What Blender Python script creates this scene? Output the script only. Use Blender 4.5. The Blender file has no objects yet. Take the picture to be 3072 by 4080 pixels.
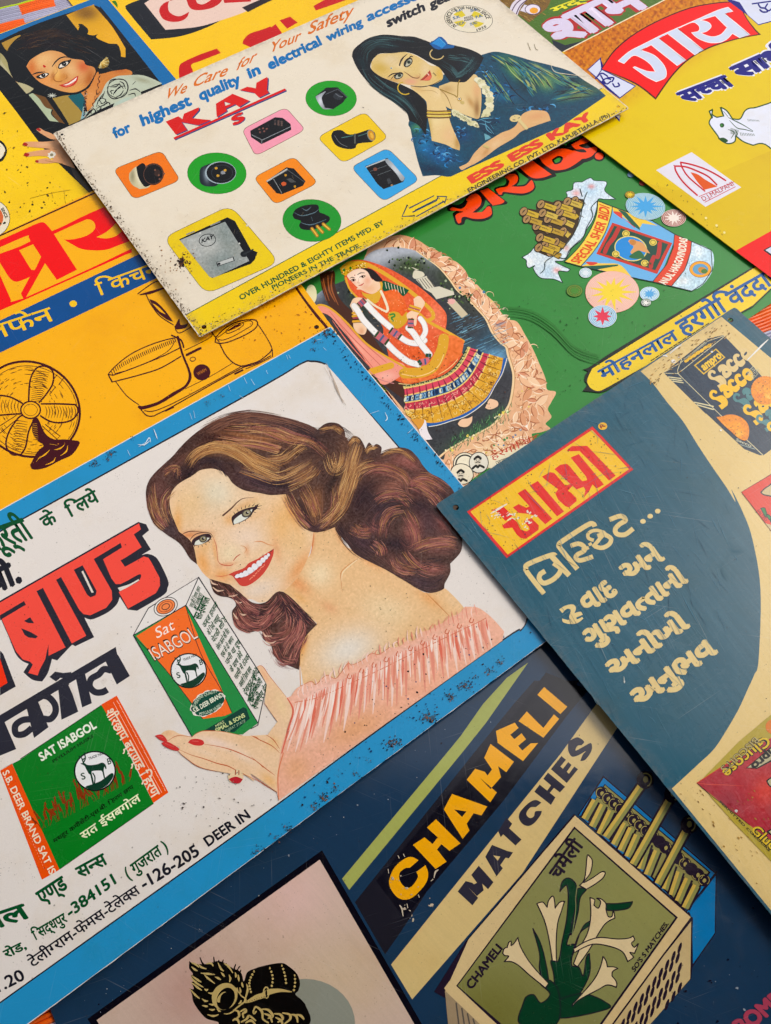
import bpy, math, random
import numpy as np
from mathutils import Vector, Euler
from mathutils.geometry import delaunay_2d_cdt
random.seed(7); rng = np.random.default_rng(7)
scene = bpy.context.scene; COL = scene.collection
# ---------------------------------------------------------------- camera, sky, sun, exposure
FPX, TILT, HC = 3110.0, math.radians(25.3), 0.80      # focal length in photo pixels, tilt from straight down, height
cam_d = bpy.data.cameras.new('camera'); cam = bpy.data.objects.new('camera', cam_d); COL.objects.link(cam)
cam.location = (0, 0, HC); cam.rotation_euler = (TILT, 0, 0)
cam_d.sensor_fit = 'VERTICAL'; cam_d.sensor_height = 36; cam_d.lens = 36 * FPX / 4080.0
cam_d.clip_start = 0.01; cam_d.clip_end = 200
scene.camera = cam
w = bpy.data.worlds.new('World'); scene.world = w; w.use_nodes = True
nt = w.node_tree; nt.nodes.clear()
bg = nt.nodes.new('ShaderNodeBackground'); wo = nt.nodes.new('ShaderNodeOutputWorld')
sky = nt.nodes.new('ShaderNodeTexSky'); sky.sky_type = 'NISHITA'; sky.sun_disc = False
SUN_EL, SUN_AZ = math.radians(45), math.radians(62)
sky.sun_elevation = SUN_EL; sky.sun_rotation = SUN_AZ; sky.dust_density = 6.0; sky.air_density = 1.0; sky.ozone_density = 0.6
hs = nt.nodes.new('ShaderNodeHueSaturation'); hs.inputs['Saturation'].default_value = 0.45
nt.links.new(sky.outputs[0], hs.inputs['Color']); nt.links.new(hs.outputs[0], bg.inputs[0])
bg.inputs[1].default_value = 0.12; nt.links.new(bg.outputs[0], wo.inputs[0])
sd = bpy.data.lights.new('sun', 'SUN'); sun = bpy.data.objects.new('sun', sd); COL.objects.link(sun)
sd.energy = 0.6; sd.angle = math.radians(18); sd.color = (1, 0.96, 0.9)
sun.rotation_euler = (math.radians(90) - SUN_EL, 0, math.pi - SUN_AZ)
sun.location = (0, 1, 2)
scene.view_settings.view_transform = 'Standard'; scene.view_settings.look = 'None'
scene.view_settings.gamma = 1; scene.view_settings.exposure = 0.40
# ---------------------------------------------------------------- helpers
def lin(h):
    if isinstance(h, np.ndarray): return h
    h = h.lstrip('#'); return deep(np.array([int(h[i:i+2], 16) / 255 for i in (0, 2, 4)]))
def deep(c):
    """printed colour -> linear, a touch denser and more saturated as ink under enamel is"""
    c = np.asarray(c, float); c = np.where(c <= 0.04045, c / 12.92, ((c + 0.055) / 1.055) ** 2.4)
    l = (c @ np.array([.3, .55, .15]))[..., None]; c = np.clip(l + (c - l) * 1.05, 0, 1)
    return np.clip(c - 0.008 * (1 - c), 0.002, 1)
def unproject(p, z):
    """photo pixels -> world x, y on the plane at height z"""
    p = np.asarray(p, float).reshape(-1, 2)
    x = (p[:, 0] - 1536) / FPX; y = -(p[:, 1] - 2040) / FPX
    c, s = math.cos(TILT), math.sin(TILT)
    dy = y * c + s; dz = y * s - c
    t = (z - HC) / dz
    return np.stack([x * t, dy * t], 1)
def T(tile, s):
    """points 'x,y x,y* ...' read in an enlarged view of the photograph; tile = (x0, y0, size); * marks a corner"""
    k = tile[2] / 1666.0; out = []
    for q in s.split():
        star = q.endswith('*'); a, b = q.rstrip('*').split(',')
        out.append((tile[0] + float(a) * k, tile[1] + float(b) * k, star))
    return out
def xy(pts): return np.array([(p[0], p[1]) for p in pts], float)
def smooth(pts, closed=True, n=6):
    P = [(p[0], p[1]) for p in pts]; K = [len(p) > 2 and bool(p[2]) for p in pts]; N = len(P); out = []
    if N < 3: return np.array(P, float)
    A = np.array(P, float)
    for i in range(N if closed else N - 1):
        p1, p2 = A[i], A[(i + 1) % N]
        p0 = A[(i - 1) % N] if (closed or i > 0) else p1
        p3 = A[(i + 2) % N] if (closed or i + 2 < N) else p2
        if K[i]: p0 = p1
        if K[(i + 1) % N]: p3 = p2
        m1 = (p2 - p0) * 0.5; m2 = (p3 - p1) * 0.5
        if K[i]: m1 = (p2 - p1) * 0.5
        if K[(i + 1) % N]: m2 = (p2 - p1) * 0.5
        if K[i] and K[(i + 1) % N]: out.append(p1); continue
        for t in np.linspace(0, 1, n, endpoint=False):
            t2, t3 = t * t, t * t * t
            out.append((2*t3 - 3*t2 + 1) * p1 + (t3 - 2*t2 + t) * m1 + (-2*t3 + 3*t2) * p2 + (t3 - t2) * m2)
    if not closed: out.append(A[-1])
    return np.array(out)
def inside(poly, q):
    r = np.zeros(len(q), bool); x, y = q[:, 0], q[:, 1]; n = len(poly)
    for i in range(n):
        x1, y1 = poly[i]; x2, y2 = poly[(i + 1) % n]
        if y1 == y2: continue
        c = ((y1 > y) != (y2 > y)) & (x < (x2 - x1) * (y - y1) / (y2 - y1) + x1)
        r ^= c
    return r
def triangulate(loops, extra=None):
    V = []; E = []
    for L in loops:
        k = len(V); n = len(L)
        V += [Vector((float(a), float(b))) for a, b in L]; E += [(k + i, k + (i + 1) % n) for i in range(n)]
    if extra is not None: V += [Vector((float(a), float(b))) for a, b in extra]
    r = delaunay_2d_cdt(V, E, [], 0, 1e-4)
    v = np.array([(a.x, a.y) for a in r[0]]); f = np.array(r[2], int)
    if len(f) == 0: return v, f
    c = v[f].mean(1); m = np.zeros(len(c), bool)
    for L in loops: m ^= inside(np.asarray(L, float), c)
    f = f[m]
    a = v[f[:, 1]] - v[f[:, 0]]; b = v[f[:, 2]] - v[f[:, 0]]
    area = a[:, 0] * b[:, 1] - a[:, 1] * b[:, 0]
    f = f[np.abs(area) > 1e-6]; area = area[np.abs(area) > 1e-6]
    f[area > 0] = f[area > 0][:, ::-1]       # photo y runs down: flip so that normals point up
    return v, f
# ---------------------------------------------------------------- lettering from Blender's built-in font
_gl = {}
def _mesh_of(body, off):
    c = bpy.data.curves.new('t', 'FONT'); c.body = body; c.offset = off; c.resolution_u = 3
    o = bpy.data.objects.new('t', c); COL.objects.link(o)
    bpy.context.view_layer.update()
    m = bpy.data.meshes.new_from_object(o.evaluated_get(bpy.context.evaluated_depsgraph_get()))
    v = np.array([(a.co.x, a.co.y) for a in m.vertices]).reshape(-1, 2)
    m.calc_loop_triangles(); f = np.array([t.vertices[:] for t in m.loop_triangles], int).reshape(-1, 3)
    bpy.data.objects.remove(o); bpy.data.curves.remove(c); bpy.data.meshes.remove(m)
    return v, f
def glyph(ch, off):
    k = (ch, off)
    if k not in _gl:
        v, f = _mesh_of(ch, off)
        a, _ = _mesh_of(ch + 'I', 0.0); b, _ = _mesh_of('I', 0.0)
        _gl[k] = (v, f, a[:, 0].max() - b[:, 0].max())
    return _gl[k]
def layout(s, off=0.0, track=0.0):
    """glyph by glyph; '~' after a letter makes it a half form"""
    x = 0.0; out = []; i = 0; q = list(s)
    for k in range(1, len(q)):       # the short i sign stands before its letter
        if q[k] in '\u093f\u0abf':
            j = k - 1
            while j > 1 and q[j - 1] in '~\u094d\u0acd': j -= 2
            q.insert(j, q.pop(k))
    s = ''.join(q)
    while i < len(s):
        ch = s[i]; half = i + 1 < len(s) and s[i + 1] == '~'
        if ch == ' ': x += 0.30 + track; i += 1; continue
        v, f, adv = glyph(ch, off)
        if half:
            cut = adv * 0.66; v = v.copy(); v[:, 0] = np.minimum(v[:, 0], cut); adv = cut
        if len(f): out.append((v + [x, 0], f))
        x += adv + (track if adv > 0.05 else 0); i += 2 if half else 1
    return out
def sRGBmix(a, b, t): return a * (1 - t) + b * t
EPS = 2.6e-6
STACK = {'border_print', 'stripe_print', 'panel_print', 'matchbox_print', 'frame_print', 'oval_print', 'band_print', 'curve_print', 'ground_print', 'portrait_print', 'skin_print', 'hair_print', 'features_print', 'box_print', 'hand_print', 'packet_print', 'starburst_print', 'hoop_print', 'necklace_print', 'lace_print', 'bangle_print'}
TOPMOST = {'rust_specks', 'wear_marks', 'paint_chips', 'paint_pits', 'rust_spots'}
class Sign:
    def __init__(s, name, label, z, corners, base, holes=(), cat='sign', thick=0.0009, group=None, tilt=None, **mp):
        s.z = z; s.lv = 1; s.mx = 1
        Cw = np.array([c if len(c) == 3 else tuple(unproject(c, z)[0]) + (0,) for c in corners])[:, :2]
        s.corners = Cw; s.o = Cw.mean(0)
        d0, d1 = Cw[1] - Cw[0], Cw[2] - Cw[1]
        mat = s.mat = enamel('enamel_' + name, half=(np.linalg.norm(d0) / 2, np.linalg.norm(d1) / 2, -math.atan2(d0[1], d0[0])), seed=len(bpy.data.materials) * 1.37, **mp)
        e = bpy.data.objects.new(name, None); COL.objects.link(e); e.location = (s.o[0], s.o[1], z)
        e.empty_display_size = 0.05
        e['label'] = label; e['category'] = cat; s.root = e
        if tilt: e.rotation_euler = (math.radians(tilt[0]), math.radians(tilt[1]), 0)
        e['group'] = 'tin signs laid overlapping on the mat'
        # plate with rounded corners, punched holes and a folded rim
        R = 0.0035; L = []
        for i in range(4):
            p = Cw[i]; a = Cw[i - 1] - p; b = Cw[(i + 1) % 4] - p
            a /= np.linalg.norm(a); b /= np.linalg.norm(b)
            for t in np.linspace(0, 1, 6): L.append(p + (a * (1 - t) ** 2 + b * t ** 2) * R)
        L = np.array(L)
        # slightly uneven cut edge
        D = []
        for i in range(len(L)):
            p, q = L[i], L[(i + 1) % len(L)]; n = max(1, int(np.linalg.norm(q - p) / 0.006))
            for t in np.arange(n) / n: D.append(p + (q - p) * t)
        D = np.array(D); D += rng.normal(0, 0.00012, D.shape)
        s.hole_loops = []
        for (hx, hy, hr) in holes:
            c = unproject((hx, hy), z)[0]
            s.hole_loops.append(np.array([c + hr * np.array([math.cos(a), math.sin(a)]) for a in np.linspace(0, 2*math.pi, 20, endpoint=False)]))
        loops = [D * 1000] + [h * 1000 for h in s.hole_loops]
        v, f = triangulate([q * [1, -1] for q in loops])
        v = v * [1, -1] / 1000 - s.o
        f = f[:, ::1]
        n = len(v); V = [(a, b, 0.0) for a, b in v] + [(a, b, -thick) for a, b in v]
        F = [tuple(t) for t in f] + [tuple(x + n for x in t[::-1]) for t in f]
        for lp in [D] + s.hole_loops:
            k = len(V); m = len(lp); q = lp - s.o
            V += [(a, b, 0.0) for a, b in q] + [(a, b, -thick) for a, b in q]
            F += [(k + i, k + (i + 1) % m, k + m + (i + 1) % m, k + m + i) for i in range(m)]
        me = bpy.data.meshes.new('plate'); me.from_pydata(V, [], F); me.update()
        col = me.color_attributes.new('Col', 'FLOAT_COLOR', 'POINT')
        bc = lin(base); arr = np.ones((len(V), 4)); arr[:, :3] = bc
        arr[2 * n:, :3] = bc * 0.6; col.data.foreach_set('color', arr.ravel())
        me.materials.append(mat); o = bpy.data.objects.new('plate', me); COL.objects.link(o); o.parent = e
        o['label'] = 'thin tin plate painted in one ground colour'
        # rim folded down along the back, set in from the edge
        V = []; F = []
        cc = Cw - s.o
        for k, (ins, zz) in enumerate(((0.012, -thick), (0.012, -0.0032), (0.016, -0.0032), (0.016, -thick))):
            for i in range(4):
                p = cc[i]; a = cc[i - 1] - p; b = cc[(i + 1) % 4] - p
                a /= np.linalg.norm(a); b /= np.linalg.norm(b); q = p + (a + b) * ins
                V.append((q[0], q[1], zz - 0.00002 * (zz == -thick)))
        for k in range(4):
            for i in range(4): F.append((k*4 + i, k*4 + (i+1) % 4, ((k+1) % 4)*4 + (i+1) % 4, ((k+1) % 4)*4 + i))
        me = bpy.data.meshes.new('folded_rim'); me.from_pydata(V, [], F); me.update(); me.materials.append(M_RIM)
        o = bpy.data.objects.new('folded_rim', me); COL.objects.link(o); o.parent = e
    def part(s, name, parent=None, label=None): return Part(s, name, parent, label)
    def edge(s, i, t0=0.0, t1=1.0):
        a, b = s.corners[i], s.corners[(i+1) % 4]; return a + (b-a)*t0, a + (b-a)*t1
    def inset(s, d, i=None):
        out = []
        for k in range(4):
            p = s.corners[k]; a = s.corners[k-1] - p; b = s.corners[(k+1) % 4] - p
            out.append(p + (a/np.linalg.norm(a) + b/np.linalg.norm(b)) * d)
        return np.array(out)
class Part:
    def __init__(s, sign, name, parent=None, label=None):
        s.s = sign; s.name = name; s.par = parent; s.label = label; s.V = []; s.F = []; s.C = []; s.n = 0; s.flat = None; s.obj = None
        if name in TOPMOST: sign.lv = sign.mx
        s.lv0 = sign.lv
    def z(s, step=1.0):
        if s.flat is not None:
            if s.rand: return s.flat + random.random() * EPS * 2
            s.cnt += 1
            if s.cnt > 30: return (s.s.lv + random.random() * 3) * EPS
            s.s.lv += 0.9 * step; return s.s.lv * EPS
        s.s.lv += step; return s.s.lv * EPS
    def batch(s, rand=False):          # many small strokes share a thin band of heights
        s.rand = rand; s.cnt = 0; s.flat = None; s.s.lv += 1; s.flat = s.s.lv * EPS; s.s.lv += 2.5 * rand; return s
    def end(s): s.flat = None; s.s.lv += 3 if s.cnt > 30 else 1; return s
    def add(s, v2, f, col, z=None, dz=None, world=False):
        z = s.z() if z is None else z
        if len(f) == 0: return
        if world: p = np.asarray(v2) - s.s.o
        else: p = unproject(v2, s.s.z + z) - s.s.o
        zz = np.full(len(p), z) if dz is None else z + dz
        s.V.append(np.column_stack([p, zz])); s.F.append(np.asarray(f) + s.n); s.n += len(p)
        c = np.asarray(col)
        if c.ndim == 1: c = np.tile(c, (len(p), 1))
        s.C.append(c)
    def poly(s, pts, col, holes=(), curve=True):
        L = [smooth(pts) if curve else xy(pts)] + [(smooth(h) if curve else xy(h)) for h in holes]
        v, f = triangulate(L); s.add(v, f, lin(col)); return s
    def wpoly(s, pts, col, holes=()):
        """polygon given in world metres"""
        L = [np.asarray(pts) * [1000, -1000]] + [np.asarray(h) * [1000, -1000] for h in holes]
        v, f = triangulate(L); s.add(v / [1000, -1000], f, lin(col), world=True); return s
    def outlined(s, pts, col, wid, ocol, holes=(), curve=True):
        s.poly(pts, col, holes, curve)
        for h in [pts] + list(holes): s.stroke(list(h) + [h[0]], wid, ocol, curve=curve)
        return s
    def paint(s, pts, base, blobs, res=5.0, holes=(), curve=True, grain=0.0, streak=None):
        """polygon filled with a soft painted gradient: blobs = (x, y, rx, ry, angle, colour, strength)"""
        L = [smooth(pts) if curve else xy(pts)] + [(smooth(h) if curve else xy(h)) for h in holes]
        a, b = L[0].min(0), L[0].max(0)
        gx, gy = np.meshgrid(np.arange(a[0], b[0], res), np.arange(a[1], b[1], res)); g = np.column_stack([gx.ravel(), gy.ravel()])
        g += rng.uniform(-res * .3, res * .3, g.shape); m = inside(L[0], g)
        for h in L[1:]: m &= ~inside(h, g)
        v, f = triangulate(L, g[m])
        s.add(v, f, s.shade(v, base, blobs, grain, streak)); return s
    @staticmethod
    def shade(v, base, blobs, grain=0.0, streak=None):
        def s2(h):
            h = h.lstrip('#'); return np.array([int(h[i:i+2], 16) / 255 for i in (0, 2, 4)])
        c = np.tile(s2(base), (len(v), 1))
        for (x, y, rx, ry, ang, col, st) in blobs:
            t = math.radians(ang); dx, dy = v[:, 0] - x, v[:, 1] - y
            u = (dx * math.cos(t) + dy * math.sin(t)) / rx; q = (-dx * math.sin(t) + dy * math.cos(t)) / ry
            k = np.exp(-(u*u + q*q) * 1.2)[:, None] * st
            c = c * (1 - k) + s2(col) * k
        if grain: c = c + rng.normal(0, grain, (len(v), 1))
        return deep(np.clip(c, 0, 1))
    def stroke(s, pts, wid, col, curve=True, closed=False, cap=True, n=5, mitre=False):
        P = smooth(pts, closed, n) if curve else xy(pts)
        if closed: P = np.vstack([P, P[:1]])
        d = np.linalg.norm(np.diff(P, axis=0), axis=1); P = P[np.concatenate([[True], d > 1e-6])]
        if len(P) < 2: return s
        N = len(P); tt = np.linspace(0, 1, N)
        W = np.interp(tt, np.linspace(0, 1, len(wid)), wid) if hasattr(wid, '__len__') else np.full(N, float(wid))
        t = np.gradient(P, axis=0); t /= np.linalg.norm(t, axis=1)[:, None] + 1e-9; nn = np.column_stack([-t[:, 1], t[:, 0]])
        if N > 2:    # widen at bends so that the ribbon keeps its width
            dd = np.diff(P, axis=0); dd /= np.linalg.norm(dd, axis=1)[:, None]
            cs = np.clip((dd[:-1] * dd[1:]).sum(1), -0.2, 1); k = np.ones(N); k[1:-1] = 1 / np.sqrt((1 + cs) / 2); k = np.minimum(k, 1.45); W = W * k
        l, r = P + nn * W[:, None] / 2, P - nn * W[:, None] / 2
        z = s.z(); v = np.vstack([l, r])
        i = np.arange(N - 1); f = np.vstack([np.column_stack([i, i + 1, i + N + 1]), np.column_stack([i, i + N + 1, i + N])])
        rise = np.linspace(0, 4e-7, N); c = lin(col)
        s.add(v, f, c, z=z, dz=np.concatenate([rise, rise]))
        if cap and W[0] > 3: s._cap(P[0], W[0] / 2, c, z - 3e-7)
        if cap and W[-1] > 3: s._cap(P[-1], W[-1] / 2, c, z + 8e-7)
        return s
    def _cap(s, p, r, c, z):
        a = np.linspace(0, 2*math.pi, 10, endpoint=False); v = np.column_stack([p[0] + r*np.cos(a), p[1] + r*np.sin(a)])
        v = np.vstack([p, v]); f = np.array([(0, 1 + (i+1) % 10, 1 + i) for i in range(10)]); s.add(v, f, c, z=z)
    def disc(s, x, y, rx, ry=None, ang=0, col='#000000', n=36, wob=0.0):
        ry = rx if ry is None else ry; a = np.linspace(0, 2*math.pi, n, endpoint=False); t = math.radians(ang)
        k = 1 + (rng.uniform(-wob, wob, n) if wob else 0)
        u, q = rx * k * np.cos(a), ry * k * np.sin(a)
        v = np.column_stack([x + u*math.cos(t) - q*math.sin(t), y + u*math.sin(t) + q*math.cos(t)]); v = np.vstack([[x, y], v])
        s.add(v, np.array([(0, 1 + (i+1) % n, 1 + i) for i in range(n)]), lin(col)); return s
    def ring(s, x, y, rx, ry, ang, wid, col, n=40, a0=0, a1=360):
        a = np.radians(np.linspace(a0, a1, n)); t = math.radians(ang)
        P = np.column_stack([x + rx*np.cos(a)*math.cos(t) - ry*np.sin(a)*math.sin(t), y + rx*np.cos(a)*math.sin(t) + ry*np.sin(a)*math.cos(t)])
        s.stroke(P, wid, col, curve=False, cap=False); return s
    def text(s, body, A, B, H, col, off=0.0, track=0.0, ylo=0.0, yhi=None, warp=None):
        """A, B: left and right end of the base line, H: the point above A at letter height (photo pixels)"""
        G = layout(body, 0.0, track)
        if not G: return s
        x0 = min(v[:, 0].min() for v, f in G) - off; x1 = max(v[:, 0].max() for v, f in G) + off
        if yhi is None:
            o = ord(body.replace(' ', '')[0]); yhi = 0.62 if 0x900 <= o < 0x980 else (0.60 if 0xA80 <= o < 0xB00 else 0.70)
        z = s.z(1.5); a, b, h = unproject([A, B, H], s.s.z + z)
        K = [(0, 0)] + ([(off * math.cos(t), off * math.sin(t)) for t in np.arange(0.4, 6.6, 6.2832 / (6 if off > .025 else 4))] if off > 0.004 else [])
        for j, (dx, dy) in enumerate(K):      # weight comes from a few shifted copies of each glyph
            for i, (v, f) in enumerate(G):
                u = (v[:, 0] + dx - x0) / (x1 - x0); q = (v[:, 1] + dy - ylo) / (yhi - ylo)
                s.add(a + u[:, None] * (b - a) + q[:, None] * (h - a), f, lin(col), z=z + 8e-7 * j + 4e-7 * (i % 2), world=True)
        s.s.lv += 3
        return s
    def specks(s, area, n, rmin, rmax, cols, elong=1.6):
        L = xy(area); a, b = L.min(0), L.max(0); k = 0; s.batch(True)
        while k < n:
            p = rng.uniform(a, b)
            if not inside(L, p[None])[0]: continue
            r = rmin + (rmax - rmin) * rng.random() ** 3
            s.disc(p[0], p[1], r * rng.uniform(1, elong), r, rng.uniform(0, 180), random.choice(cols), n=7, wob=0.35); k += 1
        s.end(); return s
    def build(s, kind=None):
        if not s.V: return None
        s.s.mx = max(s.s.mx, s.s.lv)
        if s.name not in STACK: s.s.lv = s.lv0        # pieces that lie side by side share their height
        V = np.vstack(s.V); F = np.vstack(s.F); C = np.vstack(s.C)
        me = bpy.data.meshes.new(s.name); me.vertices.add(len(V)); me.vertices.foreach_set('co', V.ravel().astype(np.float32))
        me.loops.add(len(F) * 3); me.loops.foreach_set('vertex_index', F.ravel().astype(np.int32))
        me.polygons.add(len(F)); me.polygons.foreach_set('loop_start', (np.arange(len(F)) * 3).astype(np.int32))
        me.update(calc_edges=True)
        col = me.color_attributes.new('Col', 'FLOAT_COLOR', 'POINT'); arr = np.ones((len(V), 4), np.float32); arr[:, :3] = C
        col.data.foreach_set('color', arr.ravel()); me.materials.append(s.s.mat)
        o = bpy.data.objects.new(s.name, me); COL.objects.link(o); o.parent = s.par or s.s.root; s.obj = o
        if s.label: o['label'] = s.label
        if kind: o['kind'] = kind
        return o
# ---------------------------------------------------------------- materials
def enamel(name, grime=0.25, scratch=0.2, rust=0.2, rough=0.28, fade=0.15, seed=0.0, edge=0.0, spec=0.30, streak=None, half=(0.3, 0.2)):
    m = bpy.data.materials.new(name); m.use_nodes = True; t = m.node_tree; N = t.nodes; Lk = t.links
    b = N['Principled BSDF']; at = N.new('ShaderNodeAttribute'); at.attribute_name = 'Col'
    tc = N.new('ShaderNodeTexCoord'); mp = N.new('ShaderNodeMapping'); Lk.new(tc.outputs['Object'], mp.inputs[0]); mp.inputs['Location'].default_value = (seed, seed * .7, seed * .3)
    def noise(sc, det=6, rg=0.6, src=None, dist=0.0):
        n = N.new('ShaderNodeTexNoise'); n.inputs['Scale'].default_value = sc; n.inputs['Detail'].default_value = det; n.inputs['Roughness'].default_value = rg
        n.inputs['Distortion'].default_value = dist; Lk.new((src or mp).outputs[0], n.inputs['Vector']); return n.outputs['Fac']
    def ramp(f, a, c, v0=0.0, v1=1.0):
        r = N.new('ShaderNodeMapRange'); r.inputs[1].default_value = a; r.inputs[2].default_value = c; r.inputs[3].default_value = v0; r.inputs[4].default_value = v1
        Lk.new(f, r.inputs[0]); return r.outputs[0]
    def math_(op, a, c):
        q = N.new('ShaderNodeMath'); q.operation = op
        for i, x in enumerate((a, c)):
            if isinstance(x, (int, float)): q.inputs[i].default_value = x
            else: Lk.new(x, q.inputs[i])
        return q.outputs[0]
    def mix(f, a, c, mode='MIX'):
        q = N.new('ShaderNodeMix'); q.data_type = 'RGBA'; q.blend_type = mode
        if isinstance(f, (int, float)): q.inputs[0].default_value = f
        else: Lk.new(f, q.inputs[0])
        for i, x in ((6, a), (7, c)):
            if isinstance(x, tuple): q.inputs[i].default_value = (*x, 1)
            else: Lk.new(x, q.inputs[i])
        return q.outputs[2]
    c = at.outputs['Color']
    big = noise(9, 4); fine = noise(900, 4, 0.7); mid = noise(60, 8, 0.7, dist=0.6)
    c = mix(ramp(noise(18, 8, 0.62), 0.25, 0.8, 0, fade * 1.5), c, mix(1.0, c, (1.35, 1.3, 1.2), 'MULTIPLY'))        # faded print
    c = mix(ramp(fine, 0.25, 0.75, 0.0, 0.10), c, (0.0, 0.0, 0.0), 'MULTIPLY')
    # grime clouds
    g = math_('MULTIPLY', ramp(mid, 0.42, 0.85), ramp(big, 0.42, 0.68)); c = mix(math_('MULTIPLY', g, grime), c, mix(1.0, c, (0.5, 0.43, 0.34), 'MULTIPLY'))
    c = mix(ramp(noise(10, 6, 0.7), 0.50, 0.78, 0.0, 0.75), c, mix(1.0, c, (0.90, 0.83, 0.70), 'MULTIPLY'))      # warm water stains
    # dirt gathered along the border of the plate
    if edge > 0:
        sx = N.new('ShaderNodeSeparateXYZ'); rot = N.new('ShaderNodeMapping'); rot.inputs['Rotation'].default_value = (0, 0, half[2] if len(half) > 2 else 0)
        Lk.new(tc.outputs['Object'], rot.inputs[0]); Lk.new(rot.outputs[0], sx.inputs[0])
        ax = ramp(math_('ABSOLUTE', sx.outputs[0], 0), half[0] - 0.02, half[0]); ay = ramp(math_('ABSOLUTE', sx.outputs[1], 0), half[1] - 0.018, half[1])
        e = math_('MAXIMUM', ax, ay); e2 = math_('MULTIPLY', math_('POWER', e, 1.6), ramp(noise(130, 8, 0.75), 0.40, 0.62))
        c = mix(math_('MULTIPLY', e2, edge), c, (0.20, 0.15, 0.11))
    # pin pricks and rust freckles
    vo = N.new('ShaderNodeTexVoronoi'); vo.inputs['Scale'].default_value = 330; Lk.new(mp.outputs[0], vo.inputs['Vector'])
    pk = math_('MULTIPLY', ramp(vo.outputs['Distance'], 0.16, 0.10), ramp(noise(35, 3), 0.52, 0.60)); c = mix(math_('MULTIPLY', pk, rust), c, (0.07, 0.035, 0.02))
    vo2 = N.new('ShaderNodeTexVoronoi'); vo2.inputs['Scale'].default_value = 90; Lk.new(mp.outputs[0], vo2.inputs['Vector'])
    pk2 = math_('MULTIPLY', ramp(vo2.outputs['Distance'], 0.09, 0.05), ramp(noise(22, 3), 0.50, 0.56)); c = mix(math_('MULTIPLY', pk2, rust), c, (0.02, 0.015, 0.012))
    # fine scratches in two directions
    sc_all = None
    def turned(ang, sx_, sy_):
        r_ = N.new('ShaderNodeMapping'); r_.inputs['Rotation'].default_value = (0, 0, ang); Lk.new(tc.outputs['Object'], r_.inputs[0])
        k_ = N.new('ShaderNodeMapping'); k_.inputs['Scale'].default_value = (sx_, sy_, 1); k_.inputs['Location'].default_value = (seed, seed, 0); Lk.new(r_.outputs[0], k_.inputs[0]); return k_
    if streak:
        st_ = math_('MULTIPLY', ramp(noise(1.0, 5, 0.65, turned(streak[0], 14, 330), 0.6), 0.42, 0.72), ramp(noise(7, 4), 0.3, 0.6, 0.35, 1)); c = mix(math_('MULTIPLY', st_, streak[1]), c, mix(0.85, c, (0.16, 0.30, 0.38), 'ADD') if streak[2] else mix(1.0, c, (1.5, 1.5, 1.45), 'MULTIPLY'))
        st2 = ramp(noise(1.0, 4, 0.6, turned(streak[0] + .12, 9, 190), 0.8), 0.5, 0.75); c = mix(math_('MULTIPLY', st2, streak[1] * .8), c, mix(1.0, c, (0.6, 0.65, 0.7), 'MULTIPLY'))
    for ang, s1 in ((0.5, 1.0), (2.3, 0.8), (1.2, .9)):
        mp2 = turned(ang + seed, 9, 1100 * s1)
        n2 = noise(1.0, 2, 0.5, mp2, 0.4); sc1 = math_('MULTIPLY', ramp(n2, 0.66, 0.74), ramp(noise(14 * s1, 4), 0.45, 0.6))
        sc_all = sc1 if sc_all is None else math_('MAXIMUM', sc_all, sc1)
    c = mix(math_('MULTIPLY', sc_all, scratch), c, mix(0.55, c, (0.75, 0.74, 0.70)))
    Lk.new(c, b.inputs['Base Color'])
    Lk.new(math_('ADD', ramp(mid, 0.3, 0.8, rough * 0.8, rough * 1.5), math_('MULTIPLY', g, 0.3)), b.inputs['Roughness'])
    bp = N.new('ShaderNodeBump'); bp.inputs['Strength'].default_value = 0.16; bp.inputs['Distance'].default_value = 0.0004
    Lk.new(math_('ADD', math_('MULTIPLY', noise(900, 3), 0.25), math_('ADD', math_('ADD', math_('MULTIPLY', noise(22, 2), 1.2), math_('MULTIPLY', noise(5.5, 1), 9.0)), math_('MULTIPLY', pk, -0.5))), bp.inputs['Height'])
    Lk.new(bp.outputs[0], b.inputs['Normal']); b.inputs['Specular IOR Level'].default_value = spec
    return m
def plain(name, col, rough=0.6, metal=0.0):
    m = bpy.data.materials.new(name); m.use_nodes = True; b = m.node_tree.nodes['Principled BSDF']
    n = m.node_tree.nodes.new('ShaderNodeTexNoise'); n.inputs['Scale'].default_value = 80; r = m.node_tree.nodes.new('ShaderNodeValToRGB')
    c = lin(col); r.color_ramp.elements[0].color = (*(c * 0.6), 1); r.color_ramp.elements[1].color = (*np.minimum(c * 1.3, 1), 1)
    m.node_tree.links.new(n.outputs[0], r.inputs[0]); m.node_tree.links.new(r.outputs[0], b.inputs['Base Color'])
    b.inputs['Roughness'].default_value = rough; b.inputs['Metallic'].default_value = metal; return m
M_RIM = plain('rusty_back', '#4a3626', 0.7)
def quad(z, a, b, d):
    """three plate corners in photo pixels (a corner and its two neighbours) -> four corners on the plane"""
    A, B, D = unproject([a, b, d], z); return [W3(A), W3(B), W3(B + D - A), W3(D)]
def beyond(z, a, b, length):
    """point at a given distance in metres from a through b"""
    A, B = unproject([a, b], z); u = (B - A) / np.linalg.norm(B - A); return A + u * length
def cross(p1, p2, p3, p4):
    """crossing of two lines given by photo points"""
    a = np.array([[p2[0]-p1[0], -(p4[0]-p3[0])], [p2[1]-p1[1], -(p4[1]-p3[1])]]); t = np.linalg.solve(a, [p3[0]-p1[0], p3[1]-p1[1]])
    return (p1[0] + t[0]*(p2[0]-p1[0]), p1[1] + t[0]*(p2[1]-p1[1]))
def W3(p): return (float(p[0]), float(p[1]), 0.0)
TA, TB, TC = (0, 0, 1000), (1000, 0, 1000), (2000, 0, 1000)
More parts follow.
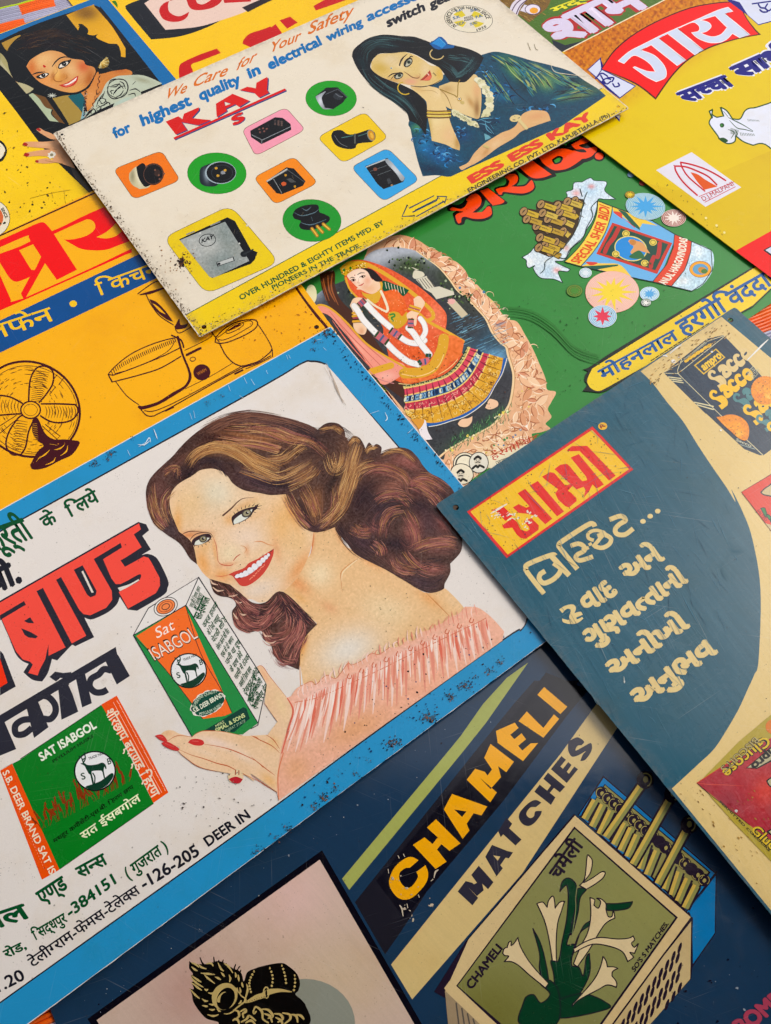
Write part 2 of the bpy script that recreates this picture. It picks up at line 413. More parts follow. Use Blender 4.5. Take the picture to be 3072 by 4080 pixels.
TD, TE, TF = (0, 1000, 1000), (1000, 1000, 1000), (2000, 1000, 1000)
TG, TH, TI = (0, 2000, 1000), (1000, 2000, 1000), (2000, 2000, 1000)
TJ, TK, TL = (0, 3000, 1000), (1000, 3000, 1000), (2000, 3000, 1000)
def Z(x, y, s=500): return (x, y, s)
Q4 = 500 * 1666 / 952
LV = [0.0, 0.0048, 0.0083, 0.0118, 0.0153, 0.0190]
def pt(tile, x, y): k = tile[2] / 1666; return (tile[0] + x * k, tile[1] + y * k)
# ================================================================ woven mat on the ground
def build_mat():
    """flat woven mat: bundles of thin cords in orange, grey-white and lime running across one another"""
    me = bpy.data.meshes.new('woven_mat'); V = []; F = []; C = []
    cols = [lin('#f26a1c'), lin('#a9a9bf'), lin('#e8641c'), lin('#c4e000'), lin('#f07020'), lin('#b4b2c8')]
    th = math.radians(24); ux = np.array([math.cos(th), math.sin(th)]); uy = np.array([-math.sin(th), math.cos(th)])
    BW, CW_, n = 0.056, 0.0046, 12; prof = [(-0.5, 0), (-0.36, 0.75), (0, 1.0), (0.36, 0.75), (0.5, 0)]
    def cord(p, d, side, length, col, hump):
        k0 = len(V); seg = 6; r = random.uniform(0.9, 1.1)
        for i in range(seg + 1):
            t = i / seg; c = p + d * length * (t - .5); h = 0.0002 + hump * 1.6 * math.sin(math.pi * t) ** 0.6
            for (o, zz) in prof:
                q = c + side * o * CW_ * r; V.append((q[0], q[1], h - 0.0006 + zz * 0.0026)); C.append(col)
        for i in range(seg):
            for j in range(4):
                a = k0 + i * 5 + j; F.append((a, a + 1, a + 6, a + 5))
    run = [0, 0]
    def field(cx0, cx1, cy0, cy1):
        nx = int((cx1 - cx0) / BW); ny = int((cy1 - cy0) / BW)
        for a in range(nx):
            for b in range(ny):
                c = np.array([cx0 + (a + .5) * BW, cy0 + (b + .5) * BW])
                W = ux * c[0] + uy * c[1] - MAT_O
                for k in range(12):
                    if run[0] <= 0: run[0] = random.choice((4, 5, 6, 8)); run[1] = (run[1] + random.choice((1, 1, 2, 3))) % 6
                    run[0] -= 1; col = cols[run[1]]
                    o = (k + .5) / 12 - .5
                    cord(W + uy * o * BW, ux, uy, BW * 1.02, col * random.uniform(.85, 1.1), 0.0006)
    global MAT_O
    MAT_O = np.array([0.0, 0.0])
    field(-0.75, 1.05, -0.25, 1.45)
    me.from_pydata(V, [], F); me.update()
    ca = me.color_attributes.new('Col', 'FLOAT_COLOR', 'POINT'); arr = np.ones((len(V), 4), np.float32); arr[:, :3] = np.array(C); ca.data.foreach_set('color', arr.ravel())
    for p in me.polygons: p.use_smooth = True
    m = bpy.data.materials.new('woven_cord'); m.use_nodes = True; t = m.node_tree; b = t.nodes['Principled BSDF']; at = t.nodes.new('ShaderNodeAttribute'); at.attribute_name = 'Col'
    t.links.new(at.outputs['Color'], b.inputs['Base Color']); b.inputs['Roughness'].default_value = 0.45
    me.materials.append(m); o = bpy.data.objects.new('woven_mat', me); COL.objects.link(o); o['kind'] = 'stuff'
    o['label'] = 'ribbed woven plastic mat in orange, grey and lime under the signs'; o['category'] = 'mat'
    g = bpy.data.meshes.new('ground'); g.from_pydata([(-30, -30, -0.002), (30, -30, -0.002), (30, 30, -0.002), (-30, 30, -0.002)], [], [(0, 1, 2, 3)])
    g.materials.append(plain('ground', '#6b6258', 0.9)); o = bpy.data.objects.new('ground', g); COL.objects.link(o); o['kind'] = 'structure'
build_mat()
# unseen sheet added above and behind the camera to darken the lower signs
me = bpy.data.meshes.new('added_shade_sheet'); V = []; F = []
for j in range(13):
    for i in range(25):
        x = -3 + 6 * i / 24; y = 0.25 - 3.0 * j / 12; V.append((x, y, 1.25 + 0.12 * j / 12 - 0.05 * math.sin(math.pi * i / 6) ** 2 * (1 - abs(j - 6) / 8)))
for j in range(12):
    for i in range(24): a = j * 25 + i; F.append((a, a + 1, a + 26, a + 25))
k = len(V)
for i in range(25): V.append((V[i][0], V[i][1] + .004, V[i][2] - (.03 if i % 2 else .05)))
for i in range(24): F.append((i, i + 1, k + i + 1, k + i))
me.from_pydata(V, [], F); me.materials.append(plain('shade_sheet_brown', '#4a3c34', .9)); o = bpy.data.objects.new('added_shade_sheet', me); COL.objects.link(o); o['kind'] = 'structure'
# ================================================================ dark blue matches sign
z = LV[1]
a = (205, 4040); corner = beyond(z, (1279, 3390), (1000, 3588), 0.0)
P1, P2, P3 = unproject([(1279, 3390), (1000, 3588), (1636, 4000)], z)
u = (P1 - P2) / np.linalg.norm(P1 - P2); v_ = np.array([u[1], -u[0]])
o0 = unproject([(216, 4060)], z)[0] + (-v_) * 0.045
MT = Sign('matchbox_sign', "dark navy tin sign printed with a matchbox, under the white woman sign's lower edge", z,
          [W3(o0), W3(o0 + v_ * 0.50), W3(o0 + v_ * 0.50 + u * 0.80), W3(o0 + u * 0.80)], '#253c56', grime=.3, scratch=.16, rust=.35, rough=.12, fade=.04, spec=.8, streak=(.75, .12, False))
p = MT.part('stripe_print', label='slanted stripes in pale green, black and cream')
p.poly(T(TK, '605,835 1300,0 1400,0 652,908'), '#a6ad62', curve=False)
p.poly(T(TK, '1300,0 1390,-110 1530,-310 1545,-330 1700,-500 1840,-600 1560,-200 1400,0'), '#a6ad62', curve=False)
p.poly(T(TK, '690,990 1480,0 1740,-320 1880,-480 2180,-480 1990,-240 1666,150 1000,1180 890,1338'), '#26262e', curve=False)
p.poly(T(TK, '830,850 1545,0 1655,-130 1958,-535 2240,-420 2100,-250 1666,330 1018,1098'), '#1c1c24', curve=False)
p.poly(T(TK, '930,1405 2060,0 2300,-335 2440,-180 1800,800 1070,1636'), '#d6bd84', curve=False)
p.build()
p = MT.part('lettering', label='bold yellow capitals CHAMELI on a black stripe')
Y = '#f2ad0c'
def qtext(p, body, a, b, h, col, **k): p.text(body, a, b, h, col, **k)
# letters traced one by one
p.poly(T(TK, '1112,712* 1062,690 1005,712 948,768 917,848 930,905 968,955 1015,974 1070,960 1130,905 1168,850 1176,795 1158,745* 1098,790* 1108,825 1075,878 1038,897 1003,872 984,832 990,792 1025,765 1055,762*'), Y)
p.poly(T(TK, '1075,610 1152,560 1205,605 1240,560* 1200,525 1168,495 1228,440 1390,600 1318,650* 1264,605 1235,640 1298,722 1225,770'), Y, curve=False)
p.poly(T(TK, '1280,375 1335,272 1568,355 1530,415 1478,400 1432,470 1450,515 1405,570'), Y, [T(TK, '1348,375 1430,388 1402,425')], curve=False)
p.poly(T(TK, '1432,178 1488,105 1552,125 1570,150 1600,110 1548,32 1590,-60 1745,58 1695,128 1640,88 1660,160 1590,240 1520,165 1632,262 1588,328'), Y, curve=False)
p.poly(T(TI, '-40,1520 85,1465 110,1500 55,1545 82,1575 130,1535 160,1575 108,1618 135,1650 190,1603 240,1600 140,1720 -28,1600'), Y, curve=False)
p.poly(T(TI, '110,1455 165,1390 275,1500 345,1410 380,1440 275,1565'), Y, curve=False)
p.poly(T(TI, '235,1280 280,1228 434,1360 388,1408'), Y, curve=False)
p.build()
p = MT.part('lettering', label='dark capitals MATCHES on a cream stripe'); DK = '#33323f'
p.poly(T(TK, '1372,920 1425,850 1470,862 1480,872 1500,862 1462,810 1512,748 1610,858 1574,905 1535,868 1545,912 1500,950 1440,890 1508,962 1470,1012'), DK, curve=False)
p.poly(T(TK, '1555,690 1600,610 1700,650 1740,660 1712,700 1690,695 1655,745 1672,765 1630,820'), DK, [T(TK, '1608,680 1655,688 1638,715')], curve=False)
p.poly(T(TL, '-25,520 30,430 68,470 48,500 130,575 90,615 8,540 -8,560'), DK, curve=False)
p.poly(T(TL, '262,330* 225,312 180,330 125,385 112,430 135,470 175,485 215,465 255,415 265,385* 222,388 212,420 188,432 165,415 165,392 190,362 225,360*'), DK)
p.poly(T(TL, '215,258 250,210 300,250 325,215 275,172 305,130 420,225 385,262 345,232 318,265 355,295 325,345'), DK, curve=False)
p.poly(T(TL, '325,108 395,20 425,45 388,90 405,105 440,60 462,80 430,125 445,138 480,90 505,108 430,200'), DK, curve=False)
p.poly(T(TI, '440,1590* 500,1562 545,1590 528,1615* 500,1620 490,1650 540,1625 590,1600 595,1650 555,1710 520,1720* 535,1680 555,1655 510,1680 465,1690 440,1650'), DK)
p.build()
pan = MT.part('panel_print', label='pinkish cream panel in a black frame')
pan.poly([(1283, 3388), (348, 4060), (440, 4200), (1750, 4200)], '#181820', curve=False)
pan.paint([(1274, 3425, 1), (385, 4065, 1), (470, 4200, 1), (1720, 4200, 1)], '#cdb5a6', [(1150, 3560, 200, 200, 0, '#e0bdb6', .8), (1350, 3900, 260, 200, 0, '#cfb89c', .8), (760, 3950, 200, 200, 0, '#b98f86', .6)], res=14, curve=False)
pan.disc(1215, 4080, 200, 180, 0, '#8f9286')
po = pan.build()
# crowned head with a peacock feather, black with gold line work
q = MT.part('figure_print', label='black and gold print of a peacock feather beside a crown'); ZF = Z(700, 3580); BK, GD = '#101014', '#c0aa70'
q.poly(T(ZF, '180,830* 245,870 330,870 420,870 480,850 560,830 640,850 700,890 770,930 840,960 880,1010 905,1100 950,980 1050,930 1180,890 1400,855 1500,900 1610,1000 1650,1120 1630,1220 1590,1270 1666,1340 1720,1400* 1720,1700 690,1700 560,1640 420,1600 350,1540 280,1450 230,1360 215,1270 180,1190* 240,1200 210,1110* 240,1090 200,1020* 230,1000 180,930'), BK)
q.batch()
for s_ in ('325,785 345,840 365,870', '505,778 512,840 525,890', '575,820 570,860 600,900', '632,815 625,850 650,900', '670,860 672,890 690,920', '795,875 780,930 790,970', '852,900 820,950 830,1030', '865,950 855,1010 880,1080'):
    q.stroke(T(ZF, s_), [4, 6, 8], BK)
for s_ in ('205,850 260,870 310,915', '210,905 250,940 290,960', '400,868 470,860 500,900', '300,870 340,910 410,935', '560,850 600,930 640,965', '640,860 700,900 760,990', '330,990 420,1000 520,1010', '380,1010 430,1060 520,1130', '210,1020 290,1080 340,1110', '205,1040 260,1110 370,1180', '205,1110 290,1180 350,1220', '185,1195 260,1280 320,1330', '350,1330 390,1360 430,1360', '430,1250 480,1260 500,1245', '440,1400 490,1410 520,1400', '440,1470 490,1480 520,1468', '600,980 630,1010 650,1040', '705,1010 725,1060 715,1110', '790,980 800,1020 795,1050', '830,1010 835,1060 840,1100', '880,1110 885,1150 895,1180', '815,1180 820,1230 830,1240', '850,1180 860,1230 850,1270', '830,1400 860,1380 870,1350', '520,1040 570,1060 600,1080', '420,1540 500,1560 570,1540', '545,1460 575,1490 600,1500', '940,1130 955,1220 905,1380', '350,1420 400,1430 430,1430', '380,1200 410,1215 430,1200'):
    q.stroke(T(ZF, s_), [2, 9, 3], GD)
q.end()
c = pt(ZF, 650, 1300); q.disc(c[0], c[1], 49, 56, 35, GD); c = pt(ZF, 665, 1330); q.disc(c[0], c[1], 34, 46, 25, BK)
c = pt(ZF, 610, 1310); q.disc(c[0], c[1], 12, 26, 40, GD); c = pt(ZF, 668, 1360); q.disc(c[0], c[1], 24, 34, 0, BK)
q.stroke(T(ZF, '790,1180 870,1290 930,1350 800,1460 760,1500 700,1530 640,1530'), [3, 6, 6, 3], GD)
q.stroke(T(ZF, '925,1380 1000,1350 1080,1310 1150,1290 1210,1250 1290,1230 1400,1220 1540,1240'), [5, 18, 22, 20, 22, 14, 3], GD)
q.ring(*pt(ZF, 1203, 1250), 11, 22, 0, 5, GD); q.disc(*pt(ZF, 1203, 1255), 4, 12, 0, BK)
q.batch()
for k in range(26):
    q.disc(*pt(ZF, 950 + k * 16, 1372 - k * 5.0 + (k % 2) * 22 - (k > 13) * (k - 13) * -3), 1.8, 1.8, 0, BK, n=8)
for (x0, y0, x1, y1, n, b) in ((1040, 970, 1000, 1240, 8, 40), (1250, 925, 1275, 1160, 6, 25), (1410, 890, 1465, 1120, 6, 10), (1580, 1020, 1570, 1215, 5, 10)):
    for k in range(n):
        t = k / (n - 1); q.disc(*pt(ZF, x0 + (x1 - x0) * t + (math.sin(t * 3.1) * b * (-1 if x0 < 1100 else 1)), y0 + (y1 - y0) * t), 4.5 if k else 3, 5, 0, GD, n=10)
for s_ in ('770,1480 830,1500 840,1560 800,1600', '860,1500 920,1470 930,1500 890,1530 900,1580', '760,1620 790,1600 830,1620 840,1666', '1030,1500 1060,1440 1120,1470 1150,1520 1160,1600 1230,1650', '1070,1500 1040,1520 1030,1490', '1150,1470 1230,1480 1290,1560 1230,1590', '1180,1530 1250,1560 1280,1640', '1310,1530 1390,1540 1420,1600 1360,1640', '1330,1580 1400,1620 1420,1680', '1420,1520 1510,1540 1520,1600 1450,1660', '1540,1540 1600,1560 1620,1640', '1610,1540 1666,1560 1700,1600', '870,1640 940,1600 980,1560 1060,1620', '930,1650 1000,1620 1050,1660'):
    q.stroke(T(ZF, s_), [5, 11, 6], GD)
q.end(); q.par = po; q.build()
# the matchbox
m = MT.part('matchbox_print', label='matchbox print with white jasmine flowers and yellow matches'); INK = '#2a2230'
CR, OL, LB, BU = '#d6bd8c', '#8a8a58', '#d3c18a', '#1f78b4'
m.poly(T(TL, '505,410 672,150 1425,800 1418,1200 1265,1420 1255,1500 1215,1100'), INK, curve=False)
m.poly(T(TL, '512,412 675,165 1415,802 1235,1060'), BU, curve=False)
m.poly(T(TL, '560,400 682,205 1385,792 1215,1050'), INK, curve=False)
m.poly(T(TL, '1240,1050 1418,815 1412,1195 1268,1400 1262,1100'), BU, curve=False)
m.stroke(T(TL, '1225,1050 1425,790'), 7, INK, curve=False)
m.poly(T(TL, '566,396 684,214 1370,790 1212,1030'), '#8f8a55', curve=False)
mo = m
m.batch()
def bead(x, y): 
    m.disc(*pt(TL, x, y), 27, 25, 40, INK); m.ring(*pt(TL, x - 8, y), 17, 19, 0, 3.2, '#a69a5c', a0=100, a1=290, n=14); m.disc(*pt(TL, x + 2, y + 4), 7, 9, 20, '#a69a5c', n=10); m.ring(*pt(TL, x + 6, y), 17, 19, 0, 3, '#a69a5c', a0=-50, a1=60, n=10)
for i in range(17):
    t = i / 16; bead(662 + t * 680, 265 + t * 578)
m.end()
def match(x0, y0, x1, y1, head=False):
    dx, dy = x1 - x0, y1 - y0; l = math.hypot(dx, dy); nx, ny = -dy / l, dx / l
    m.stroke([pt(TL, x0, y0), pt(TL, x1, y1)], 44, INK, curve=False, cap=False)
    for off, wd, c in ((7, 20, '#cdb05c'), (-11, 14, '#8f9058')):
        m.stroke([pt(TL, x0 - nx * off, y0 - ny * off), pt(TL, x1 - nx * off, y1 - ny * off)], wd, c, curve=False, cap=False)
    if head:
        m.disc(*pt(TL, x1 + dx / l * 38, y1 + dy / l * 38), 34, 36, 0, INK); m.ring(*pt(TL, x1 + dx / l * 38, y1 + dy / l * 38), 24, 26, 0, 5, '#a69a5c', a0=-110, a1=70, n=16)
        m.disc(*pt(TL, x1 + dx / l * 42, y1 + dy / l * 42), 10, 13, 0, '#a69a5c')
for (bx, by, tx, ty) in ((550, 440, 620, 315), (600, 490, 672, 345), (650, 540, 725, 385), (745, 610, 822, 468), (790, 650, 862, 500), (835, 690, 900, 545), (920, 770, 968, 605), (965, 810, 1030, 650), (1085, 905, 1130, 745), (1130, 945, 1180, 790), (1170, 985, 1235, 835), (1215, 1030, 1290, 880)):
    match(bx, by, tx, ty)
match(690, 560, 930, 210, True); match(870, 740, 1115, 305, True); match(1035, 870, 1225, 510, True)
m.build()
m = MT.part('matchbox_print', label='olive matchbox label with white jasmine flowers')
m.poly(T(TL, '478,405 1268,1098 1255,1500 620,2200 -450,1585 -240,1250'), INK, curve=False)
m.poly(T(TL, '485,415 1253,1090 480,2140 -380,1590 -222,1238'), CR, curve=False)
m.poly([pt(Z(1750, 3580), 65, 1190), pt(TL, 485, 415), pt(TL, 1250, 1092), pt(TL, 620, 1960), (2250, 4260), (1980, 4230)], CR, curve=False)
m.poly([pt(Z(1750, 3580), 75, 1220), pt(Z(1750, 3580), 540, 1666), pt(Z(1750, 3580), 800, 1950), pt(Z(1750, 3580), 130, 1800)], '#a08c70', curve=False)
for k in range(4): m.stroke([pt(Z(1750, 3580), 225 + k * 75, 1390 + k * 70), pt(Z(1750, 3580), 270 + k * 75, 1750)], 6, '#5b5550', curve=False)
m.poly([pt(TL, 480, 488), pt(TL, 1168, 1092), pt(TL, 560, 1950), (2230, 4220), (2000, 4100), pt(Z(1750, 3580), 225, 1160)], INK, curve=False)
m.paint([pt(TL, 483, 505) + (1,), pt(TL, 1150, 1093) + (1,), pt(TL, 545, 1945) + (1,), (2225, 4200, 1), (2010, 4090, 1), pt(Z(1750, 3580), 245, 1160) + (1,)], OL, [(2600, 3600, 260, 200, 0, '#94935a', .7), (1950, 4050, 250, 200, 0, '#6e6c34', .7)], res=16, curve=False)
m.poly(T(TL, '1256,1118 1250,1500 640,2190 480,2150 1080,1340'), '#c9b283', curve=False)
m.stroke(T(TL, '1262,1095 1080,1330 480,2150'), 7, INK, curve=False)
m.batch()
for i in range(11):
    for j in range(5):
        x, y = 1180 - i * 42 - j * 2 + j * 2, 1295 + i * 56 + j * 66
        if x + 0.76 * y > 2545 - 0 or j > 4: 
            pass
        if (1250 - x) * 1.31 + 1500 - y < 30: continue
        m.disc(*pt(TL, x + (j % 2) * -14, y), 6.5, 24, 17, INK, n=12)
m.end()
GR = '#12402c'
def ol(s_, col=GR, wd=4.5): m.outlined(T(TL, s_), col, wd, INK)
ol('385,920* 400,855 440,830 485,860 498,920 490,1050 470,1150 430,1270 480,1270 470,1340 540,1150 640,1100 700,1090 560,1160 500,1230 460,1400 510,1420 540,1480 560,1360 580,1330* 585,1450 540,1560 440,1700 360,1690 345,1480 325,1380 375,1380 400,1250 430,1100 440,950 430,880 405,895')
ol('497,990 500,905 560,905 520,960 505,1060 470,1190 455,1185')
ol('205,1165* 255,1260 290,1390 310,1520 290,1540 250,1440 250,1330')
ol('685,1000* 760,1000 868,988* 840,1030 760,1045 690,1040')
ol('345,1650 460,1610 560,1600 680,1650 700,1700 380,1760')
ol('140,1666 160,1620 210,1605 260,1660 320,1600 255,1530 320,1510 380,1600 360,1800 120,1800')
CRM = '#dcc79c'
def fl(s_): m.outlined(T(TL, s_), CRM, 4.5, INK)
fl('515,880* 550,830 565,690 580,685 600,720 585,800 540,860 600,830 660,790 685,795 670,830 620,870 560,905*')
fl('232,1000* 270,990 300,1025* 310,980 338,950 350,990 352,1030* 385,990 415,985* 395,1050 370,1130 360,1250 362,1385* 335,1380* 315,1250 285,1120')
fl('585,960* 615,975 610,1010* 640,1030 655,985 630,965 660,970 690,1000 690,1040* 705,1085 730,1085 740,1045 750,1095* 690,1130 640,1200 590,1290 500,1420* 475,1400* 520,1290 570,1190 590,1080')
fl('475,1300* 560,1250 650,1225 760,1235 840,1230 870,1215* 880,1240 860,1265 880,1290 905,1265 880,1330* 850,1325 870,1350 870,1360 835,1385* 800,1320 720,1285 600,1270 480,1325*')
fl('5,1330* 15,1300 35,1290* 45,1260 60,1250 60,1280* 80,1265 105,1225* 130,1300 200,1410 310,1530* 290,1560* 190,1480 110,1410 60,1385 15,1385* 45,1350 20,1345')
fl('470,1666* 600,1520 650,1430 672,1350* 690,1380 700,1420* 740,1420 770,1430* 735,1450 730,1480* 760,1520 760,1555* 700,1540 640,1570 510,1640 470,1680')
m.stroke(T(TL, '500,880 490,960 488,1060 455,1280'), 3, '#8a8a60')
m.build()
m = MT.part('lettering', label='small black words on the matchbox label')
m.text('चमेली', pt(TL, 375, 850), pt(TL, 545, 610), pt(TL, 312, 800), INK, off=.03)
m.text('CHAMELI', pt(Z(1750, 3580), 430, 1215), pt(Z(1750, 3580), 845, 665), pt(Z(1750, 3580), 345, 1140), INK, off=.035)
m.text("SO'S S MATCHES.", pt(TL, 880, 1455), pt(TL, 1108, 1135), pt(TL, 858, 1432), INK, off=.03)
m.build()
m = MT.part('lettering', label='pink word cut off by the picture edge')
m.text('BOMBAY', pt(Z(2572, 3580), 1290, 1810), pt(Z(2572, 3580), 2150, 1150), pt(Z(2572, 3580), 1140, 1660), '#a8465c', off=.055); m.build()
q = MT.part('paint_chips', label='white chipped spots in the paint')
q.specks([(1550, 3440), (1750, 3600), (1640, 3680), (1540, 3520)], 26, 1.5, 7, ['#b9ab98', '#cabda6'])
for s_ in ('985,1010 1000,1030 1010,1085', '1035,1000 1042,1030', '975,680 985,700', '1010,670 1022,690', '910,770 915,800', '1215,830 1225,790 1245,775', '1195,850 1210,838', '1110,940 1118,960'):
    q.stroke(T(TK, s_), [3, 7, 3], '#c9bda8')
q.specks([(60, 4080), (1200, 3330), (1900, 2800), (2000, 2900), (1300, 3420), (420, 4080)], 45, 0.8, 3.2, ['#8f9aa6', '#c2c4c2', '#0b1a2b'])
q.specks([(2600, 3700), (3072, 3560), (3072, 4080), (2700, 4080)], 22, 1, 5, ['#8f9aa6', '#0b1a2b', '#0b1a2b'])
q.build('stuff')
# ================================================================ green sign with the dancer picture
z = LV[1]
bl = cross((2986, 1268), (3072, 1209), (1215, 1147), (1341, 1318))
A0, A1, A2 = unproject([(2986, 1268), (3072, 1209), (1215, 1147)], z)
u = (A1 - A0) / np.linalg.norm(A1 - A0); v_ = np.array([-u[1], u[0]])
cb = unproject([(1841, 2048)], z)[0]            # somewhere on the lower edge, under the biscuit sign
cb = A0 + u * np.dot(cb - A0, u)
lft = A2 - v_ * np.dot(A2 - cb, v_) ; lft = cb + u * (np.dot(A2 - cb, u) - 0.008)
BD = Sign('bidi_sign', 'green tin sign with a dancer in an ornate oval and a paper packet', z,
          [W3(lft), W3(lft + u * 0.80), W3(lft + u * 0.80 + v_ * 0.53), W3(lft + v_ * 0.53)], '#3b8740', grime=.12, scratch=.12, rust=.5, rough=.15, fade=.1)
# red Hindi heading with a black shadow line
m = BD.part('lettering', label='orange red Hindi heading outlined in black, half hidden by the sign above'); OR = '#f4501c'
Z3_, Z20 = Z(1600, 400), Z(2050, 650)
heads = [
 (Z3_, '600,1430* 640,1370 720,1390 790,1370 830,1330 870,1250* 960,1200 1040,1210 1110,1290 1090,1400 1010,1480 960,1500* 1050,1490 1130,1400 1190,1380* 1200,1400 1215,1500 1190,1560 1090,1605 960,1605 860,1580 830,1640 780,1660* 720,1640 690,1560 680,1500 720,1470 690,1470 620,1470'),
 (Z3_, '990,1205* 1140,1150* 1380,1330 1400,1370 1330,1390 1200,1405*'),
 (Z3_, '1230,1170 1290,1140 1370,1120 1390,1060 1360,1000 1400,960* 1500,930 1560,1000 1560,1080 1530,1130* 1640,1110 1700,1040 1760,1080* 1780,1160 1720,1230 1600,1265 1450,1250 1370,1240 1340,1270 1290,1265 1240,1215'),
 (TC, '60,1095* 210,1045* 355,1155 330,1180 270,1200* 180,1190'),
 (TC, '210,1030* 400,960* 545,1000 560,1060 500,1110 420,1140 330,1150 270,1110 240,1080'),
 (TC, '430,955* 560,900* 640,960 660,1000 600,1060 530,1080 470,1060 430,1020'),
]
inner = [
 (Z3_, '640,1440* 680,1420 780,1440 840,1410 880,1340* 860,1310 930,1250* 1000,1240 1060,1310 1040,1400 940,1490* 1070,1480 1130,1420 1160,1405* 1190,1430 1190,1520 1080,1570 950,1570 850,1545 800,1560 790,1620* 750,1630 715,1540 750,1500 820,1480 740,1465 660,1460'),
 (Z3_, '1040,1200* 1150,1165* 1370,1335* 1330,1370 1210,1395*'),
 (Z3_, '1255,1180 1310,1160 1400,1140 1430,1070 1370,1020* 1420,980* 1500,975 1545,1020 1530,1090 1460,1140* 1560,1145 1650,1130 1720,1060 1750,1090* 1760,1160 1700,1210 1600,1235 1450,1225 1350,1215 1330,1250 1290,1245 1260,1200'),
 (TC, '95,1090* 200,1065* 330,1158* 265,1180 190,1175'),
 (TC, '240,1035* 300,1010 400,985 500,1010* 540,1040 500,1080 430,1120 350,1130 300,1105 270,1080'),
 (TC, '460,960* 540,915* 580,930 560,950 510,965 560,985 620,975 630,1000 590,1040 530,1055 490,1035 470,1000 520,1010 560,1010 540,990 490,990'),
]
for t, s_ in heads: m.poly(T(t, s_), '#12160f')
for t, s_ in inner: m.poly(T(t, s_), OR)
m.poly(T(TC, '330,1060* 370,1035 405,1045 390,1080 350,1090'), '#12160f'); m.poly(T(TC, '345,1065* 372,1048 390,1052 380,1072 355,1080'), '#3f9440')
m.disc(*pt(TC, 645, 1038), 24, 20, 0, '#12160f'); m.disc(*pt(TC, 645, 1036), 17, 14, 0, OR)
m.poly(T(Z3_, '780,1350* 820,1330 800,1360 740,1370'), '#3f9440'); m.poly(T(Z3_, '1060,1450* 1130,1380 1120,1420 1080,1445'), '#3f9440')
m.build()
# oval picture
pic = BD.part('oval_print', label='oval print of a dancer beside a lake in a carved frame')
frame = T(TE, '900,1555* 960,1540 1110,1530 1350,1605* 1700,1400* 1800,1310*') 
pic.paint([(1480, 960), (1558, 942), (1600, 936), (1660, 954), (1708, 984), (1744, 1000), (1774, 1030), (1816, 1042), (1852, 1075), (1870, 1108), (1905, 1138), (1936, 1174), (1965, 1200), (1990, 1235), (2018, 1270), (2060, 1282), (2090, 1330), (2120, 1384), (2147, 1444), (2174, 1510), (2180, 1552), (2215, 1562), (2198, 1600), (2183, 1630), (2197, 1662), (2174, 1688), (2192, 1708), (2156, 1722), (2118, 1730), (2120, 1756), (2066, 1792), (2000, 1832), (1900, 1895), (1830, 1950), (1770, 1880), (1600, 1640), (1400, 1300)],
          '#e8b890', [(2120, 1500, 50, 120, 0, '#efc29c', .8), (2100, 1680, 80, 60, 0, '#dba37c', .8), (2050, 1350, 60, 70, 0, '#eebd94', .8), (1950, 1800, 120, 50, -30, '#efd3a6', .8), (1700, 980, 160, 50, 20, '#d89c72', .8)], res=7, grain=.012)
pic.batch(True)
rnd = random.Random(3)
def onrim(t):   # centre line of the carved frame
    K = [(1560, 975), (1640, 985), (1735, 1030), (1810, 1085), (1880, 1160), (1960, 1245), (2030, 1330), (2080, 1420), (2110, 1510), (2118, 1590), (2100, 1680), (2050, 1740), (1960, 1785), (1860, 1850), (1800, 1900)]
    f = t * (len(K) - 1); i = min(int(f), len(K) - 2); f -= i; return K[i][0] * (1-f) + K[i+1][0] * f, K[i][1] * (1-f) + K[i+1][1] * f
for k in range(520):
    t = rnd.random(); x, y = onrim(t); wd = 18 + 46 * min(t * 1.3, 1); x += rnd.uniform(-wd, wd); y += rnd.uniform(-wd * .7, wd * .7)
    r = rnd.uniform(5, 24); a0 = rnd.uniform(0, 360); c = rnd.choice(['#b06a44', '#c68a62', '#f7dfc0', '#fbe8cf', '#a8603c', '#e8b488', '#f2cfa8', '#cc9068', '#f4d8b4'])
    P = [(x + r * (0.25 + u_ / 6) * math.cos(math.radians(a0 + u_ * 42)), y + r * (0.25 + u_ / 6) * math.sin(math.radians(a0 + u_ * 42)) * .8) for u_ in range(6)]
    pic.stroke(P, [1, rnd.uniform(2, 7), 1], c, cap=False)
for k in range(60):
    x, y = onrim(rnd.random()); x += rnd.uniform(-40, 40); y += rnd.uniform(-30, 30); pic.disc(x, y, rnd.uniform(3, 6), None, 0, rnd.choice(['#4a78a0', '#d96b6b', '#3f8a4a', '#e8d06a', '#f2f2f2', '#c8583a']), n=9)
pic.end()
pic.batch(True)
for k in range(120):
    t = (k // 2 + rnd.random()) / 60; x, y = onrim(t); side = (-1) ** k; wd = 14 + 38 * min(t * 1.3, 1); a0 = rnd.uniform(0, 6.283); l = rnd.uniform(16, 38); ca, sa = math.cos(a0), math.sin(a0); x += side * wd * rnd.random(); y += side * wd * .6 * rnd.random()
    Lf = lambda u_, q_: (x + l * (u_ * ca - q_ * sa), y + l * (u_ * sa + q_ * ca))
    pic.poly([Lf(-1, 0) + (1,), Lf(-.3, -.38), Lf(.5, -.3), Lf(1, 0) + (1,), Lf(.4, .3), Lf(-.4, .34)], rnd.choice(['#e6ae84', '#eebf98', '#dca078', '#f2cda8', '#d89674'])) if k < 90 else None
    pic.stroke([Lf(-1, 0), Lf(-.3, -.36), Lf(.5, -.3), Lf(1, 0)], [1, 4, 1], '#fae6cc'); pic.stroke([Lf(-1, .04), Lf(-.4, .36), Lf(.4, .32), Lf(1, .02)], [1, 4.5, 1], '#a8603e')
pic.end()
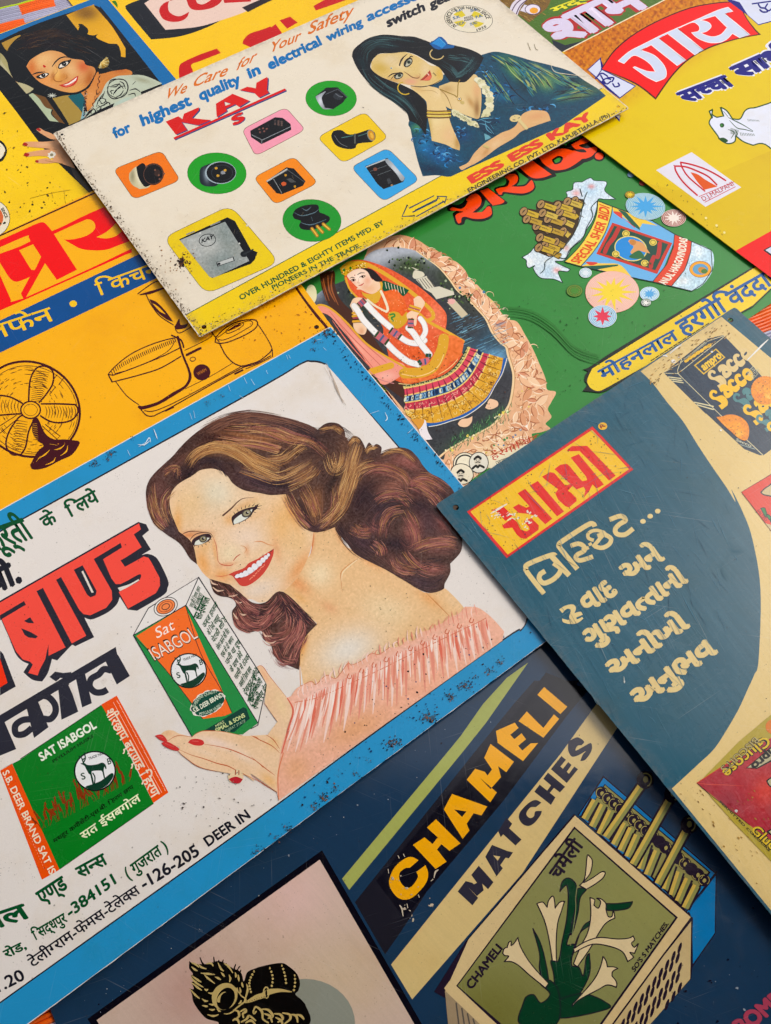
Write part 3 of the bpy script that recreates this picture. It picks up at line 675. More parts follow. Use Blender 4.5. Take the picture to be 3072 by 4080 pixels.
LAKE = '1400,1100 1470,1010 1560,985 1660,1000 1702,1030 1750,1066 1792,1114 1822,1156 1852,1180 1900,1228 1936,1270 1962,1324 1995,1365 2017,1382 2026,1418 2044,1478 2046,1520 2038,1580 2026,1619 1999,1655 1960,1697 1900,1730 1840,1762 1780,1798 1750,1822 1600,1620 1400,1400 1250,1200'
lake = [tuple(map(float, q.split(','))) for q in LAKE.split()]
pic.paint(lake, '#3a3c40', [(1490, 1010, 110, 80, 0, '#c4cbd8', 1), (1700, 1010, 90, 50, 30, '#bcc6d6', .9), (1600, 1000, 120, 40, 0, '#c4cbd8', .8), (1640, 1060, 70, 36, 0, '#3c4a2a', .95), (1780, 1110, 70, 40, 30, '#3c4634', .9), (1840, 1390, 70, 40, 0, '#37505c', .8), (1860, 1200, 90, 50, 40, '#3b4036', .8),
    (1930, 1400, 90, 50, 20, '#3f5f78', .8), (1975, 1425, 60, 44, -20, '#6fb0dc', .95), (1960, 1330, 60, 50, 0, '#35566a', .7), (2010, 1600, 60, 120, 0, '#3a3a40', .9), (1900, 1740, 120, 40, -25, '#3f6a44', .9), (1260, 1150, 40, 60, 0, '#a9b8cf', .9), (1440, 1180, 60, 90, 0, '#2c3b28', .8), (1640, 1560, 90, 120, 0, '#3d3238', .9), (2000, 1680, 50, 60, 0, '#3f6a44', .7)], res=6, grain=.02)
pic.stroke([q for q in lake if q[0] > 1640 and q[1] > 990], [5, 8, 10, 10, 8], '#f0d2a4'); pic.stroke([(q[0] + 5, q[1] + 1) for q in lake if q[0] > 1640 and q[1] > 990], [2, 3, 2], '#c08c5c')
pic.batch()
for k in range(150):   # ripples on the lake
    t = rnd.random(); x = rnd.uniform(1790, 2005); y = 1240 + rnd.random() * 150 + (x - 1790) * .28; l = rnd.uniform(8, 42)
    if x > 1790 + (y - 1240) * 1.5 + 190: continue
    pic.stroke([(x, y), (x + l, y - l * .45)], [1, rnd.uniform(1.5, 4), 1], rnd.choice(['#5f9ac0', '#78b4d0', '#4a7f9c', '#3b4a58', '#2a2c34', '#8fc6da']), curve=False)
for k in range(150):   # grass and leaves
    x = rnd.uniform(1790, 2040); y = 1810 - (x - 1790) * .62 + rnd.uniform(-50, 18); pic.stroke([(x, y), (x + rnd.uniform(-6, 10), y - rnd.uniform(8, 20))], [2.4, 1], rnd.choice(['#2f6a3c', '#4f8a50', '#6aa066', '#24442c']), curve=False)
for k in range(26): x, y = rnd.choice([(1795, 1785), (1880, 1740), (2005, 1640), (1990, 1660)]); pic.disc(x + rnd.uniform(-20, 20), y + rnd.uniform(-10, 10), rnd.uniform(2.5, 5), None, 0, rnd.choice(['#f0dc6a', '#f4f0c0']), n=7)
for k in range(130):   # leaves of the trees behind
    x, y = rnd.choice([(1600, 1040), (1640, 1060), (1680, 1060), (1790, 1160), (1850, 1190), (1420, 1170)]); pic.disc(x + rnd.gauss(0, 30), y + rnd.gauss(0, 20), rnd.uniform(2, 6), None, 0, rnd.choice(['#3f5a2a', '#4f6a34', '#26301c', '#9fb08a', '#1d2416']), n=6)
pic.end()
pic.poly(T(TE, '455,150* 550,130 560,240 600,330 720,450 860,640 1000,840 1040,1000* 880,880 760,700 560,420 480,280'), '#4a2c20'); 
pic.batch()
for s_ in ('480,180 490,240 520,330', '510,160 520,260 560,340', '470,200 500,330', '540,150 535,250 580,360'): pic.stroke(T(TE, s_), [2, 7, 2], '#9a5a34')
pic.end()
# pavilion
pic.poly(T(TE, '1075,150* 1085,130 1115,125* 1075,110* 1060,105* 1100,128 1140,140 1150,165 1100,185 1075,175'), '#d9d3bb'); pic.poly(T(TE, '1095,190 1165,165 1215,240 1250,235 1345,270 1350,290 1230,320 1200,280 1150,250'), '#d8d2bd', curve=False)
pic.batch()
for k in range(5): pic.stroke([pt(TE, 1105 + k * 16, 190 - k * 4), pt(TE, 1150 + k * 18, 255 - k * 4)], 3, '#6d675a', curve=False)
pic.end(); pic.poly(T(TE, '1300,340 1350,320 1440,420 1400,445'), '#cfc2a4', curve=False); pic.disc(*pt(TE, 1330, 335), 14, 12, 0, '#e8b0a8', wob=.2)
pic.disc(*pt(TE, 400, 290), 22, 40, 0, '#e8e6bd')
bo = pic.build()
d = BD.part('dancer_print', label='printed dancer in an orange veil and a skirt of striped borders')
OG, GO, SK = '#e2603a', '#e0aa3c', '#f3cfae'
Z18, Z19 = Z(1200, 1050), Z(1600, 1250)
# veil
d.paint(T(TE, '620,180* 640,80 740,60 900,110 1060,200 1180,290 1280,390 1300,450 1290,530* 1410,600* 1390,650 1400,720 1250,860 1100,900 960,860* 930,760 900,640 880,560 860,480 700,300 640,230'), OG,
        [(*pt(TE, 1230, 430), 40, 60, 0, '#f08a68', .8), (*pt(TE, 1100, 700), 60, 60, 0, '#e2622c', .7), (*pt(TE, 800, 400), 60, 60, 0, '#e2622c', .8), (*pt(TE, 980, 820), 70, 20, 0, '#f08850', .6)], res=6, grain=.03)
d.paint(T(TE, '420,380* 460,360 520,380 600,440 700,560 860,680 960,730 1020,760 990,830 900,885 860,880* 780,760 700,640 600,520 520,430 440,400'), '#ee9a88', [(*pt(TE, 700, 640), 30, 60, -40, '#f4b09c', .8), (*pt(TE, 900, 830), 40, 20, 0, '#f5b8a8', .9)], res=6)
d.batch()
for s_ in ('520,400 660,560 860,760', '560,450 700,640 830,800', '600,450 740,600 900,740', '540,460 640,600 800,780'): d.stroke(T(TE, s_), [2, 5, 3], '#d97868')
d.stroke(T(TE, '420,370 470,358 540,390 640,480 760,610 880,690 1000,760 1060,800'), 8, GO)
d.stroke(T(TE, '800,800 930,760'), 26, GO, curve=False); d.stroke(T(TE, '780,790 850,850 950,880'), 3, '#cc8888')
# gold borders of the veil
d.stroke(T(TE, '640,90 740,80 870,140 1020,240 1130,330 1200,400 1210,440 1180,460'), 15, GO); d.stroke(T(TE, '630,180 660,260 760,360'), 7, GO)
d.stroke(T(TE, '1120,420 1180,470 1290,530 1410,600'), 12, GO); d.stroke(T(TE, '1330,580 1290,660 1230,740 1130,800 1010,810'), 36, GO); d.stroke(T(TE, '1380,650 1340,700 1370,720 1280,800 1100,880 980,880'), 3, '#f6d494')
d.end()
# bodice, sleeve, neck, face
d.paint(T(TE, '880,270* 960,255 1000,290 1020,330 1040,400 1000,470 930,470 880,420 800,420 780,380 850,350'), '#e4602a', [(*pt(TE, 950, 330), 40, 40, 0, '#ee7c44', .8)], res=6, grain=.02)
d.poly(T(TE, '870,195* 900,200 950,220 1010,240 1050,260* 1010,300 960,255 880,265'), '#1c5234')
d.batch()
for k in range(7): d.stroke([pt(TE, 890 + k * 20, 205 + k * 6), pt(TE, 900 + k * 20, 250 + k * 6)], 2, '#e8ddc0', curve=False)
d.end()
d.paint(T(Z18, '740,330 960,210 1040,250 1060,330 960,400 880,390 800,350'), SK, [(*pt(Z18, 900, 330), 30, 20, 0, '#e8b088', .7)], res=4)
d.poly(T(Z18, '600,110 700,80 860,60 960,90 1040,170 1080,230 1000,240 940,200 880,180 850,120'), '#241812')
d.paint(T(Z18, '610,170* 620,120 700,85 800,70 880,110 920,180 950,240 900,310 850,345 800,345 740,310 680,250 640,210'), '#f6d6bd', [(*pt(Z18, 700, 250), 14, 12, 0, '#efb094', .7), (*pt(Z18, 880, 230), 16, 18, 0, '#e9a888', .8), (*pt(Z18, 760, 190), 16, 22, 0, '#fbe8d8', .9), (*pt(Z18, 860, 320), 22, 14, 0, '#e2a27c', .6)], res=3)
d.batch()
d.stroke(T(Z18, '645,200 675,182 715,192'), [1.5, 3.5, 1.5], '#2a1a14'); d.stroke(T(Z18, '745,150 790,125 845,125'), [1.5, 3.5, 1.5], '#2a1a14')
d.stroke(T(Z18, '655,225 690,205 720,215 700,232 665,232'), 2.4, '#3a241a'); d.stroke(T(Z18, '775,185 810,160 850,165 815,190'), 2.4, '#3a241a')
d.disc(*pt(Z18, 692, 218), 4, 4, 0, '#2a1a14', n=10); d.disc(*pt(Z18, 812, 175), 4.5, 4, 0, '#2a1a14', n=10)
d.stroke(T(Z18, '765,190 760,230 750,255 780,258'), [1, 2, 2], '#d09070'); d.stroke(T(Z18, '762,290 800,285 832,258'), [2, 5, 2], '#c8504a'); d.disc(*pt(Z18, 712, 155), 2, 2.6, 0, '#b02020', n=8)
d.end()
# crown, jewels, hands, garland
d.poly(T(Z18, '515,60* 560,20 640,-30 760,-10 860,30* 880,60 760,60 660,110 590,165* 540,130'), '#d9aa38')
d.batch()
for k in range(60): x, y = rnd.uniform(540, 850), rnd.uniform(0, 120); d.disc(*pt(Z18, x, 150 - (x - 540) * .3 + rnd.uniform(-60, 0) - 10), rnd.uniform(1.5, 3.5), None, 0, rnd.choice(['#8a5a16', '#f4dc7c', '#f8ecb0', '#a87820']), n=6)
for (x, y) in ((655, 60), (570, 85)): d.disc(*pt(Z18, x, y), 5, 6, 0, '#2f7a2c', n=12)
d.end()
d.poly(T(Z18, '800,370* 860,400 960,400 1050,330 1040,240* 1080,260 1070,360 1040,480 980,530 900,480 830,430'), '#dcab3e')
d.stroke(T(Z18, '1060,370 1110,480 1150,600 1130,640'), 10, '#efe2c4'); d.stroke(T(Z18, '880,480 980,560 1110,630'), 8, '#efe2c4')
d.poly(T(Z18, '1150,690 1200,640 1290,650 1340,700 1400,640 1420,720 1380,800 1300,860 1230,850 1180,780'), '#d6a636'); d.stroke(T(Z18, '1180,680 1230,670 1240,700 1200,720 1220,760'), 7, '#3f8a3a')
d.paint(T(Z18, '645,560* 690,470 760,450 850,470 860,510 800,560 760,600* 740,680 700,700 680,620'), SK, [], res=5); d.paint(T(Z18, '690,790* 820,790 870,860 840,940 760,930 700,860'), SK, [(*pt(Z18, 800, 900), 12, 16, 0, '#e0a078', .8)], res=4)
d.paint(T(Z18, '1490,470* 1560,430 1620,480 1640,540 1580,640 1540,700 1530,800 1510,830 1490,780 1480,720 1420,740 1400,680 1440,640 1500,600'), SK, [], res=5)
d.batch()
for (a, b, c_, d_) in ((685, 660, 800, 640), (685, 700, 805, 680), (690, 770, 820, 760), (1450, 560, 1580, 600), (1430, 600, 1560, 640)): d.stroke([pt(Z18, a, b), pt(Z18, c_, d_)], 9, GO, curve=False)
for (a, b, c_, d_) in ((690, 725, 805, 715), (1440, 580, 1570, 620)): d.stroke([pt(Z18, a, b), pt(Z18, c_, d_)], 5, '#b04c5c', curve=False)
d.end()
GA = '#f2f0ee'
def garl(t, s_, w_=23):
    d.stroke(T(t, s_), w_ + 2, '#c9c4c0'); d.stroke(T(t, s_), w_ - 2, GA)
garl(Z18, '700,560 760,640 820,740 930,860 1010,940'); garl(Z18, '850,520 940,620 1060,740 1190,850'); garl(Z18, '1130,1050 1260,1180 1420,1300 1560,1340'); garl(Z18, '1320,980 1420,1040 1540,1060 1640,1020', 22)
garl(Z18, '1580,730 1630,800 1650,900 1600,1000', 20); garl(Z19, '90,190 160,260 240,380 320,480 370,540', 24)
d.batch()
for (t, x0, y0, x1, y1, w_, c) in ((Z18, 990, 930, 1150, 1050, 30, '#c66a74'), (Z18, 1180, 880, 1320, 980, 28, '#c66a74'), (Z18, 760, 560, 850, 480, 24, '#b85a66'), (Z18, 1460, 730, 1450, 860, 24, '#c66a74'), (Z19, 230, 650, 400, 620, 26, '#d0707a'), (Z19, 320, 550, 395, 555, 14, '#274a2c'), (Z19, 225, 620, 260, 680, 14, '#274a2c')):
    d.stroke([pt(t, x0, y0), pt(t, x1, y1)], w_, c, curve=False, cap=False)
    for q_ in (0.08, .5, .92): d.stroke([pt(t, x0 + (x1-x0) * (q_-.07), y0 + (y1-y0) * (q_-.07)), pt(t, x0 + (x1-x0) * (q_+.07), y0 + (y1-y0) * (q_+.07))], w_ * .95, '#2a4a2c' if q_ != .5 else '#46618a', curve=False, cap=False)
d.end()
# skirt: bands from the waist down, traced as curves
def band(top, bot, col, n=24, folds=None):
    a, b = smooth(T(Z19, top), False), smooth(T(Z19, bot), False)
    d.poly([tuple(q) for q in a] + [tuple(q) for q in b[::-1]], col, curve=False)
B0 = '30,950 200,920 400,870 560,810 700,700 800,560 870,430'
B1 = '35,990 220,955 420,900 590,840 740,730 840,590 905,450'
B2 = '45,1090 230,1050 440,990 640,920 810,790 920,630 1005,480'
B3 = '50,1180 240,1150 480,1090 700,1010 880,870 1000,690 1080,520'
B4 = '50,1280 260,1265 520,1210 760,1110 950,970 1080,760 1170,540'
B5 = '60,1340 200,1420 420,1450 640,1400 860,1310 1100,1140 1220,960 1310,790 1350,590'
B6 = '360,1500 500,1475 640,1430 870,1350 1120,1160 1240,960 1340,790 1400,590'
band(B5, B6, '#2a5fa8'); band(B4, B5, '#e0a83c'); band(B3, B4, '#c83c50'); band(B2, B3, '#2f5f8c'); band(B1, B2, '#d94c60'); band(B0, B1, '#1f4030')
d.paint(T(Z19, '0,900* 60,930 200,910 400,860 500,800 620,700 650,640 740,600 800,520 830,360* 600,300 300,700 0,760'), '#e9783e', [], res=8, grain=.03)
d.stroke(T(Z19, '560,330 540,460 480,600 400,720 250,780 40,790'), 42, '#dca63a'); d.stroke(T(Z19, '0,800 200,830 380,780 500,680 560,540'), 3, '#f4d490')
d.batch()
for Bc in (B1, B2, B3, B4): d.stroke(T(Z19, Bc), 5, '#efd07a')
d.stroke(T(Z19, B6), 3, '#e8e4d8')
ab = [smooth(T(Z19, q), False, 12) for q in (B1, B2, B3, B4, B5)]
for k in range(14):
    t = (k + .6) / 14; f = lambda A_: A_[int(t * (len(A_) - 1))]
    d.stroke([f(ab[0]) * .95 + f(ab[1]) * .05, f(ab[1])], [2, 5, 6], '#7c2438', curve=False); d.stroke([f(ab[2]), f(ab[3])], [2, 6, 7], '#86283c', curve=False); d.stroke([f(ab[3]), f(ab[4])], [3, 5, 2], '#94641c', curve=False)
for k in range(46):
    t = (k + .5) / 46; f = lambda A_: A_[int(t * (len(A_) - 1))]; c = (f(ab[1]) + f(ab[2])) / 2
    d.disc(c[0], c[1], 4.5, 11, 20 - t * 70, rnd.choice(['#dcdcc0', '#8fb8d8', '#1a2c50']), n=10); d.disc(c[0], c[1], 2, 6, 20 - t * 70, '#1c3050', n=8)
for k in range(150):
    t = rnd.random(); f = lambda A_: A_[int(t * (len(A_) - 1))]; s1 = rnd.uniform(.15, .9); c = f(ab[3]) * (1 - s1) + f(ab[4]) * s1
    a0 = rnd.uniform(0, 6.3); r = rnd.uniform(3, 8); d.stroke([(c[0] + r * math.cos(a0 + q), c[1] + r * math.sin(a0 + q)) for q in (0, 1.4, 2.8, 4.2)], 2, rnd.choice(['#8a5418', '#b47a20', '#f6dc8a']))
for k in range(60):
    t = rnd.random(); f = lambda A_: A_[int(t * (len(A_) - 1))]; s1 = rnd.uniform(.2, .8); c = f(ab[2]) * (1 - s1) + f(ab[3]) * s1; d.stroke([c, c + [rnd.uniform(-6, 6), 5], c + [rnd.uniform(-8, 8), 8]], 1.8, '#f0b0a0')
for k in range(40):
    t = k / 39; A_, B_ = smooth(T(Z19, B0), False, 12), ab[0]; c = (A_[int(t * (len(A_)-1))] + B_[int(t * (len(B_)-1))]) / 2; d.ring(c[0], c[1] + (k % 2) * 3, 3, 3, 0, 1.8, '#e8d890', n=8)
d.end(); d.batch(True)
for k in range(200):    # dots on the veil
    x, y = rnd.uniform(790, 1290), rnd.uniform(320, 860)
    if inside(smooth(T(TE, '880,300 1020,290 1280,430 1290,530 1320,600 1230,740 1000,800 930,700 880,560 800,420')), np.array([pt(TE, x, y)]))[0]: d.disc(*pt(TE, x, y), 1.6, 1.6, 0, '#f8c890', n=6)
d.end()
for s_ in ('750,1450* 800,1400 880,1390 940,1360* 930,1440 870,1500 790,1500 750,1470', '1110,1250* 1150,1160 1180,1130 1270,1160 1280,1220 1220,1260 1160,1270'): d.paint(T(Z19, s_), '#f0c8a4', [], res=5)
d.poly(T(Z19, '270,1420* 320,1420 350,1560 410,1666* 300,1666 230,1540'), '#ece6ea'); d.poly(T(Z19, '120,1400* 300,1410 240,1530 190,1480'), '#dc9c44')
d.par = bo; d.build()
# two small round portraits with a ribbon
m = BD.part('badge_print', label='two small round black and white portraits with a ribbon'); 
m.disc(*pt(TE, 1420, 1415), 46, 46, 0, '#f1e9cf'); m.ring(*pt(TE, 1420, 1415), 46, 46, 0, 3, '#1b1b1b'); m.ring(*pt(TE, 1420, 1415), 36, 36, 0, 6, '#3a3a36')
m.poly(T(TE, '1530,1370* 1700,1330 1900,1250* 1990,1230 2000,1290 1800,1380 1640,1440 1560,1430'), '#f1e6c6')
m.disc(*pt(TE, 1400, 1480), 46, 40, 20, '#efe6cc'); m.ring(*pt(TE, 1400, 1480), 46, 40, 20, 3, '#1b1b1b')
m.disc(*pt(TE, 1512, 1405), 38, 41, 0, '#e6e2d2'); m.ring(*pt(TE, 1512, 1405), 38, 41, 0, 3, '#1b1b1b')
for (x, y) in ((1505, 1392), (1392, 1482)):
    m.disc(*pt(TE, x, y), 15, 18, 0, '#d8d0bc'); m.poly([pt(TE, x - 26, y - 16), pt(TE, x, y - 36), pt(TE, x + 26, y - 20), pt(TE, x + 20, y - 5), pt(TE, x, y - 18), pt(TE, x - 22, y - 2)], '#26241f')
    m.stroke([pt(TE, x - 12, y + 12), pt(TE, x, y + 8), pt(TE, x + 14, y + 11)], 4, '#26241f'); m.stroke([pt(TE, x - 34, y + 52), pt(TE, x - 12, y + 34), pt(TE, x, y + 44), pt(TE, x + 14, y + 32), pt(TE, x + 40, y + 44)], 9, '#2a2822')
    for e in (-9, 9): m.disc(*pt(TE, x + e, y - 4), 2.5, 2, 0, '#26241f', n=7)
m.text('हरगोविंद', pt(TE, 1600, 1390), pt(TE, 1920, 1250), pt(TE, 1588, 1355), '#c2402c', off=.0); m.text('जबलपुर', pt(TE, 1630, 1428), pt(TE, 1770, 1375), pt(TE, 1622, 1400), '#2a2a26', off=.0)
m.build()
# packet of leaf cigarettes
m = BD.part('packet_print', label='printed paper packet with bundles of leaf cigarettes'); IK = '#1c3430'
PAP = '#d6e6f2'
for s_ in ('895,250* 1005,195 1060,230 1200,240 1225,280 1200,370 1345,480* 1200,480 1110,480 1090,600 1040,760 960,880 900,1010 760,1130 700,1250 640,1300* 540,1310 740,1410* 700,1440 580,1440 640,1590* 520,1540 340,1520 250,1400 270,1360 190,1390 160,1350 155,1290 100,1250* 200,1190 280,1090* 420,1000 700,1020 850,700 920,500 650,500* 700,440 690,380 770,350 790,260',):
    m.paint(T(Z20, s_), PAP, [(*pt(Z20, 1000, 350), 40, 30, 0, '#a9cfe8', .6), (*pt(Z20, 820, 400), 18, 14, 0, '#f0a8a4', .8), (*pt(Z20, 450, 1450), 30, 30, 0, '#b4d4ea', .7), (*pt(Z20, 560, 1420), 16, 12, 0, '#e89a96', .8), (*pt(Z20, 1020, 310), 14, 10, 0, '#e48c88', .8), (*pt(Z20, 690, 1130), 12, 12, 0, '#eca8a4', .7), (*pt(Z20, 200, 1300), 26, 20, 0, '#f2f7fb', .8)], res=4, grain=.05)
    m.stroke(T(Z20, s_ + ' 895,250*'), 3, IK)
BIDI = '#c8a83c'
m.poly(T(Z20, '60,650* 110,595 170,600 290,620* 290,540 370,490 510,520* 560,490 640,500* 760,460 920,480* 880,640 830,860 740,1000 600,1160 490,1240 420,1230 280,1170* 290,1120 320,1070* 290,1030 290,960* 250,900 240,830* 150,790 110,740'), '#3f3018')
ends = sorted([(120, 640, 0), (160, 740, 0), (350, 545, 0), (290, 835, 0), (370, 660, 0), (335, 985, 0), (440, 740, 0), (570, 560, 0), (600, 650, 0), (455, 880, 0), (400, 1090, 0), (320, 1120, 0), (640, 770, 0), (765, 670, 0), (545, 1045, 0), (645, 905, 0), (475, 1180, 0), (800, 500, 0), (700, 510, 0)], key=lambda e: -e[0])
for (x, y, _) in ends:
    ex, ey = min(x + 200, 900 - max(0, y - 500) * .42), y + 62
    if ex < x + 60: ex = x + 90
    m.stroke([pt(Z20, x + 15, y), pt(Z20, ex, ey)], 25, '#2e2412', curve=False, cap=False); m.stroke([pt(Z20, x + 15, y), pt(Z20, ex, ey)], 21, rnd.choice([BIDI, '#b8963a', '#cbb050']), curve=False, cap=False)
    for q_ in range(4): m.stroke([pt(Z20, x + 60 + q_ * 22, y + 2 + q_ * 8), pt(Z20, x + 90 + q_ * 22, y + 30 + q_ * 8)], 1.6, '#5b4418', curve=False, cap=False)
    m.disc(*pt(Z20, x, y), 16, 20, 35, '#2a1f14'); m.disc(*pt(Z20, x, y), 13, 17, 35, '#a98656'); m.stroke([pt(Z20, x - 22, y + 30), pt(Z20, x + 5, y - 5), pt(Z20, x + 25, y - 28)], [1, 5, 1], '#3a2a18'); m.stroke([pt(Z20, x - 20, y), pt(Z20, x + 22, y - 8)], [1, 4, 1], '#3a2a18')
for s_ in ('965,385 930,470 900,600 870,750 820,870 740,1010 600,1170 490,1250 410,1310 400,1400 350,1460', '1110,490 1020,590 1040,700 960,850 910,980 740,1140 680,1260 590,1250', '870,340 900,440'): m.stroke(T(Z20, s_), 3.2, IK)
# labels on the packet
E8 = Z(2572, 700)
m.poly(T(Z20, '1105,500* 1300,575* 1280,700 1200,930 1060,1160 880,1370* 665,1310* 860,1110 1010,880 1090,680') , '#f2d458'); m.stroke(T(Z20, '1105,500* 1090,680 1010,880 860,1110 665,1310*'), 3, IK)
m.poly([pt(Z20, 1300, 575), (2600, 880), pt(E8, 385, 780), pt(E8, 370, 900), pt(E8, 230, 1250), pt(E8, 90, 1405), pt(Z20, 1666, 1540), pt(Z20, 880, 1370), pt(Z20, 1060, 1160), pt(Z20, 1200, 930), pt(Z20, 1280, 700)], '#6fb2e4', curve=False)
m.poly(T(Z20, '1300,575 1666,720 1900,830 1700,800 1650,880 1400,680 1310,640'), '#efc94c', curve=False); m.poly(T(Z20, '1310,645 1420,660 1440,740 1560,800 1600,860 1500,780 1400,720'), '#d84a3a'); m.poly(T(Z20, '1370,610 1480,650 1660,850 1666,890 1560,820'), '#1f5a44', curve=False)
m.poly(T(Z20, '880,1370* 1000,1330 1180,1330 1400,1350 1560,1520* 1100,1410'), '#f0cc58'); m.poly(T(Z20, '950,1310 1100,1320 1060,1350 1000,1355'), '#d84a3a'); m.poly(T(Z20, '880,1370 1380,1345 1370,1365 1100,1412'), '#1f5a44', curve=False)
m.poly([pt(E8, 385, 775), pt(E8, 610, 870), pt(E8, 600, 1000), pt(E8, 520, 1250), pt(E8, 345, 1465), pt(E8, 95, 1405), pt(E8, 280, 1180), pt(E8, 370, 950)], '#e0482c', curve=False)
m.paint([pt(E8, 612, 878) + (1,), pt(E8, 880, 1000), pt(E8, 890, 1250), pt(E8, 760, 1450), pt(E8, 615, 1530) + (1,), pt(E8, 350, 1465) + (1,), pt(E8, 520, 1250), pt(E8, 600, 1020)], '#bfdcec', [(*pt(E8, 700, 1000), 30, 30, 0, '#e8f2f8', .8), (*pt(E8, 500, 1400), 30, 20, 0, '#eff5f9', .8)], res=5, grain=.06)
m.stroke([pt(E8, 385, 775), pt(E8, 612, 873), pt(E8, 870, 985), pt(E8, 888, 1250), pt(E8, 760, 1440), pt(E8, 615, 1532), pt(E8, 345, 1467), pt(E8, 95, 1407)], 3.4, IK, curve=False)
m.stroke([pt(E8, 612, 873), pt(E8, 600, 1010), pt(E8, 520, 1250), pt(E8, 345, 1467)], 3, IK, curve=False); m.stroke([pt(E8, 385, 775), pt(E8, 370, 950), pt(E8, 280, 1180), pt(E8, 95, 1407)], 3, IK, curve=False)
c = pt(E8, 728, 1242); m.disc(*c, 44, 33, 0, '#9a5a14'); m.disc(*c, 42, 31, 0, '#efa42c'); m.disc(*c, 31, 22, 0, '#5f9fc8'); m.disc(c[0] + 8, c[1] + 4, 18, 13, 20, '#c88a34'); m.disc(c[0] + 16, c[1] + 8, 13, 9, 0, '#4a7a34')
# crest card with a resting lion
m.poly([pt(Z20, 1300, 790), pt(E8, 355, 895), pt(E8, 155, 1305), pt(Z20, 1085, 1205)], '#c83c2c', curve=False)
m.poly([pt(Z20, 1325, 830), pt(E8, 300, 910), pt(E8, 130, 1255), pt(Z20, 1135, 1190)], '#1d4a3c', curve=False)
m.disc(*pt(TC, 855, 1650), 66, 50, 12, '#e6d678'); m.disc(*pt(TC, 855, 1650), 62, 46, 12, '#2c8cd8')
m.poly(T(Z20, '1510,1040* 1540,1010 1620,1030 1700,1060 1760,1140 1800,1200* 1720,1180 1640,1160 1640,1230* 1580,1220 1540,1180 1580,1110'), '#dca066'); m.poly(T(Z20, '1520,1240 1640,1160 1700,1200 1720,1260 1600,1270'), '#2f6a3c')
m.disc(*pt(Z20, 1570, 1050), 13, 12, 0, '#c8843f')
for (t, x, y) in ((Z20, 1480, 935), (Z20, 1345, 1205), (E8, 100, 885), (E8, -10, 1160)): m.disc(*pt(t, x, y), 15, 13, 0, '#e6cf60'); m.ring(*pt(t, x, y), 10, 9, 0, 2, '#5a4a18', n=10)
for (t, s_) in ((Z20, '1380,870 1330,970 1290,1030'), (Z20, '1310,1000 1240,1090 1200,1180'), (E8, '190,900 180,1000 160,1080'), (E8, '110,1080 80,1150 70,1210')): m.stroke(T(t, s_), 17, '#b83a34')
def arc_text(p, body, base, top, col, off=0.03):
    """lettering that follows a curve: base and top are traced curves"""
    a, b = smooth(base, False, 12), smooth(top, False, 12)
    def along(A_, t):
        l = np.concatenate([[0], np.cumsum(np.linalg.norm(np.diff(A_, axis=0), axis=1))]); l /= l[-1]
        return np.stack([np.interp(t, l, A_[:, 0]), np.interp(t, l, A_[:, 1])], 1)
    G = layout(body, 0.0); x0 = min(v[:, 0].min() for v, f in G); x1 = max(v[:, 0].max() for v, f in G); z_ = p.z(1.5)
    yh = 0.60 if ord(body[0]) > 0xA80 else (0.62 if ord(body[0]) > 0x900 else 0.70)
    for j, (dx, dy) in enumerate(((0, 0), (off, off), (-off, off), (off, -off), (-off, -off)) if off > .004 else ((0, 0),)):
        for i, (v, f) in enumerate(G):
            u_ = np.clip((v[:, 0] + dx - x0) / (x1 - x0), 0, 1); q_ = ((v[:, 1] + dy) / yh)[:, None]
            p.add(along(a, u_) * (1 - q_) + along(b, u_) * q_, f, lin(col), z=z_ + 8e-7 * j + 4e-7 * (i % 2))
    p.s.lv += 3
arc_text(m, 'SPECIAL SHER BIDI', T(Z20, '850,1335 1020,1160 1160,930 1240,740 1262,590'), T(Z20, '740,1300 910,1110 1040,900 1110,700 1130,540'), '#e0562c')
arc_text(m, 'ANLAL HARGOVINDDAS', T(E8, '265,1450 430,1260 520,1050 555,840'), T(E8, '165,1420 330,1230 425,1020 450,815'), '#f6f0dc')
m.stroke(T(Z20, '1300,575* 1280,700 1200,930 1060,1160 880,1370*'), 3, IK); m.stroke([pt(Z20, 1105, 500), pt(Z20, 1300, 575), (2600, 880), pt(E8, 385, 775)], 3.2, IK, curve=False); m.stroke([pt(Z20, 665, 1310), pt(Z20, 880, 1370), pt(Z20, 1666, 1540), pt(E8, 95, 1407)], 3.2, IK, curve=False)
m.build()
# fireworks
def burst(x, y, rx, ry, ringc, starc, n=11, base=None, sp=1.0, a=0):
    fw = BD.part('starburst_print')
    if base: fw.disc(x, y, rx, ry, a, base)
    k = max(4, int(rx / 6.5))
    fw.batch()
    for i in range(k): f = (i + 1) / k; fw.ring(x, y, rx * f, ry * f, a, max(1.6, rx / 42), ringc, n=36)
    fw.end()
    P = []
    for i in range(2 * n):
        r = (rnd.uniform(.62, .98) if i % 2 == 0 else .36) * sp; t = math.pi * i / n; P.append((x + rx * r * math.cos(t), y + ry * r * math.sin(t)))
    fw.poly(P, starc, curve=False); fw.build()
burst(*pt(TF, 732, 272), 106, 82, '#f0b4a0', '#f2d64a', 13, '#f0cdbf'); burst(*pt(TF, 668, 434), 56, 44, '#f3f3f3', '#e04058', 8, '#8fc0e0'); burst(*pt(TF, 980, 285), 38, 28, '#f0f6fa', '#5aa8e0', 10, '#a9d2ea')
burst(*pt(TF, 957, 342), 20, 15, '#3a4a40', '#f4f4f0', 9, '#c9d4cc'); burst(*pt(TF, 555, 145), 24, 19, '#f0f4f8', '#e0eaf0', 9, '#a8c8d0'); burst(*pt(TF, 482, 264), 32, 24, '#2c5a24', '#4a8a34', 9, '#6a8a34')
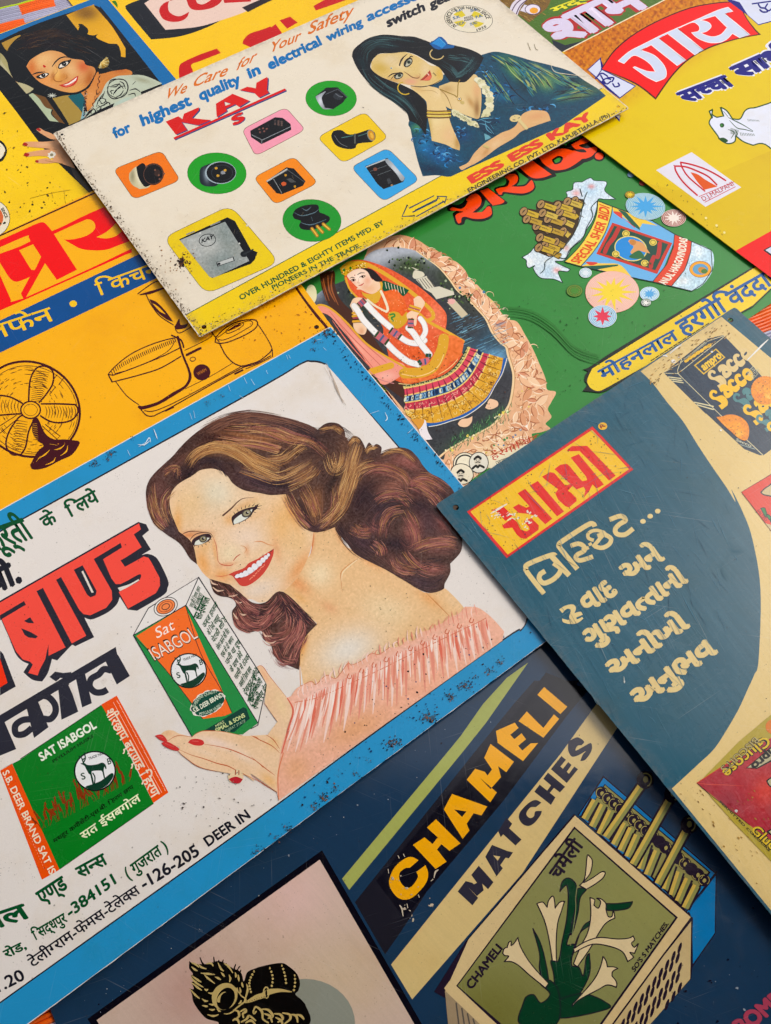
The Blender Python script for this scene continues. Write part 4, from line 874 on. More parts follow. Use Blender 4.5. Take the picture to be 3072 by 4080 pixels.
burst(*pt(TC, 953, 1370), 78, 52, '#c8e2f0', '#49a4e0', 12, '#7fb4c8', a=8); burst(*pt(TC, 1140, 1447), 48, 33, '#f0d8d0', '#f2e6dc', 11, '#a4685c'); burst(*pt(TC, 850, 1292), 19, 14, '#6a5a14', '#e6c83c', 9, '#b89a2c'); burst(*pt(TC, 935, 1212), 14, 11, '#8a3030', '#a04040', 8, '#7a3a2c'); burst(*pt(TC, 856, 1158), 13, 10, '#6a8ab0', '#8aa4c4', 8, '#58808c')
# yellow banner
m = BD.part('banner_print', label='yellow banner with blue Hindi name in a black outline')
E1 = Z(2572, 1150)
m.poly(T(TF, '535,930* 565,890 550,860 555,820 570,800 535,785* 580,770 700,690* 1666,105* 1900,-35* 1900,150* 1666,372* 1250,600 700,925* 650,940 600,935'), '#16201a'); 
m.poly(T(TF, '566,870 575,830 600,780* 1666,118* 1900,-22* 1900,138* 1666,360* 700,905* 640,930 590,910'), '#efcf3e')
m.text('मोहनलाल', pt(TF, 668, 862), pt(TF, 1180, 580), pt(TF, 632, 800), '#1b5a9c', off=.028)
m.text('हरगोविंददास', pt(TF, 1200, 565), pt(TF, 1895, 165), pt(TF, 1145, 480), '#1b5a9c', off=.028)
m.batch()
for k in range(13): x = 990 + k * 30; y = 728 - k * 19.5; m.stroke([pt(TF, x, y), pt(TF, x + 22, y - 14)], 4, '#2a2c1c', curve=False)
m.end(); m.build()
q = BD.part('paint_pits', label='dark pin pricks and dull smears in the enamel')
q.specks([(2050, 1180), (2500, 1150), (2600, 1300), (2500, 1560), (2250, 1600), (2080, 1400)], 150, .7, 2.2, ['#1d4a22', '#22401c', '#2c5a2c'], elong=2.4)
q.specks([(1480, 1450), (1760, 1380), (2040, 1560), (1900, 1760), (1740, 1790)], 240, .8, 2.2, ['#5a3420', '#22201c', '#3a2a20'], elong=1.6); q.specks([(2600, 1000), (2900, 1150), (2600, 1400), (2450, 1420)], 60, .8, 3, ['#1d4a22', '#3a4a2c'])
q.batch()
for k in range(26):
    o_ = rnd.uniform(-22, 22); q.stroke([(2010 + o_ * .2, 1240 + o_), (2110, 1255 + o_), (2200, 1310 + o_ * 1.1), (2290, 1400 + o_), (2390, 1435 + o_)], [.5, rnd.uniform(1, 3), .5], rnd.choice(['#387e3a', '#357a36', '#3f8c42']))
q.end(); q.build('stuff')
# ================================================================ yellow sign with black lozenge at the top edge
z = LV[1]
C0 = unproject([(330, -330)], z)[0]
dirx = unproject([(1000, 183), (211, 531)], z); dirx = dirx[0] - dirx[1]; dirx /= np.linalg.norm(dirx); th_ = math.radians(-3); dirx = np.array([dirx[0]*math.cos(th_) - dirx[1]*math.sin(th_), dirx[0]*math.sin(th_) + dirx[1]*math.cos(th_)])
diry = np.array([dirx[1], -dirx[0]])
tl = unproject([(258, -20)], z)[0]
CL = Sign('yellow_sign', 'yellow tin sign with red capitals, cut off by the top of the picture', z,
          [W3(tl + diry * .40), W3(tl + diry * .40 + dirx * .60), W3(tl + dirx * .60 - diry * .02), W3(tl - diry * .02)], '#f2c414', grime=.2, scratch=.15, rust=.4, rough=.22, fade=.12)
m = CL.part('name_plate_print', label='cream name plate with red capitals on a black lozenge')
m.poly(T(TA, '832,55* 950,-10 1900,-300* 2100,-60* 1666,30 1400,170 1200,240 1003,262* 900,140'), '#202024')
m.poly(T(TA, '958,22* 1030,-25* 2000,-260* 2050,-120* 1666,62 1450,140 1300,180 1098,198*'), '#e6c9bb')
m.poly(T(TA, '1238,-20* 1150,0 1090,20 1058,60 1065,100 1090,130 1140,145 1200,140 1240,115 1256,78* 1190,108 1130,85 1115,40 1130,0 1180,-20*'), '#c4201c')
m.poly(T(TA, '1235,-10* 1260,50 1310,68 1400,55 1460,20 1480,-20*'), '#c4201c'); m.poly(T(TA, '1300,-10* 1310,20 1350,28 1400,0*'), '#e6c9bb')
m.poly(T(TA, '1480,-10 1666,-40 1666,10 1490,20'), '#c4201c', curve=False)
m.build()
m = CL.part('lettering', label='red capitals partly covered by the sign in front')
RD = '#c41a1c'
m.poly(T(TA, '1190,520* 1190,440 1230,405 1330,360* 1440,322* 1465,352* 1330,405 1270,430 1280,480 1240,540*'), RD)
m.poly(T(TA, '1610,290* 1620,260 1666,220 1800,180* 1830,160* 1900,260* 1700,330*'), RD)
m.poly(T(TB, '-30,270 60,230 130,175 135,190 80,215 50,260'), RD, curve=False); m.poly(T(TB, '190,135 260,110 310,150 240,190'), RD, curve=False); m.poly(T(TB, '0,225 130,175 142,200 20,260'), RD, curve=False)
m.poly(T(TB, '415,40 590,-60 690,-20 430,70'), RD, curve=False)
m.poly(T(TB, '-60,50* 100,-20* 300,-100* 330,-80* 120,10 -20,80*'), '#2a2024')
m.poly(T(Z(0, 0), '1480,20* 1530,10 1560,60 1560,110* 1530,70'), '#3f7a1c')
m.build()
# ================================================================ dark green sign at the top right
T0, T1 = unproject([(2248, 205), (2650, -2)], LV[2]); dx_ = (T1 - T0) / np.linalg.norm(T1 - T0); th_ = math.radians(1.5); dy_ = np.array([-dx_[1], dx_[0]])
o0 = T0 - dx_ * .16 - dy_ * .06
SH = Sign('tobacco_sign', 'dark green tin sign with white Hindi letters outlined red, at the top', LV[1],
          [W3(o0), W3(o0 + dx_ * .62), W3(o0 + dx_ * .62 + dy_ * .42), W3(o0 + dy_ * .42)], '#4a6e14', grime=.1, scratch=.1, rust=.1, rough=.2, fade=.08)
m = SH.part('lettering', label='large pale Hindi letters outlined in red')
m.poly([pt(TC, 330, 262), pt(TC, 420, 300), pt(TC, 700, 230), pt(TC, 900, 140), pt(TC, 1300, -60), pt(TC, 1600, -20), pt(TC, 900, 500), pt(TC, 380, 420)], '#15232e', curve=False)
PL = '#d9cfe8'
def lt(s_): m.outlined(T(TC, s_), PL, 9, '#b01c1c', curve=True)
for off, c in ((.085, '#b01c1c'), (.04, PL)): m.text('शाम', pt(TC, 402 - off * 60, 306), pt(TC, 1000 + off * 60, 22), pt(TC, 246 - off * 60, 182), c, off=off)
m.text('मद्रा', pt(TC, 345, 85), pt(TC, 640, -25), pt(TC, 315, 60), '#e6dc1c', off=.035); m.build()
m = SH.part('packet_print', label='bundle of leaf cigarettes with a white band')
m.poly(T(TC, '-60,-40* 60,-40 160,-30 330,-20* 300,50 230,110 180,150* 60,60 0,20'), '#7a5a22')
m.batch()
for k in range(90): x, y = rnd.uniform(0, 300), rnd.uniform(-30, 130); (y < 150 and abs(y - 60) < 90 - (x - 150) * .1 and x - y > -30 and x + y < 360) and m.stroke([pt(TC, x, y), pt(TC, x + 22, y + 14)], [1, 4, 1], rnd.choice(['#c8a050', '#3a2810', '#a47c34', '#d8b868']), curve=False)
m.end()
m.poly(T(TC, '40,90* 70,20 120,-20* 180,-10* 130,40 100,110*'), '#ddd6e4'); m.stroke(T(TC, '55,95 90,30 135,-10'), 4, '#4a2448'); m.stroke(T(TC, '90,105 120,40 165,0'), 4, '#4a2448'); m.poly(T(TC, '120,70 150,30 240,55 210,100'), '#ddd6e4', curve=False)
m.disc(*pt(TC, 205, 62), 32, 22, 0, '#4a2448'); m.disc(*pt(TC, 205, 62), 29, 19, 0, '#e4dcec'); m.disc(*pt(TC, 212, 70), 17, 12, 0, '#e8a028'); m.build()
# ================================================================ yellow sign with the portrait in a blue frame
z = LV[2]; TZ1 = Z(0, 0)
tr = cross((0, 133), (351, 0), (434, 0), (699, 312)); R0 = unproject([tr], z)[0]
ul = unproject([(0, 133)], z)[0] - R0; ul /= np.linalg.norm(ul); dn = np.array([-ul[1], ul[0]])
PO = Sign('portrait_sign', 'yellow tin sign with a blue framed portrait of a dark haired woman', z,
          [W3(R0), W3(R0 + ul * .62), W3(R0 + ul * .62 + dn * .44), W3(R0 + dn * .44)], '#f4c90c', grime=.25, scratch=.25, rust=.35, rough=.2, fade=.1)
m = PO.part('frame_print', label='blue frame line around the portrait')
m.poly([(-700, 402), (0, 135), (350, 2), (tr[0] - 1, tr[1] + 2), (435, 3), (700, 314), (900, 550), (820, 600), (-700, 700)], '#0f6aa6', curve=False)
m.poly([(-600, 520, 1), (0, 161), (340, 30), (372, 22), (398, 30), (420, 50), (640, 330), (860, 620, 1), (600, 1000, 1), (-700, 900, 1)], '#0c0c0e')
m.poly([(0, 361, 1), (60, 438, 1), (180, 600, 1), (362, 775, 1), (330, 1100, 1), (-700, 1000, 1), (-700, 500, 1)], '#f4cb0e')
fo = m.build()
m = PO.part('portrait_print', label='portrait of a woman with short black hair, red dot and patterned white blouse')
P1 = TZ1
m.paint(T(P1, '880,200* 1200,75 1290,110 1666,560* 1666,760* 1300,700 1060,430'), '#dca42e', [(*pt(P1, 1150, 180), 50, 30, 0, '#7a5420', .9), (*pt(P1, 1500, 500), 60, 60, 0, '#eab03a', .8), (*pt(P1, 1100, 130), 40, 20, 0, '#8c6224', .8)], res=6)
m.poly(T(P1, '1240,70* 1330,110 1560,380 1666,540* 1666,640* 1500,370 1360,200'), '#241c14')
m.paint(T(P1, '20,570* 240,470 270,490 200,560 110,690* 60,640'), '#b08a3c', [], res=6); m.poly(T(P1, '0,700* 60,760 130,900 140,990 60,900 0,850*'), '#a8a070')
m.paint(T(P1, '0,780* 120,960 240,1080 440,1160 400,1220 350,1245* 130,990 0,860*'), '#b7b08a', [(*pt(P1, 200, 1050), 12, 30, 0, '#c88c54', .8)], res=6)
m.poly(T(P1, '380,1260* 440,1240 520,1300 600,1420 690,1450* 680,1520 780,1620* 660,1605* 500,1400'), '#aebb9c'); m.poly(T(P1, '440,1240* 640,1310 720,1440 900,1620 930,1666* 780,1620* 690,1510 700,1460 600,1420 520,1310'), '#6c4a26')
m.poly(T(P1, '690,1290* 900,1250 960,1340 1090,1500 1070,1590 910,1660* 800,1500'), '#a58a44'); m.poly(T(P1, '600,1280* 690,1300 920,1650* 860,1640 680,1400'), '#1a1410')
m.poly(T(P1, '900,1280* 1100,1200 1150,1260 1110,1500* 1010,1400'), '#0f5c66')
m.poly(T(P1, '1666,900* 1500,930 1360,990 1300,1010* 1330,1200 1300,1300 1666,1250*'), '#c07a44')
m.paint(T(P1, '1050,1200* 1200,1130 1290,960 1390,970 1540,910 1640,910 1750,950 1720,1010 1500,1050 1400,1150 1310,1230 1250,1380 1160,1480* 1120,1300'), '#cc8040', [(*pt(P1, 1200, 1300), 25, 50, 20, '#e0a060', .7), (*pt(P1, 1600, 930), 30, 14, 0, '#b05a2c', .6)], res=5)
m.paint(T(P1, '1666,1000* 1560,1010 1460,1060 1400,1120 1370,1200 1300,1300 1240,1390 1160,1500 1120,1560 1070,1590* 1090,1500 1110,1400 1130,1500 1160,1480 1700,1250 1850,1180 1950,1700* 1400,1666*'), '#b9c4b0', [(*pt(P1, 1100, 1530), 14, 30, 0, '#6f9fb4', .8), (*pt(P1, 1600, 1300), 40, 30, 0, '#b4d0cc', .6)], res=5)
m.paint(T(TA, '830,500* 950,500 1060,545 1075,555* 860,640 640,740 560,790* 640,700 700,560 760,520'), '#bcc5b0', [(*pt(TA, 940, 530), 40, 10, 15, '#98987c', .8)], res=6)
m.batch()
for s_ in ('1440,1130 1470,1070 1540,1050 1640,1060', '1440,1140 1430,1240 1500,1310 1600,1290 1666,1230', '1450,1150 1540,1150 1590,1100', '1500,1260 1540,1200 1600,1160', '1490,1250 1470,1210 1510,1200', '1590,1080 1640,1110 1666,1180', '1540,1290 1600,1260 1640,1200', '1390,1210 1360,1290 1310,1330 1280,1420', '1340,1300 1400,1320 1390,1360 1330,1380', '1300,1400 1340,1430 1310,1470 1270,1450', '1380,1400 1440,1360 1460,1400 1410,1420', '1230,1430 1270,1480 1230,1520'):
    m.stroke(T(P1, s_), [2, 5, 2], '#15181a')
for s_ in ('710,590 730,550 780,525 830,535 850,580 830,630 780,650 730,630 715,600', '740,570 790,560 820,590', '760,620 790,580 830,570', '860,600 900,590 930,610', '850,630 890,620 900,640', '690,620 660,660 680,690', '640,720 700,690 710,670', '880,560 900,540'):
    m.stroke(T(TA, s_), [2, 5, 2], '#15181a')
for q in range(40): t = q / 39; m.disc(*pt(P1, 1320 + (1200 - 1320) * t ** 1.6 + 10 * math.sin(q), 980 + t * 520), rnd.uniform(1.6, 3.2), None, 0, rnd.choice(['#3a1410', '#6a241a', '#1a0c0a', '#b08050']), n=7)
for q in range(36): t = q / 35; m.disc(*pt(P1, 1140 - 20 * t + 14 * math.sin(q * 2), 1210 + t * 330), rnd.uniform(1.6, 3.4), None, 0, rnd.choice(['#2a1214', '#151016', '#5a2c2c', '#a89080']), n=7)
m.end()
# hair, then face
m.paint(T(P1, '90,760* 100,660 200,530 330,450 500,390 680,370 860,400 1000,450 1060,340* 1040,320 1100,325 1160,400 1160,450 1240,470 1300,450* 1280,500 1400,560 1460,580 1560,590 1600,680 1610,750 1666,760* 1700,900 1500,940 1330,980 1290,930 1200,1000 1200,1140 1050,1240 840,1270 700,1300 560,1260 440,1170 320,1110 200,1070 120,920'), '#130f0e',
        [(*pt(P1, 600, 450), 80, 18, -10, '#3a2a1c', .8), (*pt(P1, 820, 470), 60, 14, 10, '#33241a', .7), (*pt(P1, 420, 560), 60, 30, -30, '#2a1d16', .7), (*pt(P1, 700, 600), 80, 26, 0, '#241813', .8)], res=7)
m.batch()
for q in range(110):
    x = rnd.uniform(200, 1150); y = 470 + rnd.uniform(-60, 160) + abs(x - 640) * .12; m.stroke([pt(P1, x, y), pt(P1, x + 60, y - 30 * (1 if x < 700 else -.6)), pt(P1, x + 140, y - 40 * (1 if x < 700 else -1))], [.5, rnd.uniform(.8, 1.8), .5], rnd.choice(['#4a3524', '#2e2018', '#5a4430', '#1f1714']))
m.stroke(T(P1, '1040,350 1090,335 1150,380 1160,430 1110,460'), [2, 6, 4], '#15100c')
m.end()
m.paint(T(P1, '350,880* 400,800 500,730 600,685 700,672 820,700 900,760 960,780 1100,800 1140,860 1240,890 1270,950 1240,1020 1200,1090 1130,1170 1000,1225 860,1220 700,1170 560,1110 490,1060 440,1010 380,930'), '#d4955a',
        [(*pt(P1, 560, 800), 60, 36, -20, '#e8bc80', .9), (*pt(P1, 680, 960), 30, 50, 0, '#e2b47c', .8), (*pt(P1, 960, 920), 40, 36, 0, '#e6bc84', .8), (*pt(P1, 1110, 880), 30, 26, 0, '#c8502c', .7), (*pt(P1, 600, 1070), 40, 26, 0, '#e89c58', .8), (*pt(P1, 420, 900), 22, 40, 0, '#c8642c', .7),
         (*pt(P1, 770, 1050), 30, 20, 0, '#c88034', .7), (*pt(P1, 760, 980), 16, 30, 0, '#edbd6c', .8), (*pt(P1, 1000, 1180), 50, 16, -20, '#e0a458', .8), (*pt(P1, 1190, 1040), 20, 40, 20, '#a85a24', .8), (*pt(P1, 700, 1010), 8, 20, 10, '#a4602a', .7), (*pt(P1, 860, 1010), 16, 14, 0, '#c07a34', .6), (*pt(P1, 520, 1000), 26, 18, 0, '#c0703a', .6)], res=4)
m.batch()
m.stroke(T(P1, '690,885 730,830 790,775 860,755 900,765'), [2, 6, 5, 2], '#120c0a'); m.stroke(T(P1, '430,990 480,970 540,960 600,955'), [2, 6, 5, 2], '#120c0a')
m.poly(T(P1, '470,1020* 530,990 580,970 640,968* 650,990 600,1030 550,1045 500,1040'), '#191210'); m.poly(T(P1, '520,1015* 560,985 610,975 638,985* 600,1015 560,1032'), '#ece4d8'); m.disc(*pt(P1, 574, 998), 8.5, 8, 0, '#140e0c')
m.poly(T(P1, '768,905* 780,860 830,815 900,800 950,785* 930,830 890,870 840,900 800,915'), '#191210'); m.poly(T(P1, '785,900* 800,860 850,830 895,820 905,835* 880,865 840,888'), '#ece4d8'); m.disc(*pt(P1, 850, 848), 9.5, 9, 0, '#140e0c')
for (x, y) in ((578, 992), (852, 843)): m.disc(*pt(P1, x, y), 1.4, 1.4, 0, '#ffffff', n=6)
m.stroke(T(P1, '740,860 760,950 720,1000 720,1060 770,1085 830,1070'), [1, 2, 4, 3], '#a5642c'); m.stroke(T(P1, '860,1050 890,1030 885,990'), [1, 3, 1], '#a5642c')
m.poly(T(P1, '568,865* 585,862 610,885 595,897 578,890'), '#c01c14')
m.poly(T(P1, '780,1130* 860,1110 920,1080 990,1030 1040,1005* 1030,1070 980,1130 900,1160 840,1155'), '#c23a2c'); m.poly(T(P1, '840,1128* 900,1110 960,1070 1020,1025* 1005,1065 940,1110 880,1132'), '#f3e8df')
m.stroke(T(P1, '860,1148 920,1135 990,1090'), [2, 6, 2], '#de6a58')
for q in range(16): a0 = -1.2 + q * .19; m.stroke([pt(P1, 1390 - 50, 830), pt(P1, 1350 + 100 * math.cos(a0 + .4), 820 + 90 * math.sin(a0 + .4))], [2, 3.5, 2], rnd.choice(['#e0c070', '#f2e0a0', '#c0983c']), curve=False)
for q in range(9): a0 = q * .7; m.stroke([pt(P1, 690, 1268), pt(P1, 690 + 60 * math.cos(a0), 1268 + 34 * math.sin(a0))], [3, 1.5], '#c8ccc0', curve=False)
m.end()
# hand reaching over the frame
m.paint(T(TA, '240,860* 262,850 300,870 350,890 400,930 470,1060 500,1120* 420,1090 380,1080 300,1085 240,1080* 240,1065 300,1050 350,1060 330,1040 240,1035 180,1040 158,1030* 170,1015 250,1000 340,990 380,995 300,985 200,975 150,965* 160,945 200,940 300,940 370,930 330,920 270,885'), '#d9a074', [(*pt(TA, 420, 1040), 26, 30, 0, '#c48a5c', .7), (*pt(TA, 300, 960), 40, 8, 0, '#e8b88c', .8)], res=4)
for s_ in ('240,858* 255,850 272,862 262,872', '148,962* 160,946 184,955 175,970', '156,1032* 168,1014 194,1022 182,1040', '232,1070* 240,1062 256,1068 248,1080'): m.poly(T(TA, s_), '#a8281c')
m.disc(*pt(TA, 343, 1028), 15, 13, 0, '#e8e4d4', wob=.25); m.disc(*pt(TA, 343, 1028), 7, 6, 0, '#8a8468'); 
m.poly(T(TA, '470,1110* 560,1160 620,1285* 600,1285* 500,1180'), '#4a4236')
m.par = fo; m.build()
m = PO.part('badge_print', label='part of a round cream badge with the word SINCE')
m.disc(-42, 870, 82, 78, 0, '#2a2a20'); m.disc(-42, 870, 80, 76, 0, '#e8dfc8'); m.disc(-42, 868, 55, 52, 0, '#d4683c'); m.text('SINCE', pt(TA, 5, 1385), pt(TA, 38, 1450), pt(TA, 22, 1375), '#22281c', off=.04); m.text('*', pt(TA, 20, 1500), pt(TA, 42, 1492), pt(TA, 18, 1478), '#22281c', off=.05)
m.poly([(-60, 530, 1), (0, 558), (22, 580), (28, 605), (16, 632), (0, 645), (-60, 660, 1)], '#16160f'); m.poly([(-60, 540, 1), (-4, 566), (16, 586), (20, 604), (8, 626), (-8, 636), (-60, 650, 1)], '#e9dfc6')
m.build()
q = PO.part('paint_pits', label='dark specks and scratches on the yellow ground'); q.specks([(0, 400), (150, 640), (330, 830), (0, 920)], 90, .8, 4, ['#5c4a10', '#8a6a10', '#3a3010'], elong=2.2)
q.batch()
for s_ in ('255,755 258,790 262,815', '205,765 212,790', '120,790 200,770 280,757', '180,640 250,652'): q.stroke([tuple(map(float, w_.split(','))) for w_ in s_.split()], 1.2, '#8a6c10')
q.end(); q.build('stuff')
# ================================================================ orange sign with the line drawn fan and mixer
z = LV[3]
tr = cross((0, 935), (360, 765), (1210, 1147), (1336, 1318)); R0 = unproject([tr], z)[0]
ul = unproject([(0, 935)], z)[0] - R0; ul /= np.linalg.norm(ul); dn = unproject([(1336, 1318)], z)[0] - unproject([(1210, 1147)], z)[0]; dn /= np.linalg.norm(dn)
OS = Sign('appliance_sign', 'orange tin sign with red Hindi letters and drawings of a fan and mixer', z,
          [W3(R0), W3(R0 + ul * .80), W3(R0 + ul * .80 + dn * .50), W3(R0 + dn * .50)], '#f5b204', holes=[(1261, 1303, .0032)], grime=.22, scratch=.12, rust=.4, rough=.2, fade=.08)
m = OS.part('border_print', label='thin brown line around the sign')
e1 = T(Z(0, 700), '-1500,1480* 0,798* 1255,228* 1900,-50*'); m.stroke([(-300, 1075), (0, 939), (376, 769), (700, 630)], 6, '#4c1a0a', curve=False)
m.stroke([(1173, 1135), (1210, 1190), (1262, 1258), (1316, 1322), (1500, 1560)], [10, 9, 12, 11, 9], '#4a1c1c'); m.build()
m = OS.part('lettering', label='large red Hindi letters above a red line'); RR = '#ee140c'; Z17 = Z(0, 700)
m.poly(T(Z17, '-100,900* 0,855 300,720 480,640 560,618 610,640 690,735* 850,665 1100,540 1380,415* 1700,800* 1720,870* 1560,930 1400,985 1200,990 1060,965 940,900 850,848* 960,845 1080,820 1180,780 1250,720 1265,660 1230,600 1170,580 1100,600 715,775* 1022,1248* 755,1383* 598,1162* 345,1615* 1200,1230 1666,1005* 1750,970* 1750,1020* 1666,1050* 345,1640* 0,1790 -200,1880* -200,1830* 0,1740* 140,1680 310,1630* 278,1565* 395,1345* 260,1400 200,1405 150,1380 100,1320 0,1155* -60,1100* -60,1060* 0,1035 250,945 405,870* 380,820 350,800 0,950* -80,985*'), RR,
       [T(Z17, '255,990* 440,910* 545,1075* 470,1235 435,1250 400,1225')])
m.poly(T(Z17, '1280,815* 1400,755 1480,690 1540,628* 1620,735* 1540,800 1440,830 1350,830'), '#f5b204')
m.poly(T(Z17, '-100,1400* 0,1420* 150,1680* 0,1740* -100,1780*'), RR)
m.poly([pt(TD, -60, 140), pt(TD, 0, 160), pt(TD, 75, 330), pt(TD, -60, 395)], RR, curve=False)
m.build()
m = OS.part('band_print', label='blue band with small Hindi words')
m.poly([pt(TD, -500, 690), pt(TD, 0, 462), pt(TD, 900, 32), pt(TD, 1400, -210), pt(TD, 1500, -80), pt(TD, 1050, 175), pt(TD, 0, 675), pt(TD, -500, 905)], '#134f8c', curve=False)
m.text('टेबलफेन', pt(TD, -330, 690), pt(TD, 372, 455), pt(TD, -367, 605), '#f2c43a', off=.012)
m.text('किचन', pt(TD, 655, 300), pt(TD, 1075, 145), pt(TD, 625, 222), '#f2c43a', off=.012); m.disc(*pt(TD, 486, 350), 15, 13, 0, '#f2c43a'); m.build()
BR = '#451820'
m = OS.part('fan_print', label='dark brown line drawing of a table fan')
fx, fy = pt(TD, 195, 1050); m.ring(fx, fy, 205, 186, 28, 9, BR, n=60)
m.ring(*pt(TD, 205, 1055), 190, 172, 28, 2.5, BR, n=60)
m.disc(*pt(TD, 203, 1055), 42, 37, 0, BR); m.disc(*pt(TD, 203, 1055), 36, 31, 0, '#f5b204'); m.ring(*pt(TD, 203, 1055), 27, 23, 0, 2, BR)
for s_ in ('190,1000* 200,860 240,780 300,765 350,800 350,880 300,960 260,1005*', '275,1015* 400,1015 500,1020* 520,1060 480,1120 400,1140 330,1130 270,1095*', '230,1110* 190,1200 170,1300 140,1350* 80,1350 40,1290 60,1200 120,1110 150,1090*', '140,1080* 60,1085 0,1090 -100,1100* -120,1000 -60,960 50,965 130,1000 155,1020*'):
    m.stroke(T(TD, s_), 6.5, BR)
m.batch()
for q in range(15): y = 800 + q * 14; m.stroke([pt(TD, 218 + q * -1, y + 6), pt(TD, 270, y - 2), pt(TD, 330 - q * 4, y + 10)], [1, 3, 1], BR)
for q in range(12): y = 1130 + q * 17; m.stroke([pt(TD, 70 + q * 3 - max(0, 5 - q) * -8, y), pt(TD, 120, y - 4), pt(TD, 185 - q * 2, y + 6)], [1, 3, 1], BR)
for q in range(11): x = 300 + q * 19; m.stroke([pt(TD, x, 1030), pt(TD, x + 12, 1065), pt(TD, x + 2, 1110)], [1, 3, 1], BR)
for q in range(10): x = 130 - q * 22; m.stroke([pt(TD, x, 985), pt(TD, x - 12, 1030), pt(TD, x, 1075)], [1, 3, 1], BR)
for q in range(150):    # hatching of the cage
    a0 = rnd.uniform(0, 6.283); r = rnd.uniform(.45, .95); a1 = a0 + rnd.uniform(.08, .22); P = []
    for a_ in (a0, (a0 + a1) / 2, a1):
        ex, ey = 200 * r * math.cos(a_), 182 * r * math.sin(a_); P.append((fx + ex * .883 - ey * .469, fy + ex * .469 + ey * .883))
    m.stroke(P, [1, rnd.uniform(1.6, 3), 1], BR)
for (a, b, c_, d_) in ((390, 890, 430, 830), (330, 950, 370, 900), (350, 860, 380, 820), (0, 1160, 110, 1090), (0, 1210, 120, 1110), (300, 1150, 400, 1230), (280, 1160, 390, 1260)): m.stroke([pt(TD, a, b), pt(TD, c_, d_)], 3, BR, curve=False)
m.end()
m.poly(T(TD, '215,1120* 250,1110 300,1210 360,1250 430,1250 520,1260* 528,1280 480,1350 400,1390 300,1440 220,1450 200,1420* 250,1330 290,1290 250,1260 215,1200'), BR)
m.batch()
for s_ in ('250,1380 300,1350 330,1320', '300,1420 350,1400 370,1370', '400,1360 440,1330 450,1290', '240,1400 270,1360', '360,1320 400,1310 430,1285', '330,1280 380,1290'): m.stroke(T(TD, s_), [1, 6, 1], '#f5b204')
for q in range(16): m.stroke([pt(TD, 215 + q, 1150 + q * 12), pt(TD, 245 + q, 1145 + q * 12)], [1, 3, 1], '#f5b204', curve=False)
m.end(); m.build()
m = OS.part('mixer_print', label='dark brown line drawing of a kitchen mixer with its bowls'); Z23 = (700, 1000, Q4)
def st(t, s_, w_=4.5): m.stroke(T(t, s_), w_, BR)
st(TD, '718,820* 760,770 860,690 980,630 1100,590 1175,575* 1200,640* 1100,690 980,740 850,790 750,825* 718,820*'); st(TD, '760,815 880,780 1020,720 1120,660 1160,600', 3); st(TD, '718,820* 745,870* 900,830 1060,780 1200,700', 5); st(TD, '770,870 840,960 920,1020', 4)
m.batch()
for q in range(34): t = q / 33; x = 740 + 420 * t; y = 800 - 218 * t ** .75; m.stroke([pt(TD, x, y), pt(TD, x + 8, y + 22)], 3.2, BR, curve=False)
m.end()
m.stroke(T(TD, '1180,570 1210,680 1250,780 1262,840 1230,900 1150,950 1050,1010 950,1040 925,1035'), [10, 8, 9, 12, 10, 14, 12, 14, 12], BR)
st(TD, '920,1030* 970,1090 1020,1095 1040,1085 1150,1030 1450,860 1620,770*'); st(TD, '960,1060 1030,1060 1200,985 1560,790 1610,760*', 3.5); st(TD, '1230,915 1400,830 1550,740', 2.5)
m.stroke(T(TD, '1240,690 1330,645'), 10, BR, curve=False); m.ring(*pt(TD, 1280, 718), 11, 8, -10, 3, BR); m.disc(*pt(TD, 1340, 805), 34, 32, 0, BR)
m.text('WARM', pt(TD, 1312, 828), pt(TD, 1372, 796), pt(TD, 1305, 808), '#b06a2c', off=.02)
st(TD, '1225,660* 1330,610 1400,570 1410,545*', 3); st(TD, '1160,500* 1190,545 1290,490*', 3.5); st(TD, '1140,560* 1200,590 1220,640*', 6)
st(TD, '915,285* 960,250 1030,205 1080,200* 1120,260*', 4); m.stroke(T(TD, '930,290 1000,275 1090,245'), [4, 12, 6], BR); st(TD, '970,290 1000,350 1060,430 1150,490', 4); m.poly(T(TD, '990,318* 1040,340 1100,400 1150,470* 1100,450 1030,390'), BR); m.poly(T(TD, '1010,345* 1050,370 1100,420* 1060,400'), '#f5b204')
m.poly(T(TD, '1160,500* 1190,450 1200,490 1250,480* 1230,510 1170,520'), BR)
st(Z23, '300,690* 310,650 370,590 460,540 560,520 610,525* 622,550 600,590 520,640 400,690 330,700 300,690*'); st(Z23, '320,655 400,600 500,545 570,530 580,560 520,600 430,650 360,675 325,670*', 3); st(Z23, '380,605 440,560 500,545 515,560 470,595 400,625 382,615', 3); m.stroke(T(Z23, '400,605 450,575 500,558'), [3, 12, 3], BR)
st(Z23, '335,705* 380,790 440,850 500,875* 560,860 640,830 720,765* 730,745*'); st(Z23, '620,550* 680,640 728,730 735,800*', 3.5); st(Z23, '520,880 620,850 720,795', 4); st(Z23, '530,895 640,850 735,800', 3); st(Z23, '270,610* 330,690*', 4)
for a, b in ((1100, 1060), (1560, 815)): m.stroke([pt(TD, a, b), pt(TD, a + 50, b - 24)], 7, BR, curve=False)
m.build()
q = OS.part('rust_spots', label='brown freckles of rust on the orange ground'); q.specks([(900, 1260), (1180, 1150), (1320, 1320), (1000, 1470)], 90, .8, 3.5, ['#c87a08', '#a8600c', '#b4700a'], elong=2); q.specks([(0, 1450), (500, 1250), (950, 1500), (400, 1850), (0, 1900)], 60, .8, 2.4, ['#c87a08', '#b4700a'], elong=2); q.build('stuff')
